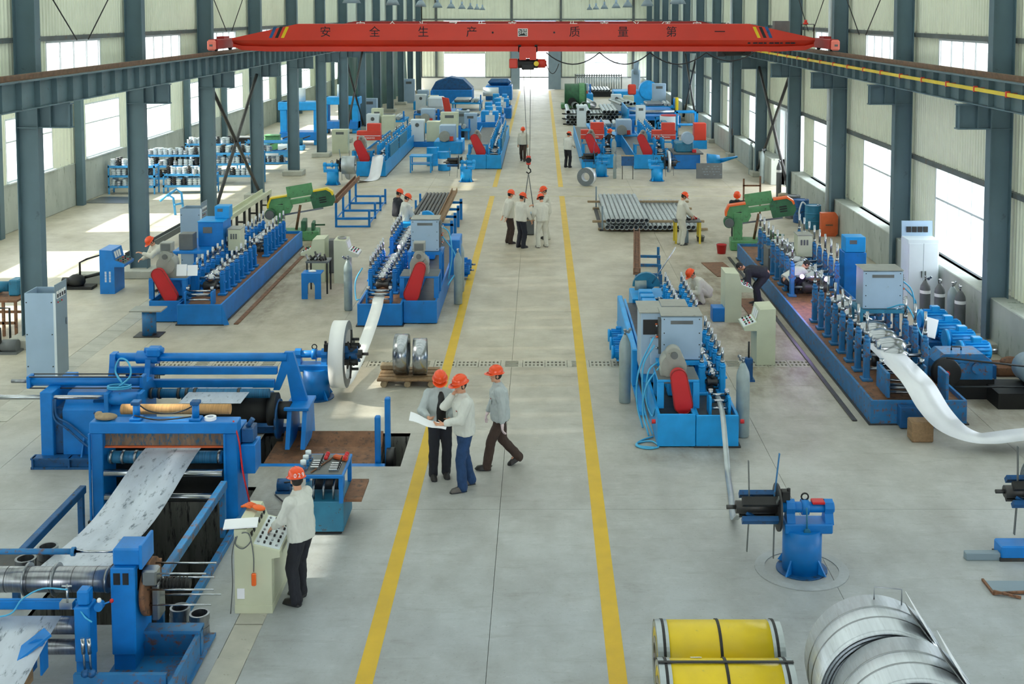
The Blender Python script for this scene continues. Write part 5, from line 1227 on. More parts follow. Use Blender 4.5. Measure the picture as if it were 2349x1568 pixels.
ef = B().prism([(21.1, 0), (22.1, 0), (22.0, .66), (21.35, .66)], 'x', -4.64, -4.56).prism([(21.1, 0), (22.1, 0), (22.0, .66), (21.35, .66)], 'x', -4.36, -4.28).bx(-4.7, 21.3, .64, -4.24, 22.05, .70, .01)
wob('end_frame', ef, 'blue', t)
wob('brake_disc', B().cyl((-4.86, 21.55, .42), (-4.82, 21.55, .42), .36, 32), 'blue_dark', t)
mdr = wob('mandrel', B().cyl((-6.3, 21.5, .62), (-5.0, 21.5, .62), .25, 32).cyl((-5.0, 21.5, .62), (-4.85, 21.5, .62), .3, 32).cyl((-4.85, 21.5, .6), (-4.6, 21.5, .6), .16, 24), 'iron', t)
rr_ = wob('ring_roller', B().cyl((-7.15, 21.3, .98), (-4.95, 21.3, .98), .085, 26), 'blue_rings', t)
for x in (-7.1, -6.95, -6.6, -6.45, -6.3, -5.5): ob('collar', B().cyl((x - .025, 21.3, .98), (x + .025, 21.3, .98), .10, 26), 'dark_steel', rr_)
wob('support_leg', B().bx(-7.75, 21.8, 0, -7.55, 22.0, 1.2, .01).bx(-7.9, 21.6, 0, -7.2, 22.3, .05), 'blue', t)
wob('motor_box', B().bx(-6.2, 22.2, .05, -5.2, 22.8, .55, .02).cyl((-6.7, 21.9, .72), (-6.4, 21.9, .72), .16, 20), 'blue_dark', t)
wob('bottom_beam', B().bx(-7.4, 21.9, .02, -4.4, 22.1, .14), 'blue_dark', t)
one('steel_sheet', B().bx(-.6, 0, 0, .5, .9, .006), 'dirty_strip', 'short pale sheet end lying on the uncoiler behind the roller stand', 'steel sheet', (-5.8, 20.6, 1.02))
t = thing('clamp_jig', 'dark steel clamp jig standing behind the uncoiler at the left', 'jig', (-8.1, 23.6, 0))
ob('jig_body', B().bx(-.25, 0, .15, .35, .3, .32, .01).bx(-.2, .05, .32, .3, .25, .56).bx(-.25, .0, .6, .5, .12, .68), 'dark_steel', t); ob('jig_rod', B().cyl((.38, .06, .4), (.38, .06, .95), .012, 6), 'iron', t); ob('jig_foot', B().bx(-.2, .05, 0, .1, .3, .15), 'iron', t)
# -- coil car in its pit --
t = wthing('coil_car', 'coil car with a rusty bed and two blue uprights in the floor pit', 'coil car', (-3.6, 21.0, -.3))
wob('bed_plate', B().bx(-4.95, 20.55, -.28, -2.95, 21.85, -.12), 'rusty', t); wob('front_beam', B().bx(-4.95, 20.38, -.42, -2.75, 20.55, -.04, .01), 'blue', t)
wob('back_plate', B().prism([(21.55, -.14), (21.85, .08), (21.85, -.14)], 'x', -4.8, -2.95), 'rusty', t)
for x, y_, z in ((-2.94, 20.6, .78), (-2.84, 21.2, .92)): wob('upright', B().bx(x, y_, -.4, x + .1, y_ + .12, z, .02), 'blue', t)
wob('wheel', B().cyl((-2.8, 21.2, -.2), (-2.66, 21.2, -.2), .2, 20), 'dark_steel', t)
wob('chassis', B().bx(-4.8, 20.5, -.75, -2.9, 21.7, -.3), 'iron', t)
# -- hydraulic station --
t = wthing('hydraulic_station', 'blue hydraulic station with valves on its table top, behind the operator', 'hydraulic unit', (-3.35, 18.0, 0))
wob('tank', B().bx(-3.7, 17.55, .05, -2.99, 18.4, .52, .015), 'teal', t); wob('tank_foot', B().bx(-3.66, 17.6, 0, -3.03, 18.36, .05), 'iron', t)
tp = wob('table_top', B().bx(-3.72, 17.52, .89, -2.98, 18.42, .94, .008), 'blue', t); ob('top_sheet', B().bx(-3.69, 17.56, .94, -3.01, 18.38, .945), 'grey_dark', tp)
for x in (-3.71, -3.05):
    for y_ in (17.54, 18.34): wob('leg', B().bx(x, y_, .5, x + .06, y_ + .06, .89), 'blue', t)
pm = wob('pump_motor', B().cyl((-3.5, 17.9, .7), (-3.1, 17.9, .7), .12, 20).cyl((-3.55, 18.15, .66), (-3.2, 18.15, .66), .09, 18), 'black', t); ob('motor_cap', B().cyl((-3.1, 17.9, .7), (-3.04, 17.9, .7), .125, 20), 'blue', pm)
for x in (-3.45, -3.3, -3.15): wob('pipe', B().tube([(x, 17.62, .54), (x, 17.62, .7), (x, 17.75, .8)], .02, 6), 'steel', t)
wob('side_shelf', B().bx(-2.99, 17.6, .5, -2.72, 18.4, .54), 'rusty', t)
for i in range(3): v = wob('solenoid', B().cyl((-3.62, 17.72 + .2 * i, .945), (-3.62, 17.72 + .2 * i, 1.04), .05, 14).bx(-3.68, 17.66 + .2 * i, .945, -3.56, 17.78 + .2 * i, .98), 'blue_worn', t); ob('solenoid_cap', B().cyl((-3.62, 17.72 + .2 * i, 1.04), (-3.62, 17.72 + .2 * i, 1.1), .045, 14), 'cab_white', v)
for r, x in enumerate((-3.42, -3.12)):
    for i in range(4):
        v = wob('valve', B().bx(x - .1, 17.64 + .085 * i + .1 * (1 - r), .945, x + .05, 17.69 + .085 * i + .1 * (1 - r), .985), 'chrome', t); ob('lever', B().cyl((x + .03, 17.66 + .085 * i + .1 * (1 - r), .98), (x + .06, 17.7 + .085 * i + .1 * (1 - r), 1.08), .009, 6), 'iron', v)
    for i in range(3): wob('red_knob', B().sph((x + .08, 18.08 + .09 * i, 1.0), .035, 10), 'red', t)
one('wooden_stick', B().cyl((-.12, -.35, .012), (.15, .35, .02), .012, 6), 'rusty', 'thin brown stick lying on the valve table', 'stick', (-3.36, 17.95, .946))
one('pendant_control', B().bx(-.13, -.04, 0, .13, .04, .07, .02), 'orange_box', 'orange pendant control lying on the valve table', 'pendant', (-3.12, 18.14, .946), -.5)
one('small_motor', B().cyl((-.1, 0, .12), (.12, 0, .12), .1, 16).bx(-.12, -.1, 0, .12, .1, .04).cyl((.12, 0, .12), (.2, 0, .12), .03, 10), 'blue_dark', 'small dark motor on the floor between roller stand and hydraulic station', 'motor', (-4.25, 19.2, 0))
hoses('black cables lying behind the operator console', [[(-4.3, 19.2, .15), (-4.0, 18.9, .3), (-3.85, 18.3, .6), (-3.72, 18.0, .8)], [(-4.35, 19.0, .03), (-4.1, 18.6, .05), (-3.95, 18.2, .12), (-3.8, 17.9, .4), (-3.7, 17.8, .62)]], .014, 'cable')
# -- operator console --
t = wthing('control_console', 'big cream console with rows of knobs, worked by the nearest man', 'console', (-3.8, 15.6, 0))
pf = [(-4.03, 0), (-3.54, 0), (-3.54, .74), (-3.43, .76), (-3.43, .84), (-3.80, .93), (-3.87, 1.12), (-4.03, 1.13)]
wob('console_body', B().prism(pf, 'y', 15.2, 16.15), 'cream', t)
wob('plinth', B().bx(-4.035, 15.19, 0, -3.535, 16.16, .11, .004), 'cream', t)
dk = wob('desk_panel', B().prism([(-3.445, .844), (-3.785, .927), (-3.783, .935), (-3.443, .852)], 'y', 15.24, 16.11), 'cab_white', t)
kn = B().cyl((0, 0, 0), (.008, 0, .03), .015, 12).mesh('knob', 'black'); kn2 = B().cyl((0, 0, 0), (.006, 0, .018), .016, 12).mesh('knob', 'steel')
for i in range(4):
    for j in range(7): ob('knob', kn if (i + j) % 3 else kn2, None, dk, (-3.74 + .08 * i, 15.31 + .122 * j, .923 - .0195 * i))
for j in range(6): ob('switch', B().bx(-3.835, 15.3 + .14 * j, .99, -3.82, 15.37 + .14 * j, 1.05), 'black', t, tuple(-t.location))
wob('door_seam', B().bx(-3.545, 15.3, .2, -3.537, 16.0, .7), 'cream', t)
wob('socket_plate', B().bx(-4.0, 15.185, .2, -3.9, 15.2, .34, .004), 'paper', t)
o = one('papers', B().bx(-.16, -.22, 0, .16, .22, .01).bx(-.15, -.2, .01, .16, .21, .016), 'paper', 'white papers on a clip board at the near end of the console', 'paper', (-3.98, 15.38, 1.135), -1.45); o.rotation_euler = (0, -.02, -1.4)
gl = thing('work_gloves', 'pair of orange work gloves lying on top of the console', 'gloves', (-3.93, 15.85, 1.135), -.5)
ob('glove_cuff', B().sph((.1, 0, .04), .07, 12, (1.6, .8, .55)), 'orange', gl)
for i in range(4): ob('glove_finger', B().tube([(.0, -.05 + .033 * i, .04), (-.08, -.06 + .036 * i, .05), (-.15, -.07 + .04 * i, .03)], .018, 7), 'orange', gl)
hoses('grey cable of the pendant hanging down the console front', [[(-3.98, 15.17, 1.06), (-4.0, 15.16, .95), (-3.9, 15.15, .9), (-3.8, 15.16, 1.0), (-3.84, 15.17, 1.1), (-3.92, 15.17, 1.1), (-3.82, 15.17, 1.08), (-3.77, 15.165, .8), (-3.77, 15.165, .58)], [(-4.0, 15.17, 1.05), (-4.05, 15.16, .8), (-4.05, 15.16, .4), (-4.08, 15.15, .02)]], .008, 'grey_dark')
one('pendant_control', B().bx(-.03, -.02, -.17, .03, .02, 0, .012), 'orange', 'orange pendant switch hanging on the console front', 'pendant', (-3.77, 15.165, .56))
# ================= PIPES, RACKS, SAWS, MIDDLE DISTANCE =================
def pipe_mesh(r, L): return B().ring((0, 0, 0), (0, L, 0), r, r * .88, 16)
pm = pipe_mesh(.0865, 6.0); pm.sm = [True] * len(pm.f); pm = pm.mesh('steel_pipe', 'tube_steel')
def pipe(me, x, y, z, label, group, rz=0):
    o = ob('steel_pipe', me, None, None, (x, y, z), rz, label); o['category'] = 'pipe'; o['group'] = group; return o
for i in range(20):
    lf = i < 9
    pipe(pm, 2.42 + .173 * i, 42.6 + RN.uniform(-.03, .03), .165, 'grey steel pipe, %s from the left in the bottom layer of the near pipe stack' % ORD[i], 'bottom pipes of the near stack')
for i in range(9): pipe(pm, 2.45 + .173 * i, 42.55 + RN.uniform(-.03, .03), .42, 'grey steel pipe, %s from the left in the upper layer of the near pipe stack' % ORD[i], 'upper pipes of the near stack')
for lb, x0, x1, y_, z in (('front lower', 2.1, 6.1, 43.0, 0), ('back lower', 2.1, 6.1, 47.6, 0), ('front upper', 1.9, 6.0, 43.2, .25), ('back upper', 1.9, 6.0, 47.8, .25)):
    one('timber_bearer', B().bx(x0, -.06, 0, x1, .06, .08, .01), 'wood_pale', '%s timber bearer in the near pipe stack' % lb, 'timber', (0, y_, z))
sp_ = thing('stack_post', 'thin grey post frame at the left side of the near pipe stack', 'post', (2.25, 42.9, 0))
for y_ in (0, 4.9): ob('upright', B().bx(-.03, y_ - .03, 0, .03, y_ + .03, .9), 'cab_side', sp_)
ob('foot_bar', B().bx(-.1, -.1, 0, .03, 5.0, .05), 'iron', sp_)
pm2 = pipe_mesh(.14, 6.0).mesh('steel_pipe', 'tube_steel'); x0 = W(1300, 284).x
for r in range(3):
    for i in range(13 if r < 2 else 8):
        xi = i if r < 2 else (0, 3, 4, 5, 9, 10, 11, 12)[i]
        pipe(pm2, 1.95 + .285 * xi, 83.6, .22 + .36 * r, 'large steel pipe, %s from the left in the %s layer of the far pipe stack' % (ORD[i], ('bottom', 'middle', 'upper')[r]), '%s layer of the far pipe stack' % ('bottom', 'middle', 'upper')[r])
for i in range(6): one('timber_bearer', B().bx(1.6, -.06, 0, 5.7, .06, .08), 'iron', 'dark bearer bar of the far pipe stack, %s, %s level' % (('front', 'back')[i % 2], ('bottom', 'middle', 'upper')[i // 2]), 'bearer', (0, 84.2 + 4.5 * (i % 2), .36 * (i // 2)), 0, 'bearers of the far pipe stack')
# far pipe bundles
pm3 = pipe_mesh(.11, 5).mesh('steel_pipe', 'tube_steel')
for i in range(5): pipe(pm3, 6.05 + .24 * i, 88.5 + .3 * (i % 2), 1.1 + .08 * (i % 3), 'short bright pipe, %s from the left on the far blue conveyor' % ORD[i], 'pipes on the far blue conveyor', .12)
pmL = pipe_mesh(.3, 4).mesh('steel_pipe', 'tube_steel')
for i in range(3): pipe(pmL, 3.4 + .72 * i - .5, 97 + i * .6, .32, 'very large grey pipe beside the green machine, %s from the left' % ORD[i], 'large grey pipes far down the hall', .1)
one('pipe_cradle', B().bx(2.4, .3, 0, 6.8, .6, .49).bx(2.4, 4.2, 0, 6.8, 4.5, .49), 'iron', 'dark cradle under the far pipe bundle by the end wall', 'cradle', (0, 112, 0))
for i in range(14): pipe(pm3, 2.6 + .3 * i, 112, .6 + .0 * (i % 2), 'pipe in the far bundle by the end wall, %s from the left' % ORD[i], 'far pipe bundle by the end wall')
# rack of upright tubes against the end wall
tr_ = thing('tube_rack', 'rack of upright pale tubes against the end wall, right of the gate', 'rack', (3.6, 121.2, 0)); ob('rack_frame', B().bx(0, 0, .1, 4.6, .1, .2).bx(0, 0, 1.5, 4.6, .1, 1.6).bx(-.1, 0, 0, 0, .1, 1.7).bx(4.6, 0, 0, 4.7, .1, 1.7), 'grey_dark', tr_)
for i in range(18): ob('tube', B().cyl((.15 + .25 * i, 0, .1), (.15 + .25 * i, .2, 1.7), .075, 10), 'tube_steel', tr_)
# ---- band saws ----
def bandsaw(label, loc, rz, cover):
    'tilted bow saw on a pedestal, bow along local x'
    t = thing('band_saw', label, 'band saw', loc, rz); T = Matrix.Translation((0, .1, 1.3)) @ Matrix.Rotation(-.16, 4, 'Y')
    b = B(); b.bx(-1.0, -.1, -.02, 1.0, .1, .16, .02, T); ob('bow', b, 'green', t)
    for x, s in ((-.75, -1), (.75, 1)):
        q = [(x - .38, -.28), (x + .30, -.28), (x + .42, -.1), (x + .38, .2), (x + .2, .34), (x - .28, .34), (x - .42, .14)]
        b = B().prism([(u * 1, v) for u, v in q], 'y', -.16, .12); b.v = [tuple(T @ V(p)) for p in b.v]; w_ = ob('wheel_housing', b, 'green_dark' if s > 0 else 'green', t)
        c = B().prism([(x - .28, .36), (x + .2, .36), (x + .38, .21), (x + .40, .1), (x + .34, .08), (x + .3, .2), (x + .16, .31), (x - .28, .31)] if s > 0 else [(x + .30, .36), (x - .28, .36), (x - .42, .15), (x - .44, .02), (x - .38, .02), (x - .34, .15), (x - .24, .31), (x + .3, .31)], 'y', -.2, .15); c.v = [tuple(T @ V(p)) for p in c.v]
        ob('wheel_cover', c, cover, t)
        v = B()
        for i in range(3): v.bx(x - .12, -.175, -.12 + .08 * i, x + .12, -.16, -.08 + .08 * i, 0, T)
        ob('louvre', v, 'iron', w_)
    ob('back_plate', B().bx(-.45, .0, .2, .45, .04, .62, 0, T), 'green', t)
    ob('pivot_column', B().bx(-.9, -.1, .3, -.6, .3, 1.25, .03), 'green', t); ob('base', B().bx(-1.0, -.3, 0, .6, .5, .34, .03), 'green', t)
    ob('vice', B().bx(.0, -.3, .34, .16, .4, .7, .02).bx(.35, -.25, .34, .45, .35, .62, .02).cyl((.45, .05, .5), (.8, .05, .5), .03, 10), 'green_dark', t)
    ob('saw_blade', B().bx(-.7, -.02, -.36, .7, -.015, -.30, 0, T), 'steel', t)
    ob('lift_ram', B().cyl((-.2, .1, .34), (-.05, .1, 1.2), .045, 12), 'rusty', t)
    m = ob('motor', B().cyl((-1.05, .05, .95), (-1.05, -.35, .95), .18, 18), 'green_dark', t); ob('motor_fan', B().cyl((-1.05, -.35, .95), (-1.05, -.42, .95), .15, 18), 'grey_dark', m)
    return t
bandsaw('green band saw with yellow covers behind the far left mill', (-8.35, 41.2, 0), .1, 'yellow')
bandsaw('green band saw with an orange cover at the far end of the right wall mill', (7.35, 39.4, 0), -.1, 'orange')
# run-out frames
def runout(label, loc, rz, n, L, w_=1.3, m='blue', beam=True):
    t = thing('runout_table', label, 'runout table', loc, rz)
    for i in range(n):
        y_ = L * i / (n - 1); f = B()
        f.bx(0, y_ - .04, 0, .08, y_ + .04, .95).bx(w_ - .08, y_ - .04, 0, w_, y_ + .04, .62).bx(0, y_ - .04, .28, w_, y_ + .04, .36).bx(0, y_ - .04, 0, w_, y_ + .04, .06); ob('trestle', f, m, t)
    if beam: ob('trough', B().bx(-.06, -.3, .95, .14, L + .5, 1.02).bx(-.06, -.3, 1.02, -.03, L + .5, 1.12).bx(.11, -.3, 1.02, .14, L + .5, 1.12), 'rusty', t)
    ob('side_bar', B().bx(.02, 0, .3, .06, L, .34).bx(w_ - .06, 0, .1, w_ - .02, L, .14), m, t)
    return t
runout('blue run-out trestles beyond the yellow covered band saw', (-7.6, 43.6, 0), .02, 4, 5.4)
runout('blue run-out with a rusty trough at the aisle end of the light blue mill', (2.55, 31.6, 0), -.08, 5, 5.2, .75, 'blue_worn')
ch = thing('roller_conveyor', 'long grey conveyor trough on legs along the left column row', 'conveyor', (-10.9, 38.8, 0))
ob('trough', B().bx(-.2, 0, .78, -.16, 8.2, .92).bx(.16, 0, .78, .2, 8.2, .92).bx(-.2, 0, .76, .2, 8.2, .78), 'cream', ch)
for i in range(5): ob('leg', B().bx(-.18, .2 + 1.9 * i, 0, -.1, .28 + 1.9 * i, .76).bx(.1, .2 + 1.9 * i, 0, .18, .28 + 1.9 * i, .76).bx(-.1, .2 + 1.9 * i, .3, .1, .26 + 1.9 * i, .36), 'iron', ch)
ob('winch', B().cyl((-.5, .2, .9), (.4, .2, .9), .16, 16).bx(-.6, -.1, .6, -.3, .5, .8).bx(.2, -.1, .5, .6, .5, .9, .02), 'grey_dark', ch)
one('steel_channel', B().bx(-.12, 0, .3, .12, 6.5, .36).bx(-.12, 0, .36, -.09, 6.5, .5).bx(.09, 0, .36, .12, 6.5, .5).bx(-.1, .3, 0, .1, .5, .3).bx(-.1, 5.8, 0, .1, 6.0, .3), 'grey_dark', 'dark steel channel on blocks left of the tall clutter topped cabinet', 'channel', (-12.75, 36.4, 0), -.02)
# mill 2 outlet: pipes rack and trough
ra = thing('outlet_rack', 'blue outlet rack carrying dark pipes at the end of the aisle mill', 'rack', (-4.6, 40.4, 0))
for i in range(4): ob('trestle', B().bx(-.05, 1.6 * i, 0, .05, 1.6 * i + .1, .8).bx(1.5, 1.6 * i, 0, 1.6, 1.6 * i + .1, .8).bx(-.05, 1.6 * i, .62, 1.6, 1.6 * i + .1, .7).bx(-.05, 1.6 * i, .8, .02, 1.6 * i + .1, 1.0), 'blue', ra)
ob('trough', B().bx(1.1, -.6, .86, 1.32, 6.2, .92).bx(1.1, -.6, .92, 1.13, 6.2, 1.02).bx(1.29, -.6, .92, 1.32, 6.2, 1.02), 'wood', ra)
ob('saw_head', B().bx(-.05, -.9, .2, .7, -.3, .9, .03).cyl((.75, -.75, .95), (.75, -.5, .95), .3, 20), 'blue_light', ra)
pmd = pipe_mesh(.06, 6).mesh('steel_pipe', 'dark_steel')
for i in range(7): pipe(pmd, -4.5 + .14 * i, 40.8, .76, 'dark pipe, %s from the left on the outlet rack of the aisle mill' % ORD[i], 'dark pipes on the outlet rack')
# cut-off saw of mill 3
cs_ = thing('cutoff_saw', 'teal cut-off saw with a round blade guard at the end of the light blue mill', 'saw', (2.75, 30.3, 0))
ob('saw_base', B().bx(-.4, -.3, .02, .75, .9, .62, .02), 'blue_light', cs_); ob('blade_guard', B().prism([(.36 * math.cos(a * PI / 10), .72 + .1 + .36 * math.sin(a * PI / 10)) for a in range(11)], 'y', .2, .34), 'teal', cs_)
ob('saw_motor', B().cyl((-.3, .25, .85), (.0, .25, .85), .14, 16), 'cyl_grey', cs_); ob('saw_arm', B().bar((-.1, .3, .62), (.3, .3, .95), .12, .12), 'teal', cs_)
ob('saw_lever', B().cyl((.15, .2, .9), (.75, .2, 1.85), .018, 8), 'chrome', cs_)
for i in range(4): ob('guide_post', B().cyl((.42 + .09 * (i % 2), -.2 + .15 * (i // 2), .62), (.42 + .09 * (i % 2), -.2 + .15 * (i // 2), .98), .025, 8), 'chrome', cs_)
one('tape_roll', B().ring((0, 0, 0), (0, 0, .06), .17, .1, 20), 'steel', 'bright steel ring on the cut-off saw base', 'ring', (3.35, 30.9, .625))
hoses('cyan and green hoses hanging down the aisle side of the light blue mill', [
    [(2.2, 22.6, 1.5), (1.98, 22.4, 1.2), (1.95, 22.3, .7), (2.0, 22.1, .3), (2.1, 21.8, .03)], [(2.25, 22.5, 1.2), (2.05, 22.2, 1.1), (2.0, 22.1, .6), (2.1, 21.9, .35), (2.12, 21.6, .6)],
    [(2.3, 22.3, 1.2), (2.0, 22.0, .9), (1.93, 22.0, .4), (2.02, 21.7, .04)], [(2.2, 22.8, 1.6), (1.9, 22.6, 1.0), (1.86, 22.5, .4), (1.95, 22.2, .02)],
    [(2.1, 21.7, .03), (1.85, 21.5, .02), (1.75, 21.25, .02), (1.95, 21.1, .02), (2.15, 21.2, .02), (2.05, 21.45, .03), (1.8, 21.4, .02), (1.8, 21.2, .03), (2.1, 21.12, .03)]], .018)
hoses('cyan hoses beside the grey blue cabinet of the blue aisle mill', [[(-2.72, 32.2, 2.1), (-2.5, 32.2, 1.9), (-2.42, 32.1, 1.3), (-2.5, 31.9, .7)], [(-2.72, 32.4, 1.8), (-2.35, 32.3, 1.3), (-2.3, 32.0, .9), (-2.5, 31.6, .6)], [(-4.7, 31.0, 1.2), (-4.85, 30.8, .9), (-4.8, 30.5, .5), (-4.7, 30.4, .5)]], .02)
hoses('pale hoses looping from the grey blue cabinet of the right wall mill', [[(8.0, 26.2, 2.0), (8.3, 26.2, 1.7), (8.35, 26.0, 1.0), (8.5, 25.6, .6)], [(7.6, 25.7, 1.45), (7.9, 25.3, 1.6), (8.1, 25.0, 1.1), (8.25, 24.7, .8)], [(8.02, 26.4, 1.9), (8.5, 26.6, 1.4), (8.6, 27.0, .9), (8.9, 27.4, 1.0)]], .018)
# ---- worktable, buckets, barrels ----
t = thing('worktable', 'small worktable with yellow wooden legs by the near pipe stack', 'table', (5.02, 40.7, 0))
ob('table_top', B().bx(-.42, -.3, .74, .5, .35, .78), 'grey_dark', t)
for x in (-.4, .42):
    for y_ in (-.28, .28): ob('leg', B().bx(x, y_, 0, x + .07, y_ + .06, .74), 'yellow_rail', t)
for i in range(6): one('tool', B().bx(-.08, -.04, 0, .1, .04, .06, .01).cyl((-.02, 0, .06), (.1, .05, .14), .02, 8), RN.choice(('steel', 'blue_light', 'iron', 'red')), 'small tool on the worktable by the pipe stack, %s from the left' % ORD[i], 'tool', (4.7 + .13 * i, 40.65 + .1 * (i % 3), .781), i * .7, 'tools on the worktable')
boxy('metal_bin', 'grey metal bin under the worktable', (4.95, 40.55, 0), .3, .3, .42, 'cab_side', cat='bin')
def bucket(nm, label, loc, m, r=.14, h=.26):
    t = thing(nm, label, 'bucket', loc); ob('bucket_wall', B().lathe([(0, 0), (r * .78, 0), (r, h), (r * 1.04, h), (r * .95, h - .01), (r * .72, .02), (0, .02)], n=22), m, t)
    ob('bucket_handle', B().tube([(r * math.cos(PI * i / 8), r * .3, h - .02 + .06 * math.sin(PI * i / 8)) for i in range(9)], .006, 5), 'steel', t)
bucket('paint_tin', 'grey tin on the floor right of the worktable', at(1607, 553), 'steel', .15, .18)
bucket('bucket', 'red bucket on the floor near the orange covered band saw', at(1655, 581), 'red', .17, .3)
def barrel(label, loc, m, r=.29, h=.88, group=None, white=False):
    t = thing('oil_drum', label, 'drum', loc, 0, group); pf = [(0, .01), (r, .01), (r, .02)]
    for z in (h * .33, h * .66): pf += [(r, z - .03), (r + .012, z), (r, z + .03)]
    pf += [(r, h - .02), (r + .008, h), (r - .02, h), (r - .02, h - .02), (0, h - .02)]
    ob('drum_body', B().lathe(pf, n=28, smooth=False), m, t); ob('bung', B().cyl((r * .6, 0, h - .02), (r * .6, 0, h + .01), .03, 10), 'steel', t)
    if white: ob('drum_band', B().lathe([(r + .003, h * .36), (r + .003, h * .64)], n=28), 'white', t)
    return t
barrel('dark blue oil drum by the right wall, nearest of the row', (10.0, 43.3, 0), 'teal'); barrel('dark blue oil drum second in the row by the right wall', (9.85, 44.6, 0), 'blue_dark'); barrel('dark oil drum third in the row by the right wall', (9.75, 45.6, 0), 'grey_dark')
hoses('pale hose hung over the oil drums', [[(9.7, 43.2, .92), (9.55, 43.1, 1.0), (9.45, 43.1, .6), (9.55, 43.1, .2)]], .03, 'cab_white')
t = thing('orange_hopper', 'orange metal box leaning at a right hand column', 'box', (10.24, 41.75, 0)); ob('box_body', B().prism([(-.3, 0), (.22, 0), (.3, .1), (.3, .72), (.22, .84), (-.3, .84)], 'y', 0, .25), 'orange_box', t); ob('box_label', B().bx(-.14, -.006, .38, .12, 0, .44), 'rusty', t)
boxy('carton', 'small yellowish carton beside a right hand column', (10.1, 48.9, 0), .4, .35, .4, 'wood_pale')
t = thing('blackboard', 'dark slate board with faint chalk lines standing on the floor at right', 'board', (8.05, 56.4, 0)); o = ob('slate', B().bx(-.62, 0, .02, .62, .03, .76), 'grey_dark', t); ob('prop', B().bar((0, .03, .7), (0, .4, 0), .04, .04), 'iron', t)
for r_ in range(4):
    for i in range(6):
        if RN.random() < .8: ob('chalk_stroke', B().bx(-.4 + .15 * i + .05 * r_, -.004, .60 - .13 * r_, -.4 + .15 * i + .05 * r_ + RN.uniform(.05, .12), 0, .62 - .13 * r_), 'cab_side', o)
# hook load
t = thing('steel_bin', 'dark grey steel box hanging in the sling between the four men', 'bin', (-.43, 42.2, .02)); ob('bin_body', B().bx(-.2, -.2, 0, .2, .2, .72, .02), 'grey_dark', t); ob('bin_lid', B().bx(-.22, -.22, .72, .22, .22, .76), 'cab_side', t); ob('wood_strip', B().bx(-.22, -.23, .5, .22, -.2, .54), 'wood_pale', t)
t = thing('hand_pump', 'small dark blue hand pump post between gas cylinder and cream console', 'pump', at(1717, 872)); ob('pump_post', B().bx(-.08, -.08, 0, .08, .08, .5, .02).bx(-.12, -.12, 0, .12, .12, .04), 'blue_dark', t); ob('pump_rod', B().cyl((0, 0, .5), (0, 0, .85), .02, 8), 'iron', t)
# mast with chain at right
t = thing('chain_hoist', 'small dark chain hoist on a thin post by the far right floor', 'hoist', (8.2, 45.8, 0))
ob('frame', B().bx(-.35, -.03, 0, -.29, .03, 1.5).bx(.29, -.03, 0, .35, .03, 1.6).bx(-.35, -.03, .6, .35, .03, .66).bx(-.35, -.03, 1.2, .35, .03, 1.26), 'rusty', t)
one('hook_rope', B().cyl((0, 0, .0), (0, 0, 4.3), .012, 6).sph((0, 0, .6), .09, 8, (.6, .6, 2.2)), 'iron', 'thin rope with a dark hook hanging from the rear crane at right', 'rope', (8.9, 55.0, 1.8))
for lb, x, y_, rz in (('first', 5.9, 36.3, .55), ('second', 6.15, 31.5, .1)): one('floor_grating', B().bx(-.35, -1.0, 0, .35, 1.0, .02), 'rusty', '%s rusty floor grating strip along the right wall mill' % lb, 'grating', (x - .35, y_, .002), rz * .2)
# left bay: racks with rolls
def rollmesh(k):
    r, h = ((.11, .34), (.14, .26), (.09, .4))[k]; n = (4, 3, 4)[k]; pf = [(0.0, 0)]
    for i in range(n): z = h * i / n; pf += [(r, z), (r, z + h / n * .3), (r * .42, z + h / n * .5), (r, z + h / n * .7), (r, z + h / n * .98), (r * .8, z + h / n)]
    return B().lathe(pf + [(0, h)], n=10).mesh('forming_roll', ('cab_white', 'chrome', 'dark_steel')[k])  # white on most rolls paints in the glare that overexposes them
RM = [rollmesh(k) for k in range(3)]
nr = 0
for n, (lb, x0, x1, y_, lv) in enumerate((('front left', -18.9, -16.85, 51.6, (.32, .78, 1.2)), ('front right', -16.6, -14.3, 51.9, (.3, .8)), ('middle left', -18.2, -15.4, 54.4, (.3, .85, 1.35)), ('middle right', -15.2, -12.9, 54.8, (.35, .9, 1.4)), ('back left', -17.6, -15.0, 58.6, (.4, .9, 1.4)), ('back right', -14.8, -12.6, 59.2, (.4, .95, 1.45)))):
    t = thing('roll_rack', 'blue shelf rack of mill rolls in the left bay, %s one' % lb, 'rack', (x0, y_, 0)); w_ = x1 - x0
    for x in (0, w_ - .06):
        for yy in (0, .6): ob('upright', B().bx(x, yy, 0, x + .06, yy + .06, lv[-1] + .08), 'blue_rack', t)
    for z in lv: ob('shelf', B().bx(0, 0, z - .04, w_, .05, z + .05).bx(0, .61, z - .04, w_, .66, z + .05).bx(0, .05, z - .02, w_, .61, z), 'blue_rack', t)
    for z in lv:
        i = 0
        while .2 + i * .235 < w_ - .14 and nr < 290:
            for yy in (.15, .43):
                o = ob('forming_roll', RM[RN.choice((0, 0, 1, 2))], None, None, (x0 + .2 + i * .235 + RN.uniform(-.02, .02), y_ + yy + RN.uniform(-.03, .03), z + .001), 0, 'mill roll, %s from the left, %s row, %s shelf, %s blue rack' % (ORD[i], 'front' if yy < .3 else 'back', ('bottom', 'middle' if len(lv) > 2 else 'top', 'top')[lv.index(z)], lb)); o['category'] = 'roll'; o['group'] = 'mill rolls on the %s rack' % lb; nr += 1
            i += 1
one('floor_plate', B().bx(-1.0, -.8, 0, 1.0, .9, .02), 'steel', 'thin grey steel plate lying on the floor of the left bay', 'plate', (-18.0, 49.9, .001), -.06)
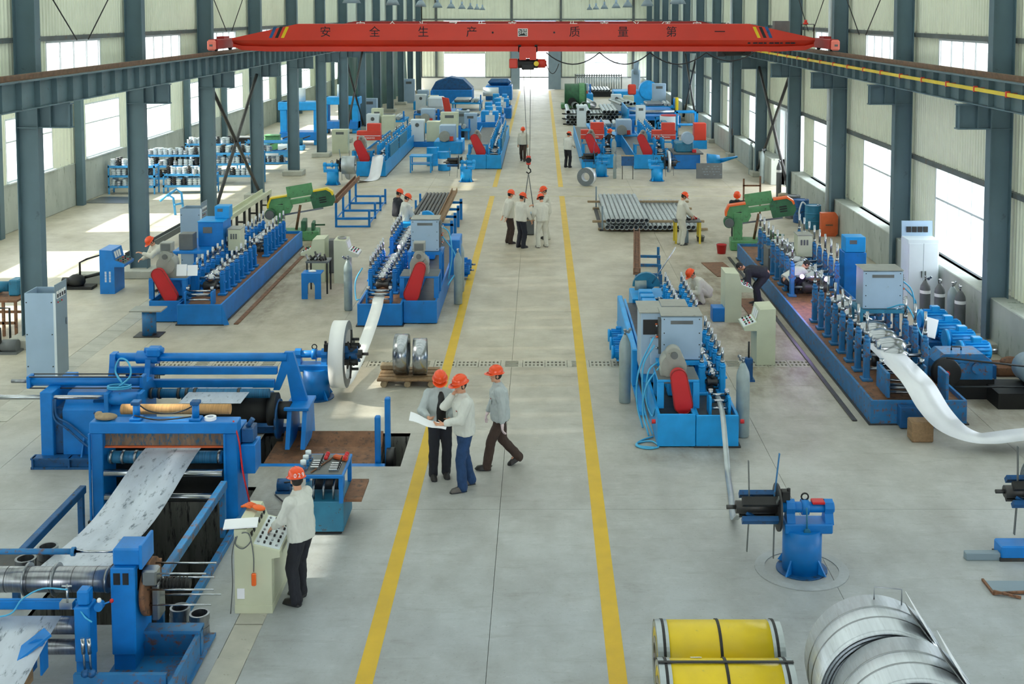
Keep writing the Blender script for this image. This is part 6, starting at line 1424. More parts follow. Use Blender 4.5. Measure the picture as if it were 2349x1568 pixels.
t = thing('trolley_frame', 'bent light blue trolley frame standing in the left bay', 'trolley', at(402, 490)); ob('side_frame', B().tube([(-.3, 0, .7), (0, .2, .95), (.2, .2, .8), (.3, .1, 0)], .05, 6).tube([(-.5, -.3, .55), (-.2, -.2, .8), (0, -.2, .65), (.1, -.3, 0)], .05, 6), 'blue_rack', t); ob('cross_bar', B().cyl((.25, .1, .4), (.05, -.28, .4), .04, 6).cyl((.02, .2, .95), (-.2, -.2, .8), .04, 6), 'blue_rack', t)
# left edge: work frame, trolley, pump
t = thing('welding_bench', 'rusty work frame with a machine on top at the left edge', 'bench', (-14.05, 28.7, 0))
for x in (0, .9, 1.2):
    for y_ in (0, 1.1): ob('leg', B().bx(x - .03, y_ - .03, 0, x + .03, y_ + .03, .85), 'rusty', t)
ob('bench_top', B().bx(-.3, -.05, .85, 1.25, 1.2, .9), 'rusty', t); ob('rail', B().bx(-.2, -.03, .3, 1.2, .03, .36).bx(-.2, 1.07, .3, 1.2, 1.13, .36), 'rusty', t)
ob('machine', B().cyl((.2, .6, 1.1), (.8, .6, 1.1), .13, 16).bx(.1, .3, .9, .5, .9, 1.0, .02).bx(.85, .4, .9, 1.1, .8, 1.3, .03), 'teal', t)
t = thing('pump', 'dark oily pump with pipes lying on the floor by the nearest column', 'pump', (-13.35, 33.8, 0))
ob('pump_body', B().sph((0, 0, .22), .2, 12, (1.3, 1, 1)).cyl((-.4, 0, .2), (.0, 0, .2), .12, 14).bx(-.5, -.2, 0, .5, .25, .08), 'iron', t); ob('pipe', B().tube([(.1, 0, .3), (.1, 0, .75), (.3, 0, .85), (.7, .2, .95), (.7, .2, .5)], .03, 6).tube([(.2, .1, .3), (.6, .1, .4), (.9, .3, .4)], .05, 6), 'iron', t)
boxy('stone_block', 'grey concrete block behind the blue console', (-13.2, 34.3, 0), .8, .4, .3, 'concrete')
t = thing('hand_trolley', 'pipe framed trolley with an electric motor at the left edge of the picture', 'trolley', (-12.55, 27.2, 0)); ob('trolley_frame', B().tube([(0, 0, .05), (0, 0, .6), (-.5, 0, .62), (-.5, 0, .3)], .025, 6).tube([(0, .5, .05), (0, .5, .95), (-.3, .5, .95)], .025, 6), 'iron', t); ob('motor', B().cyl((.0, .1, .16), (.35, .1, .16), .15, 16).bx(-.5, -.1, 0, .4, .4, .05), 'grey_dark', t)
# ================= FAR MILLS AND MACHINES =================
f1 = mill('far light blue tube mill left of the aisle with a wide strip at its front', -8.25, 57.2, 16, (0, .75), (-1.0, -.01), (.2, .6), 1.5, 13, .9, .75, .12, .1, .72, 'blue_light', None, (6,), 0, side=False, shafts=False)
drive_stand(f1, -.95, .05, .5, 1.3, .7, 1.2, 'blue_light'); belt_guard(f1, (-.62, 1.55), (-.3, .85), .2, .25, .3); gear_case(f1, -.5, .6, 1.6, .22, duct=False); entry_guide(f1, .38, .3, .6, .45, 'blue_light', .4)
for yy in (2, 6): ob('side_screen', B().bx(.7, yy, .72, .74, yy + 3.4, 1.35), 'teal', f1)
for lb, x, y_ in (('far light blue tube mill beside the left yellow line', -2.75, 60.0), ('far light blue tube mill right of the aisle where two men stand', 3.1, 60.3), ('far light blue tube mill with two red boxes, second from the aisle', 5.75, 60.0)): dup(f1, (x, y_, 0), 0, lb)
def welder(label, loc, k=1.0):
    'red power source: two stacked boxes, white band'
    t = thing('welding_source', label, 'welding machine', loc)
    ob('lower_box', B().bx(-.62, 0, .0, .62, .5, .48, .01), 'red_box', t); ob('upper_box', B().bx(-.1, .1, .48, .6, .55, .86, .01), 'red_box', t)
    ob('white_line', B().bx(-.62, -.004, .22, .62, 0, .25), 'cab_white', t); text('Panasonic', .17, 'white', t, (.0, -.006, .13), (PI / 2, 0, 0), .001)
    ob('stand', B().bx(-.6, .05, -1.25, .6, .5, -1.2).bx(-.58, .06, -1.2, -.5, .14, 0).bx(.5, .06, -1.2, .58, .14, 0).bx(-.58, .4, -1.2, -.5, .48, 0).bx(.5, .4, -1.2, .58, .48, 0), 'blue_light', t)
    return t
w1 = welder('red welding power source on the far left mill', (-9.0, 62.0, 1.26))
dup(w1, (2.75, 62.6, 1.26), 0, 'red welding power source on the far mill just right of the aisle'); dup(w1, (6.5, 62.4, 1.26), 0, 'red welding power source on the second far mill right of the aisle')
tr0 = D2
decoiler('light blue decoiler before the far mill beside the left yellow line', (-3.5, 55.6, 0), 0, 'blue_light'); decoiler('light blue decoiler before the second far mill right of the aisle', (5.5, 55.8, 0), PI, 'blue_light'); decoiler('light blue decoiler before the far left mill', (-9.6, 54.6, 0), PI, 'blue_light'); decoiler('light blue decoiler before the far mill just right of the aisle', (2.95, 57.4, 0), 0, 'blue_light')
coil('narrow steel coil edge on the decoiler of the second far mill', (6.05, 55.8, .91), .5, .3, .12, 0, 0); coil('grey steel coil on the decoiler before the far left mill', (-8.85, 54.6, .91), .42, .25, .6, 0, 0, 'tube_steel')
coil('bright steel coil standing on the floor right of the aisle', (2.12, 54.2, 0), .42, .2, .3, 1.15)
strip('wide steel strip sagging from the far left mill to the floor', catmull([(-7.87, 58.2, .95), (-7.87, 57.3, .95), (-7.87, 56.8, .6), (-7.95, 56.2, .08), (-8.3, 55.5, .03), (-8.7, 54.9, .2), (-8.8, 54.6, .5)]), .55, 'steel_strip')
for lb, x, y_, m in (('blue drum with a white band among the far machines left of the aisle', -4.85, 59.6, True), ('open blue drum behind the white banded drum', -5.6, 61.5, False)): barrel(lb, (x, y_, 0), 'blue_light', .32, .95, None, m)
t = thing('tool_table', 'light blue tool table left of the two far drums', 'table', (-6.0, 58.6, 0)); ob('table_top', B().bx(-.5, 0, .78, .6, .9, .84).bx(-.45, .05, .4, .55, .85, .44), 'blue_light', t)
for x in (-.48, .52):
    for y_ in (.02, .82): ob('leg', B().bx(x, y_, 0, x + .06, y_ + .06, .78), 'blue_light', t)
t = thing('sign_stand', 'dark board on an easel before the far mills', 'stand', (4.15, 56.3, 0)); ob('board', B().bx(-.3, 0, .65, .3, .04, 1.1), 'blue_dark', t); ob('leg', B().bar((-.25, .02, 0), (-.25, .02, .65), .03, .03), 'iron', t); ob('leg', B().bar((.25, .02, 0), (.25, .02, .65), .03, .03), 'iron', t); ob('tray', B().bx(-.3, 0, 1.1, .3, .25, 1.14), 'wood_pale', t)
gas_cylinder('grey gas cylinder at the far mill behind the dark easel', (3.75, 60.5, 0), 1.5, .13); gas_cylinder('gas cylinder with a white collar before the far mills', (3.55, 56.6, 0), 1.2, .08)
f9 = thing('grinding_machine', 'dark machine with a round motor face at the far right', 'machine', (7.4, 60.0, 0)); ob('machine_base', B().bx(-.6, 0, 0, .7, 2.2, .75, .02), 'blue', f9); ob('machine_tray', B().bx(-.7, -.05, .75, .85, 2.2, .82), 'grey_dark', f9); ob('head', B().bx(-.5, .3, .82, .4, 1.6, 1.3, .05), 'teal', f9); ob('motor_face', B().cyl((.1, .2, 1.55), (.1, .8, 1.55), .3, 24).cyl((.1, .15, 1.55), (.1, .2, 1.55), .2, 20), 'cab_grey', f9); ob('red_cap', B().bx(.3, -.02, .84, .5, .2, 1.0, .02), 'red', f9)
t = thing('pipe_cutter', 'light blue funnel shaped machine lying at the far right', 'machine', (9.0, 59.4, 0)); ob('body', B().cyl((0, 0, .5), (-.6, 0, .45), .3, 18, .42).cyl((0, 0, .5), (.9, .1, .7), .12, 14, .05).bx(-.7, -.2, 0, .0, .3, .3), 'blue_light', t)
def cab(label, px, pyb, wd, h, m='cab_grey', d=.6):
    p = W(px, pyb); t = thing('electrical_cabinet', label, 'cabinet', tuple(p)); ob('cabinet_body', B().bx(-wd / 2, 0, 0, wd / 2, d, h, .01), m, t); ob('door', B().bx(-wd / 2 + .04, -.015, .08, wd / 2 - .04, 0, h - .06, .005), m, t); ob('meter', B().bx(-wd * .25, -.02, h * .8, wd * .25, -.014, h * .9), 'grey_dark', t); return t
cab('tall grey cabinet behind the far left mill, larger one', 848, 292, 1.0, 2.0); cab('slimmer cream grey cabinet beside the larger far left cabinet', 865, 318, .7, 1.9, 'cream'); cab('tall pale cabinet far down the left column row', 938, 236, 1.0, 2.1)
cab('big cream cabinet between the far mills left of the aisle', 1031, 322, 1.1, 1.75, 'cream'); cab('grey cabinet right of the big cream cabinet', 1060, 316, .9, 1.7, 'cab_side'); cab('second grey cabinet right of the big cream cabinet', 1079, 318, .8, 1.6, 'cab_grey'); cab('tall pale cabinet by the far right columns', 1512, 250, 1.1, 2.1)
cab('pale cabinet with a round dial behind the far mill right of the aisle', 1334, 300, .62, 1.7, 'cab_white'); cab('pale cabinet with a round dial behind the second far mill', 1470, 300, .62, 1.7, 'cab_white'); cab('pale grey cabinet stack by the far left drums', 780, 352, .9, 1.35, 'cream')
# far machines by the end of the hall
def farmachine(nm, label, X, Y, parts): 
    t = thing(nm, label, 'machine', (X, Y, 0))
    for (pn, b, m) in parts: ob(pn, b, m, t)
    return t
farmachine('roll_former', 'far blue machine with a dark arched hood left of the aisle', -7.6, 104, [('frame', B().bx(-2, 0, 0, 1.6, 3, 1.2, .05), 'blue'), ('hood', B().prism([(-2, 1.2), (-1.6, 1.9), (-.4, 2.3), (.8, 2.1), (1.6, 1.3)], 'y', .2, 2.8), 'blue_dark')])
farmachine('roll_former', 'far blue machine beside the left yellow line near the end gate', -3.6, 108, [('frame', B().bx(-1.4, 0, 0, 1.0, 3, 1.3, .05), 'blue'), ('hood', B().bx(-1.2, .2, 1.3, .9, 2, 1.9, .3), 'blue_dark'), ('roller', B().cyl((-1.6, -.5, .8), (-.2, -.5, .8), .4, 16), 'cab_white')])
farmachine('conveyor_table', 'far blue pipe table with a red guard, left half of the hall', -7.6, 86, [('frame', B().bx(-1.6, 0, .5, 1.6, 5, .62).bx(-1.6, 0, 0, -1.5, .1, .5).bx(1.5, 0, 0, 1.6, .1, .5).bx(-1.6, 4.9, 0, -1.5, 5, .5).bx(1.5, 4.9, 0, 1.6, 5, .5), 'blue'), ('red_guard', B().prism([(.6, .7), (1.1, .7), (.9, 1.7), (.4, 1.8)], 'y', .5, .7), 'red_box'), ('sheet_pile', B().bx(-1.4, .4, .62, .4, 4, .9, .05), 'steel'), ('stand', B().bx(-.9, 3, .62, .3, 4.6, 1.6, .1), 'cab_white')])
for i, (x, y_) in enumerate(((-3.2, 81.2), (-3.4, 85), (-2.9, 89), (-3.2, 94), (-3.3, 77.4))):
    farmachine('mill_section', 'light blue machine section in the far line left of the aisle, %s from the front' % ('second', 'third', 'fourth', 'fifth', 'first')[i], x, y_, [('frame', B().bx(-.9, 0, 0, .7, 3, .8, .03), 'blue'), ('roll_box', B().bx(-.6, .3, .8, -.1, 1.0, 1.5, .03), 'blue_light'), ('gear_box', B().bx(.1, 1.3, .8, .5, 2.0, 1.4, .03), 'blue_light'), ('panel', B().bx(-.3, .1, .8, .3, .2, 1.25), 'cab_white'), ('roller', B().cyl((-.7, 2.4, 1.0), (.6, 2.4, 1.0), .2, 14), 'chrome')])
farmachine('pipe_bundle_table', 'far table heaped with bright scrap pipes left of the aisle', -5.2, 78, [('frame', B().bx(-1.3, 0, .6, 1.2, 4, .75).bx(-1.2, .2, 0, -1.1, .3, .6).bx(1.0, .2, 0, 1.1, .3, .6), 'blue_light'), ('pipe_heap', B().cyl((-1, .2, .9), (.6, 3.5, 1.0), .14, 10).cyl((-.6, .1, .95), (.9, 3.6, .95), .14, 10).cyl((-.2, .2, 1.15), (-.5, 3.4, 1.2), .14, 10).cyl((.3, .1, 1.1), (.2, 3.8, 1.15), .14, 10), 'tube_steel')])
g_ = farmachine('tumbler', 'green round machine at the right yellow line near the end gate', 2.9, 99, [('drum', B().cyl((-.9, 0, 1.05), (.9, 0, 1.05), 1.0, 28), 'green_dark'), ('band', B().ring((.3, 0, 1.05), (.75, 0, 1.05), 1.06, .95, 28), 'green'), ('base', B().bx(-1.2, -1.0, 0, 1.2, 1.0, .4, .03), 'green'), ('wheel', B().cyl((-.3, -1.15, .6), (-.3, -1.05, .6), .35, 20), 'iron')])
farmachine('blue_press', 'far blue machine with red covers at the right, near the end wall', 7.9, 102, [('frame', B().bx(-1.6, 0, 0, 1.6, 3, 1.2, .05).cyl((1.4, -.1, 1.3), (1.4, 1.2, 1.3), .8, 20), 'blue_light'), ('red_cover', B().bx(-.4, -.1, .9, .3, .3, 1.8, .1), 'red_box')])
farmachine('pipe_conveyor', 'far long blue conveyor at the right with a yellow end', 8.3, 82, [('frame', B().bx(-2.2, 0, .5, 1.4, 8, .8).bx(-2.2, 0, 0, -2, .2, .5).bx(1.2, 0, 0, 1.4, .2, .5), 'blue'), ('side_panel', B().bx(-2.3, -.1, .2, -2.2, 6, 1.3), 'blue_light'), ('yellow_end', B().bx(1.5, 4, .4, 1.7, 4.4, 1.8, .05), 'yellow'), ('roller', B().cyl((-2, 2, .9), (1.2, 2, .9), .15, 12), 'steel')])
for i in range(4): farmachine('pipe_stand', 'light blue pipe stand in the far right line, %s one' % ('nearest', 'second', 'third', 'farthest')[i], 7.2 + .3 * i, 66 + 3.6 * i, [('frame', B().bx(-.5, 0, 0, -.42, .08, 1.0).bx(.42, 0, 0, .5, .08, 1.0).bx(-.5, 0, .9, .5, .08, 1.0).bx(-.5, 0, .3, .5, .08, .38).bx(-.5, 2, 0, -.42, 2.08, 1.0).bx(.42, 2, 0, .5, 2.08, 1.0).bx(-.5, 2, .9, .5, 2.08, 1.0).bx(-.48, 0, .2, -.44, 2.08, .26), 'blue_light'), ('trough', B().bx(-.15, -.2, 1.0, .15, 2.4, 1.1), ('teal', 'tube_steel')[i % 2])])
farmachine('red_crate', 'red framed box on a light blue stand at the far right', 9.3, 69, [('stand', B().bx(-.4, 0, 0, .4, .8, .5), 'blue_light'), ('crate', B().bx(-.35, 0, .5, .35, .7, 1.5, .02), 'red_box')])
farmachine('turning_frame', 'blue open frame by the far right columns', 9.4, 76, [('frame', B().bx(-.7, 0, 0, -.6, .1, 1.6).bx(.6, 0, 0, .7, .1, 1.6).bx(-.7, 0, 1.5, .7, .1, 1.6).bx(-.7, 1, 0, -.6, 1.1, 1.6).bx(.6, 1, 0, .7, 1.1, 1.6).bx(-.7, 1, 1.5, .7, 1.1, 1.6).bx(-.7, 0, .7, .7, 1, .76), 'blue_light'), ('white_bin', B().cyl((-1.1, .5, 0), (-1.1, .5, 1.3), .6, 18), 'cab_white'), ('bin_lid', B().cyl((-1.1, .5, 1.3), (-1.1, .5, 1.36), .55, 18), 'red')])
farmachine('white_column_machine', 'slim pale machine standing at the far right near the end wall', 9.0, 112, [('body', B().bx(-.4, 0, 0, .4, .8, 2.6, .1).cyl((0, 0, 2.2), (0, -.4, 3.4), .25, 12), 'cab_grey')])
# left bay far: tarpaulins, presses, bins
tp_ = B(); n = 60
vs = []; 
for i in range(n + 1):
    y_ = 40.0 * i / n; off = .25 * math.sin(i * .9) + .12 * math.sin(i * 2.3)
    vs += [(off, y_, .0), (off * .6 - .05, y_, 3.2), (0, y_, 5.6)]
tp_.add(vs, [(3 * i + k, 3 * i + 3 + k, 3 * i + 4 + k, 3 * i + 1 + k) for i in range(n) for k in (0, 1)], True)
tp_.v += [(x - .03, y_, z) for x, y_, z in vs]; k0 = len(vs); tp_.f += [(f[3] + k0, f[2] + k0, f[1] + k0, f[0] + k0) for f in list(tp_.f)]; tp_.sm += list(tp_.sm)
one('tarpaulin', tp_, 'tarp', 'dark green tarpaulin sheet hanging along the far left bay', 'tarpaulin', (-13.6, 80, .01))
for lb, x, y_, h in (('nearer', -14.4, 71, 2.6), ('farther', -13.2, 78, 2.4)): farmachine('hydraulic_press', 'light blue press frame in the left bay, %s one' % lb, x, y_, [('post', B().bx(-1.2, 0, 0, -.8, 1, h, .03).bx(.8, 0, 0, 1.2, 1, h, .03), 'blue_light'), ('crown', B().bx(-1.3, -.1, h - .5, 1.3, 1.1, h, .04), 'blue_light'), ('bed', B().bx(-1.2, -.2, .3, 1.2, 1.2, .8, .03), 'blue'), ('cylinder', B().cyl((0, .5, h), (0, .5, h + .8), .25, 18), 'cab_white')])
for i in range(9):
    X, Y = (-16.5 + .9 * (i % 3) * 1.3, 62 + 3.2 * (i // 3)); 
    farmachine('scrap_pile', 'pile of grey machine parts in the left bay, heap %s' % ('by the green bin', 'behind the racks', 'in mid bay', 'by the third window', 'near the presses', 'beside a wall post', 'at the far bay', 'below the windows', 'before the tarpaulin')[i], X, Y, [('base_part', B().bx(-.5, -.3, 0, .5, .4, .3, .05), RN.choice(('grey_dark', 'cab_white', 'blue_rack'))), ('drum_part', B().cyl((-.3, 0, .5), (.4, .1, .5), .22, 12), RN.choice(('cab_white', 'steel', 'teal'))), ('loose_bar', B().bar((-.7, -.2, .3), (.8, .3, .8), .06, .06), 'dark_steel')])
farmachine('waste_bin', 'green waste bin at the left bay wall posts', -15.0, 66.0, [('bin_body', B().bx(-.4, 0, .05, .4, .6, 1.05, .05), 'green'), ('bin_lid', B().bx(-.42, -.03, 1.05, .42, .62, 1.12, .02), 'green')])
farmachine('waste_bin', 'dark square bin left of the green waste bin', -16.4, 66.0, [('bin_body', B().bx(-.6, 0, .05, .6, .8, .95, .03), 'iron'), ('bin_rim', B().bx(-.64, -.04, .95, .64, .84, 1.0), 'grey_dark')])
# outside the end gate
defm('roof_blue', (96, 150, 210), .5, 0, .06, 2); defm('yard_white', (232, 236, 240), .8, 0, .04, 1)
bl_ = thing('far_building', 'white building with a blue roof beyond the end gate', 'building', (2, 190, -.12)); ob('wall', B().bx(-14, 0, 0, 14, 12, 4.0), 'yard_white', bl_); ob('roof', B().prism([(-1, 4.0), (6, 8.5), (13, 4.0)], 'x', -15, 15), 'roof_blue', bl_)

LM = ((-5.2, 66.5, 0), (-6.8, 70, 1), (-5.6, 74, 2), (-7.4, 78, 0), (-8.8, 92, 1), (-6.0, 96, 2), (5.0, 70, 0), (4.2, 75, 2), (6.4, 92, 1), (3.9, 106, 0), (-10.0, 74, 1), (-10.4, 80, 2), (-9.6, 97, 0), (9.2, 92, 2))
for X, Y, k in LM:
    rank = sorted(q[1] for q in LM if q[2] == k and (q[0] < 0) == (X < 0)).index(Y)
    lb = ('blue gear frame with pale box', 'pale cabinets on a blue base', 'blue trestle loaded with bright sheets')[k]
    farmachine('line_machine', '%s, %s of its kind in the far %s lines' % (lb, ORD[rank], 'left' if X < 0 else 'right'), X, Y, [
        [('base', B().bx(-.8, 0, 0, .8, 2.2, .7, .03), 'blue_light'), ('pale_box', B().bx(-.5, .2, .7, .4, 1.1, 1.6, .03), 'cab_grey'), ('gear', B().cyl((-.2, -.1, 1.0), (-.2, .2, 1.0), .3, 18), 'grey_paint'), ('post', B().bx(.5, 1.2, .7, .65, 1.35, 1.5), 'blue'), ('red_knob', B().bx(.1, -.05, .75, .3, 0, 1.0), 'red_box')],
        [('base', B().bx(-1.0, 0, 0, 1.0, 1.2, .3), 'blue'), ('cabinet_body', B().bx(-.9, .1, .3, -.1, .9, 1.6, .02), 'cab_white'), ('second_body', B().bx(.05, .1, .3, .85, .9, 1.5, .02), 'cream'), ('dial', B().cyl((-.5, .08, 1.3), (-.5, .1, 1.3), .12, 14), 'grey_dark')],
        [('frame', B().bx(-1.2, 0, .55, 1.2, 3, .68).bx(-1.15, .1, 0, -1.05, .2, .55).bx(1.05, .1, 0, 1.15, .2, .55).bx(-1.15, 2.8, 0, -1.05, 2.9, .55).bx(1.05, 2.8, 0, 1.15, 2.9, .55), 'blue_light'), ('sheet_load', B().bx(-1.0, .1, .68, .3, 2.6, .95, .06), 'steel'), ('pipe_load', B().cyl((.5, .1, .82), (.6, 2.8, .82), .13, 12).cyl((.8, .0, .82), (.85, 2.7, .82), .13, 12), 'tube_steel'), ('stop_post', B().bx(1.1, .1, .6, 1.2, .2, 1.3), 'blue')]][k])
# ================= PEOPLE =================
from mathutils import noise as NZ
import numpy as np
JOBS = []
def remesh_later(b, vox, mats, name, parent, smooth=4, wrinkle=0.0):
    me = b.mesh('tmp'); o = bpy.data.objects.new('tmp', me); COL.objects.link(o)
    r = o.modifiers.new('r', 'REMESH'); r.mode = 'VOXEL'; r.voxel_size = vox; r.adaptivity = 0
    s = o.modifiers.new('s', 'SMOOTH'); s.iterations = smooth; s.factor = .5
    JOBS.append((o, mats, name, parent, wrinkle))
def finish_jobs():
    dg = bpy.context.evaluated_depsgraph_get(); done = []
    for o, m, name, parent, wr in JOBS:
        me = bpy.data.meshes.new_from_object(o.evaluated_get(dg)); me.name = name
        me.materials.clear(); me.materials.append(M[m])
        if wr:
            n = len(me.vertices); co = np.empty(n * 3, 'f'); no = np.empty(n * 3, 'f')
            me.vertices.foreach_get('co', co); me.vertices.foreach_get('normal', no); co = co.reshape(-1, 3)
            q = [NZ.noise((x * 13, y * 13, z * 7)) + .6 * NZ.noise((x * 27 + 5, y * 27, z * 16)) for x, y, z in co.tolist()]
            co += no.reshape(-1, 3) * (np.array(q, 'f')[:, None] * wr); me.vertices.foreach_set('co', co.ravel())
        me.polygons.foreach_set('use_smooth', [True] * len(me.polygons)); me.update()
        ob(name, me, None, parent); done.append(o)
    for o in done:
        d = o.data; bpy.data.objects.remove(o); bpy.data.meshes.remove(d)
def caps(b, p, q, r1, r2, n=12):
    p, q = V(p), V(q); L = (q - p).length; pf = []
    for i in range(5): a = PI / 2 * i / 4; pf.append((r1 * math.sin(a), -r1 * math.cos(a)))
    for i in range(5): a = PI / 2 * i / 4; pf.append((r2 * math.cos(a), L + r2 * math.sin(a)))
    pf[0] = (1e-4, pf[0][1]); pf[-1] = (1e-4, pf[-1][1]); d = q - p if L > 1e-5 else V((0, 0, 1))
    k = len(b.v); b.lathe(pf, p, d, n); m = len(pf); b.f += [tuple(k + i * m for i in reversed(range(n))), tuple(k + i * m + m - 1 for i in range(n))]; b.sm += [True, True]
def loft(b, rings, xv, n=20):
    vs = []; k = len(rings)
    for c, rx, ry, yv in rings:
        for i in range(n): a = 2 * PI * i / n; vs.append(V(c) + xv * math.cos(a) * rx + yv * math.sin(a) * ry)
    fs = [(j * n + i, j * n + (i + 1) % n, (j + 1) * n + (i + 1) % n, (j + 1) * n + i) for j in range(k - 1) for i in range(n)]
    fs += [tuple(reversed(range(n))), tuple((k - 1) * n + i for i in range(n))]
    b.add(vs, fs, True)
def ik(a, t, l1, l2, hint):
    d = t - a; L = min(d.length, (l1 + l2) * .995); d.normalize(); t = a + d * L
    x = (l1 * l1 - l2 * l2 + L * L) / (2 * L); h = math.sqrt(max(0, l1 * l1 - x * x)); hv = V(hint); hv = hv - d * hv.dot(d)
    hv.normalize(); return a + d * x + hv * h, t
def hand(b, w, d, side, n_, curl, s=1.0):
    'palm and five fingers from wrist w along d; side points to the thumb, n_ out of the palm'
    d = d.normalized(); side = (side - d * side.dot(d)).normalized(); n_ = d.cross(side) if n_ is None else n_
    n_ = (n_ - d * n_.dot(d) - side * n_.dot(side)).normalized()
    T = Matrix((( side.x, d.x, n_.x, 0), (side.y, d.y, n_.y, 0), (side.z, d.z, n_.z, 0), (0, 0, 0, 1)))
    b.sph(w + d * .05 * s, .05 * s, 12, (.84, 1.0, .36), T); caps(b, w - d * .03, w + d * .03 * s, .027 * s, .026 * s, 10)
    for i, (u, L) in enumerate(((.031, .92), (.0105, 1.0), (-.0105, .95), (-.031, .75))):
        p = w + (d * .085 + side * u) * s; dd = (d + side * u * 2).normalized(); k = curl + .08 * i
        for seg, r in ((.042, .0095), (.03, .0088), (.022, .008)):
            dd = (dd * math.cos(k * .75) + n_ * math.sin(k * .75)).normalized(); q = p + dd * seg * L * s; caps(b, p, q, r * s, r * .93 * s, 8); p = q
    p = w + (d * .03 + side * .034) * s; dd = (d * .7 + side * .65 + n_ * .3).normalized()
    for seg, r in ((.04, .0125), (.032, .0105)): q = p + dd * seg * s; caps(b, p, q, r * s, r * .9 * s, 8); p = q; dd = (dd + d * .35 + n_ * .4 * curl).normalized()
def person(label, loc, fwd, top='cloth_white', bot='trouser_black', k=1.0, lean=4, pz=.95, py=0.0, feet=None, hands=None, elb=None, headyaw=0, headpitch=12, vox=.008, shoe='shoe', open_=False, hat=True, curl=.45, knees=None, twist=0, gloves=None, side=0, palm=None, num=None, footrot=(0, 0), group=None):
    t = thing('person', label, 'person', loc, math.atan2(-fwd[0], fwd[1]), group); t.scale = (k, k, k)
    feet = feet or ((-.11, 0, 0), (.11, .02, 0)); hands = hands or ((-.27, .06, .78), (.27, .06, .78)); R_ = math.radians
    pel = V((0, py, pz)); sp = V((math.sin(R_(side)), math.sin(R_(lean)), math.cos(R_(lean)))).normalized()
    cw_ = math.cos(R_(twist)); sw_ = math.sin(R_(twist)); X = V((1, 0, 0)); Xs = V((cw_, sw_, 0)); F = X.cross(sp) * -1; F = sp.cross(X).normalized()
    Fs = sp.cross(Xs).normalized(); chest = pel + sp * .34; nb = pel + sp * .545; sh = [nb - sp * .07 + Xs * s * .185 for s in (-1, 1)]
    hy = R_(headyaw); hp = R_(headpitch + lean * .6); f0 = V((sw_ * -1 if 0 else -math.sin(hy - R_(twist) * 0), math.cos(hy), 0))
    hf = (f0 * math.cos(hp) + V((0, 0, -1)) * math.sin(hp)).normalized(); hx = hf.cross(V((0, 0, 1))).normalized(); hz = hx.cross(hf).normalized()
    if lean > 60: hz = (hz + sp * .4).normalized(); hf = hz.cross(hx).normalized() if False else (hf - hz * hf.dot(hz)).normalized()
    hc = nb + (sp * .5 + V((0, 0, .5)) + hf * .18).normalized() * .165
    HT = Matrix(((hx.x, hf.x, hz.x, hc.x), (hx.y, hf.y, hz.y, hc.y), (hx.z, hf.z, hz.z, hc.z), (0, 0, 0, 1))); HR = HT.to_3x3().to_4x4()
    P = lambda x, y, z: HT @ V((x, y, z))
    el, wr = [], []
    for i, s in enumerate((-1, 1)):
        e, w_ = ik(sh[i], V(hands[i]), .285, .25, (elb[i] if elb else (s * .5, -.6, -.4))); el.append(e); wr.append(w_)
    hip = [pel + V((s * .09, 0, -.02)) for s in (-1, 1)]; kn, an = [], []
    for i, s in enumerate((-1, 1)):
        a = V(feet[i]) + V((0, -.02, .085)); q, a = ik(hip[i], a, .44, .42, (knees[i] if knees else (s * .12, 1, 0))); kn.append(q); an.append(a)
    # body
    b = B()
    b.sph(P(0, -.004, .02), .1, 16, (.76, .93, 1.0), HR); b.sph(P(0, .018, -.055), .07, 14, (.80, .98, .92), HR); b.sph(P(0, .055, -.098), .028, 10, (1.1, .9, .8), HR)
    caps(b, P(0, .084, .0), P(0, .103, -.03), .0095, .0135, 8); caps(b, P(-.03, .084, .018), P(.03, .084, .018), .009, .009, 8)
    for s in (-1, 1): b.sph(P(s * .077, -.008, -.012), .03, 10, (.35, .75, 1.05), HR)
    caps(b, P(0, -.018, -.06), nb - sp * .02, .05, .056); caps(b, pel, nb - sp * .1, .1, .1); caps(b, sh[0], sh[1], .05, .05)
    for i, s in enumerate((-1, 1)):
        caps(b, sh[i], el[i], .046, .038); caps(b, el[i], wr[i], .038, .026); caps(b, hip[i], kn[i], .07, .05); caps(b, kn[i], an[i], .05, .036); caps(b, an[i], an[i] + V((0, .1, -.04)), .03, .028)
        d = (wr[i] - el[i]).normalized(); sd_ = V((-s, .25, .35)); pn = V((-s, .1, -.1)) if palm is None else V(palm[i])
        if gloves is None or not gloves[i]: hand(b, wr[i] + d * .02, d, sd_ if palm is None else V((-s * .8, .3, .1)), pn, curl)
    near = vox < .009
    remesh_later(b, min(vox, .0075) if near else vox * .85, 'skin', 'body', t, 2)
    # gloves
    if gloves:
        for i, s in enumerate((-1, 1)):
            if gloves[i]:
                g = B(); d = (wr[i] - el[i]).normalized(); hand(g, wr[i] + d * .01, d, V((-s, .25, .35)), V((-s, .1, -.1)), curl, 1.15); remesh_later(g, min(vox, .008), 'glove', 'glove', t, 2)
    # jacket
    j = B(); hem = pel - V((0, 0, .06)) if lean < 40 else pel - sp * .03
    loft(j, [(hem, .222, .168, F), (pel + sp * .06, .224, .17, F), (pel + sp * .2, .222, .162, (F + Fs).normalized()), (chest + sp * .02, .234, .164, Fs), (chest + sp * .1, .228, .152, Fs), (nb - sp * .05, .17, .115, Fs), (nb + sp * .012, .085, .085, Fs)], ((X + Xs) * .5).normalized())
    caps(j, sh[0] + Xs * .01, sh[1] - Xs * .01, .086, .086)
    for i in (0, 1):
        d = (wr[i] - el[i]).normalized(); caps(j, sh[i], el[i], .09, .075); caps(j, el[i], wr[i] - d * .035, .075, .056)
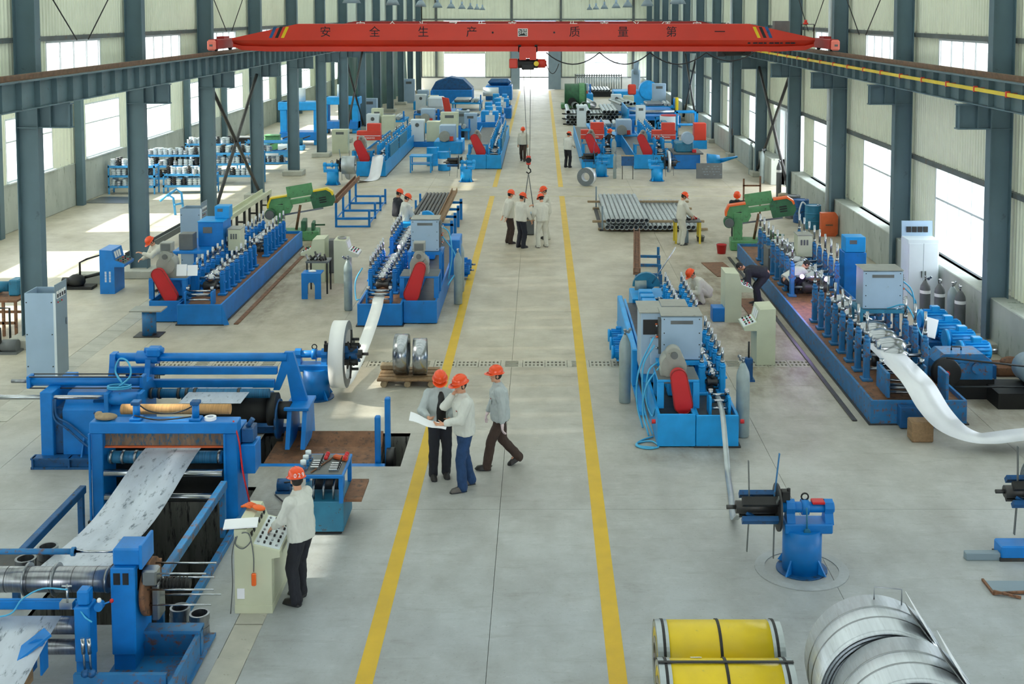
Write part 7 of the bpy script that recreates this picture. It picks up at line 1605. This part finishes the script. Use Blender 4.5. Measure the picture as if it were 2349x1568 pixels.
    loft(j, [(nb - sp * .01, .078, .08, Fs), (nb + sp * .045 + Fs * .005, .068, .072, Fs)], Xs)
    remesh_later(j, vox * 1.25, top, 'jacket', t, 3, .011 if near else .007)
    # trousers
    q = B(); loft(q, [(pel + sp * .08, .175, .138, F), (pel, .188, .148, F), (pel - V((0, 0, .09)), .182, .138, F)], X)
    for i in (0, 1):
        caps(q, hip[i] - V((0, 0, .03)), kn[i], .108, .086); dk = (an[i] - kn[i]).normalized(); caps(q, kn[i], an[i] - dk * .055, .085, .078); caps(q, an[i] - dk * .05, an[i] + dk * .02, .078, .08)
    remesh_later(q, vox * 1.25, bot, 'trousers', t, 3, .009)
    # shoes
    for i, s in enumerate((-1, 1)):
        fx, fy, fz = feet[i]; fr = Matrix.Rotation(R_(footrot[i]), 4, 'X'); x0 = B()
        prof = [(-.045, -.075), (-.048, .0), (-.05, .1), (-.04, .165), (0, .185), (.04, .165), (.05, .1), (.048, .0), (.045, -.075), (0, -.09)]
        lv = [(0, 1.0), (.03, 1.0), (.06, .88), (.085, .55)]; vs = []
        for z, m in lv:
            for a, c in prof: vs.append(fr @ V((a * m, c * (m if c > 0 else 1 - (1 - m) * .3) - (.03 if z > .08 else 0), z)) + V(feet[i]))
        n = len(prof); fs = [(r * n + u, r * n + (u + 1) % n, (r + 1) * n + (u + 1) % n, (r + 1) * n + u) for r in range(3) for u in range(n)] + [tuple(range(n)), tuple(reversed(range(3 * n, 4 * n)))]
        x0.add(vs, fs, True); so = ob('shoe', x0, shoe, t)
        if near: ob('shoe_sole', B().add([fr @ V((a * 1.06, c * 1.05, z)) + V(feet[i]) for z in (0, .018) for a, c in prof], [(u, (u + 1) % n, n + (u + 1) % n, n + u) for u in range(n)] + [tuple(range(n)), tuple(reversed(range(n, 2 * n)))]), 'rubber', so)
    # hair, face
    h = B(); h.sph((0, 0, 0), .104, 16, (.79, .95, 1.0), HR); off = P(0, -.008, .02); h.v = [tuple(V(p) + off) for p in h.v]; HI = HT.inverted(); keep = []
    for f in h.f:
        c = HI @ (sum((V(h.v[i]) for i in f), V()) / len(f))
        if (c.y < .012 and c.z > -.06) or c.z > .055: keep.append(f)
    h.f = keep; h.sm = [True] * len(keep); ob('hair', h, 'hair', t)
    if near or vox < .014:
        for s in (-1, 1):
            e = B(); e.sph(P(s * .03, .083, .0), .0095, 8, (1.3, .6, .7), HR); ob('eye', e, 'eye', t)
            e = B(); caps(e, P(s * .016, .092, .022), P(s * .046, .085, .024), .0045, .003, 6); ob('eyebrow', e, 'hair', t)
        e = B(); e.sph(P(0, .086, -.06), .012, 8, (1.8, .6, .45), HR); ob('mouth', e, 'lip', t)
    if hat:
        d = B(); pf = [(r_ * 1.0, z_ * 1.02) for r_, z_ in ((.148, .0), (.150, .006), (.128, .012), (.127, .04), (.118, .078), (.096, .108), (.062, .127), (.025, .134), (.001, .135))]
        d.lathe([(r * .86, z) for r, z in pf], n=28); inner = [(r * .83, max(z - .004, .0)) for r, z in pf]; d.lathe(inner, n=28)
        d.v = [(x, y * 1.16, z) for x, y, z in d.v]
        vis = [(.125 * math.sin(a), .02 + .165 * math.cos(a), 0) for a in [PI * (i / 12 - .5) * .86 for i in range(13)]]; vi = [(.105 * math.sin(a), .02 + .115 * math.cos(a), .012) for a in [PI * (i / 12 - .5) * .86 for i in range(13)]]
        d.add([(x, y + .02, z - .004) for x, y, z in vis] + vi + [(x, y + .02, z - .009) for x, y, z in vis], [(i, i + 1, 14 + i, 13 + i) for i in range(12)] + [(26 + i, 13 + i, 14 + i, 27 + i) for i in range(12)], True)
        hm = Matrix.Translation(P(0, .004, .038)) @ HR @ Matrix.Rotation(-.06, 4, 'X'); rid = B()
        for x in (-.034, 0, .034): rid.tube([(x, .13 * math.cos(a) * (1 if x == 0 else .93), .012 + (.128 if x == 0 else .12) * math.sin(a)) for a in [PI * (.12 + .76 * i / 10) for i in range(11)]], .008, 6)
        d.v = [tuple(hm @ V(p)) for p in d.v]; rid.v = [tuple(hm @ V(p)) for p in rid.v]
        he = ob('helmet', d, 'helmet', t); ob('helmet_ridge', rid, 'helmet', he)
        if num:
            for i, chn in enumerate(num):
                o = text(chn, .075, 'white', he, (0, 0, 0), (0, 0, 0), .002); o.matrix_basis = hm @ Matrix.Rotation((i - 1) * .42, 4, 'Z') @ Matrix.Translation((0, -.131, .045)) @ Matrix.Rotation(PI / 2 - .2, 4, 'X')
    # jacket details
    if near:
        fr_ = lambda z, x, off: pel + sp * z + Fs * off + Xs * x
        if not open_: ob('placket', B().bar(fr_(-.04, 0, .17), fr_(.44, 0, .152), .022, .008, tuple(Fs)), top, t)
        else:
            s_ = B(); loft(s_, [(pel + sp * -.05 + F * .1, .1, .105, F), (chest + F * .1, .085, .1, F), (nb - sp * .08 + F * .09, .062, .085, F), (nb - sp * .01 + F * .03, .045, .07, F)], X); ob('shirt', s_, 'black', t)
        ob('chest_pocket', B().bar(fr_(.33, -.1, .150), fr_(.25, -.1, .157), .09, .008, tuple(Fs)), top, t)
        ob('badge', B().bar(fr_(.355, -.1, .152), fr_(.34, -.1, .153), .06, .008, tuple(Fs)), 'red_dark', t)
    return t
A3 = lambda px, py: tuple(W(px, py))
person('man in pale jacket and helmet 029 working the cream console', A3(694, 1378), (-1, .42), 'cloth_white', 'trouser_black', 1.0, 5, feet=((-.13, .03, 0), (.12, .12, 0)), hands=((-.13, .36, 1.02), (.2, .36, 1.0)), headyaw=-38, headpitch=2, num='029', palm=((0, .1, -1), (0, .1, -1)), curl=.3)
person('man in open pale jacket over a black shirt, reading a sheet of paper', A3(1010, 1092), (.22, -1), 'cloth_grey', 'trouser_black', 1.03, 4, feet=((-.1, .0, 0), (.12, .04, 0)), hands=((-.12, .30, 1.08), (.24, .34, 1.14)), headyaw=-8, headpitch=22, open_=True, palm=((.5, .2, .6), (-.4, .2, .6)), curl=.6)
person('man in white jacket and blue jeans with a hand at his mouth', A3(1066, 1118), (-1, -.42), 'cloth_white', 'jeans', 1.06, 3, feet=((-.13, .1, 0), (.1, -.12, 0)), hands=((-.12, .36, 1.12), (.05, .17, 1.5)), elb=((-.5, -.6, -.4), (.5, .2, -.8)), headyaw=10, headpitch=6, shoe='shoe_grey', palm=((.3, .2, .8), (-.3, -.7, .3)), curl=.65)
person('man in grey jacket and brown trousers walking with work gloves', A3(1148, 1072), (-1, -.12), 'cloth_grey', 'trouser_brown', 1.01, 4, pz=.925, feet=((-.08, .26, 0), (.1, -.30, .07)), footrot=(8, -32), hands=((-.30, -.02, .74), (.3, .2, .86)), headyaw=8, headpitch=-6, gloves=(True, True), knees=((0, 1, 0), (.1, 1, -.2)))
p_ = B(); vs = []
for i in range(9):
    u = i / 8; vs += [(-.36 + .62 * u, .0 - .16 * u, .10 * (1 - u) ** 1.5 + .012 * math.sin(u * 9)), (-.36 + .62 * u, .26 - .16 * u, .16 * (1 - u) ** 1.5 + .012 * math.sin(u * 9))]
p_.add(vs, [(2 * i, 2 * i + 2, 2 * i + 3, 2 * i + 1) for i in range(8)], True); p_.add([(x, y, z - .003) for x, y, z in vs], [(2 * i + 1, 2 * i + 3, 2 * i + 2, 2 * i) for i in range(8)], True)
one('drawing_sheet', p_, 'paper', 'white drawing sheet held open between the two reading men', 'paper', (-1.80, 19.1, 1.14))
person('man in white jacket, hands behind his back, left of the four men', A3(1168, 558), (.9, .35), 'cloth_cream', 'trouser_brown', 1.02, 2, hands=((-.22, -.17, .86), (.2, -.18, .86)), elb=((-.7, -.5, 0), (.7, -.5, 0)), headyaw=6, headpitch=14, vox=.013)
person('man in white jacket and black trousers, nearest of the four by the sling', A3(1195, 568), (.75, .66), 'cloth_cream', 'trouser_black', 1.03, 3, hands=((-.22, .16, .82), (.24, .24, .9)), headyaw=0, headpitch=18, vox=.013)
person('man all in white seen from behind among the four by the sling', A3(1244, 567), (-.35, .95), 'cloth_cream', 'cloth_cream', 1.0, 8, feet=((-.15, 0, 0), (.15, .04, 0)), hands=((-.3, .16, .95), (.2, .32, .9)), headyaw=8, headpitch=20, vox=.013, shoe='shoe_grey')
person('man all in white behind the others, pointing at the sling', A3(1254, 548), (-.95, -.3), 'cloth_cream', 'cloth_cream', 1.03, 6, hands=((-.1, .48, 1.2), (.27, .1, .82)), headyaw=-6, headpitch=14, vox=.013)
person('man in white jacket walking towards the camera far down the aisle', A3(1200, 369), (-.1, -1), 'cloth_cream', 'trouser_brown', 1.02, 3, pz=.935, feet=((-.09, .16, 0), (.1, -.12, .02)), hands=((-.27, .1, .8), (.27, .05, .8)), headpitch=10, vox=.018)
person('man in white jacket seen from behind at the far aisle mill', A3(1302, 384), (.5, .85), 'cloth_white', 'trouser_black', 1.02, 8, hands=((-.15, .33, 1.05), (.2, .33, 1.05)), headpitch=20, vox=.018)
person('man in dark clothes reaching over the far aisle mill', (3.75, 62.3, 0), (-.7, -.7), 'cloth_dark', 'cloth_dark', 1.02, 8, hands=((-.1, .45, 1.15), (.42, .3, 1.25)), headpitch=16, vox=.018)
person('man in white overalls working at the small worktable', A3(1562, 561), (1, .25), 'cloth_cream', 'cloth_cream', 1.0, 6, hands=((-.12, .36, .98), (.16, .36, 1.0)), headpitch=28, vox=.013)
person('man in dark blue jacket standing left at the aisle mill outlet', (-4.95, 40.7, 0), (.8, .5), 'cloth_dark', 'cloth_cream', 1.02, 4, headpitch=22, hands=((-.2, .3, .95), (.2, .3, .95)), vox=.014)
person('man in white jacket at the aisle mill outlet, in front of the other', (-4.62, 39.9, 0), (.85, .5), 'cloth_white', 'cloth_cream', 1.0, 8, headpitch=24, hands=((-.2, .32, .95), (.2, .32, .95)), vox=.014)
person('bent man in pale jacket with a hand at his helmet by the left column', (-10.75, 33.4, 0), (-.75, -.66), 'cloth_cream', 'trouser_black', 1.0, 38, py=-.1, pz=.9, headpitch=20, hands=((-.12, .62, 1.2), (.2, .5, .98)), elb=((-.6, .1, -.8), (.5, -.3, -.6)), vox=.013)
person('man in white squatting between the mills with his head bowed', A3(1612, 694), (-.95, -.3), 'cloth_cream', 'cloth_cream', 1.0, 46, pz=.30, py=-.14, feet=((-.14, .1, 0), (.14, .16, 0)), knees=((-.3, 1, .8), (.3, 1, .8)), hands=((-.12, .44, .34), (.14, .46, .34)), headpitch=18, vox=.013)
person('man in black bending far forward between the consoles', A3(1742, 700), (-1, .15), 'cloth_dark', 'cloth_dark', 1.02, 84, pz=.88, py=-.16, feet=((-.12, .02, 0), (.12, .08, 0)), hands=((-.2, .5, .55), (.2, .5, .55)), headpitch=10, hat=False, vox=.013)
person('welder in white jacket crouching on the right wall mill', (6.72, 31.6, .40), (.95, .3), 'cloth_white', 'cloth_dark', 1.0, 62, pz=.36, py=-.12, feet=((-.13, .1, 0), (.13, .14, 0)), knees=((-.3, 1, .7), (.3, 1, .7)), hands=((-.12, .6, .5), (.14, .62, .5)), headpitch=14, hat=False, vox=.013)
person('man in dark jacket standing behind the orange covered band saw', (6.75, 40.5, 0), (-.2, -1), 'cloth_dark', 'trouser_black', 1.0, 6, headpitch=16, vox=.014)
finish_jobs()
# welding arcs
m = bpy.data.materials.new('welding_arc'); m.use_nodes = True; bb = m.node_tree.nodes['Principled BSDF']; bb.inputs['Emission Color'].default_value = (.55, .3, 1, 1); bb.inputs['Emission Strength'].default_value = 9; M['arc'] = m
for lb, q in (('nearer', W(1840, 634, 1.15)), ('farther', W(1896, 640, 1.2)), ('on the aisle mill', W(916, 566, 1.15))):
    one('welding_arc', B().sph((0, 0, 0), .06, 8), 'arc', 'bright violet welding arc in the weld section, %s one' % lb, 'welding arc', tuple(q))
    l = bpy.data.lights.new('arc_light', 'POINT'); l.energy = 28; l.color = (.62, .45, 1); l.shadow_soft_size = .05; lo = bpy.data.objects.new('arc_light', l); COL.objects.link(lo); lo.location = tuple(q + V((-.02, -.12, .1)))
# ---- turn lettering into meshes ----
fo = [o for o in S.objects if o.type == 'FONT']
dg = bpy.context.evaluated_depsgraph_get()
for o in fo:
    me = bpy.data.meshes.new_from_object(o.evaluated_get(dg)); me.name = 'lettering'
    n = bpy.data.objects.new('lettering', me); COL.objects.link(n); n.parent = o.parent
    n.matrix_basis = o.matrix_basis
    for k in o.keys():
        if k in ('label', 'kind'): n[k] = o[k]
for o in fo: bpy.data.objects.remove(o)
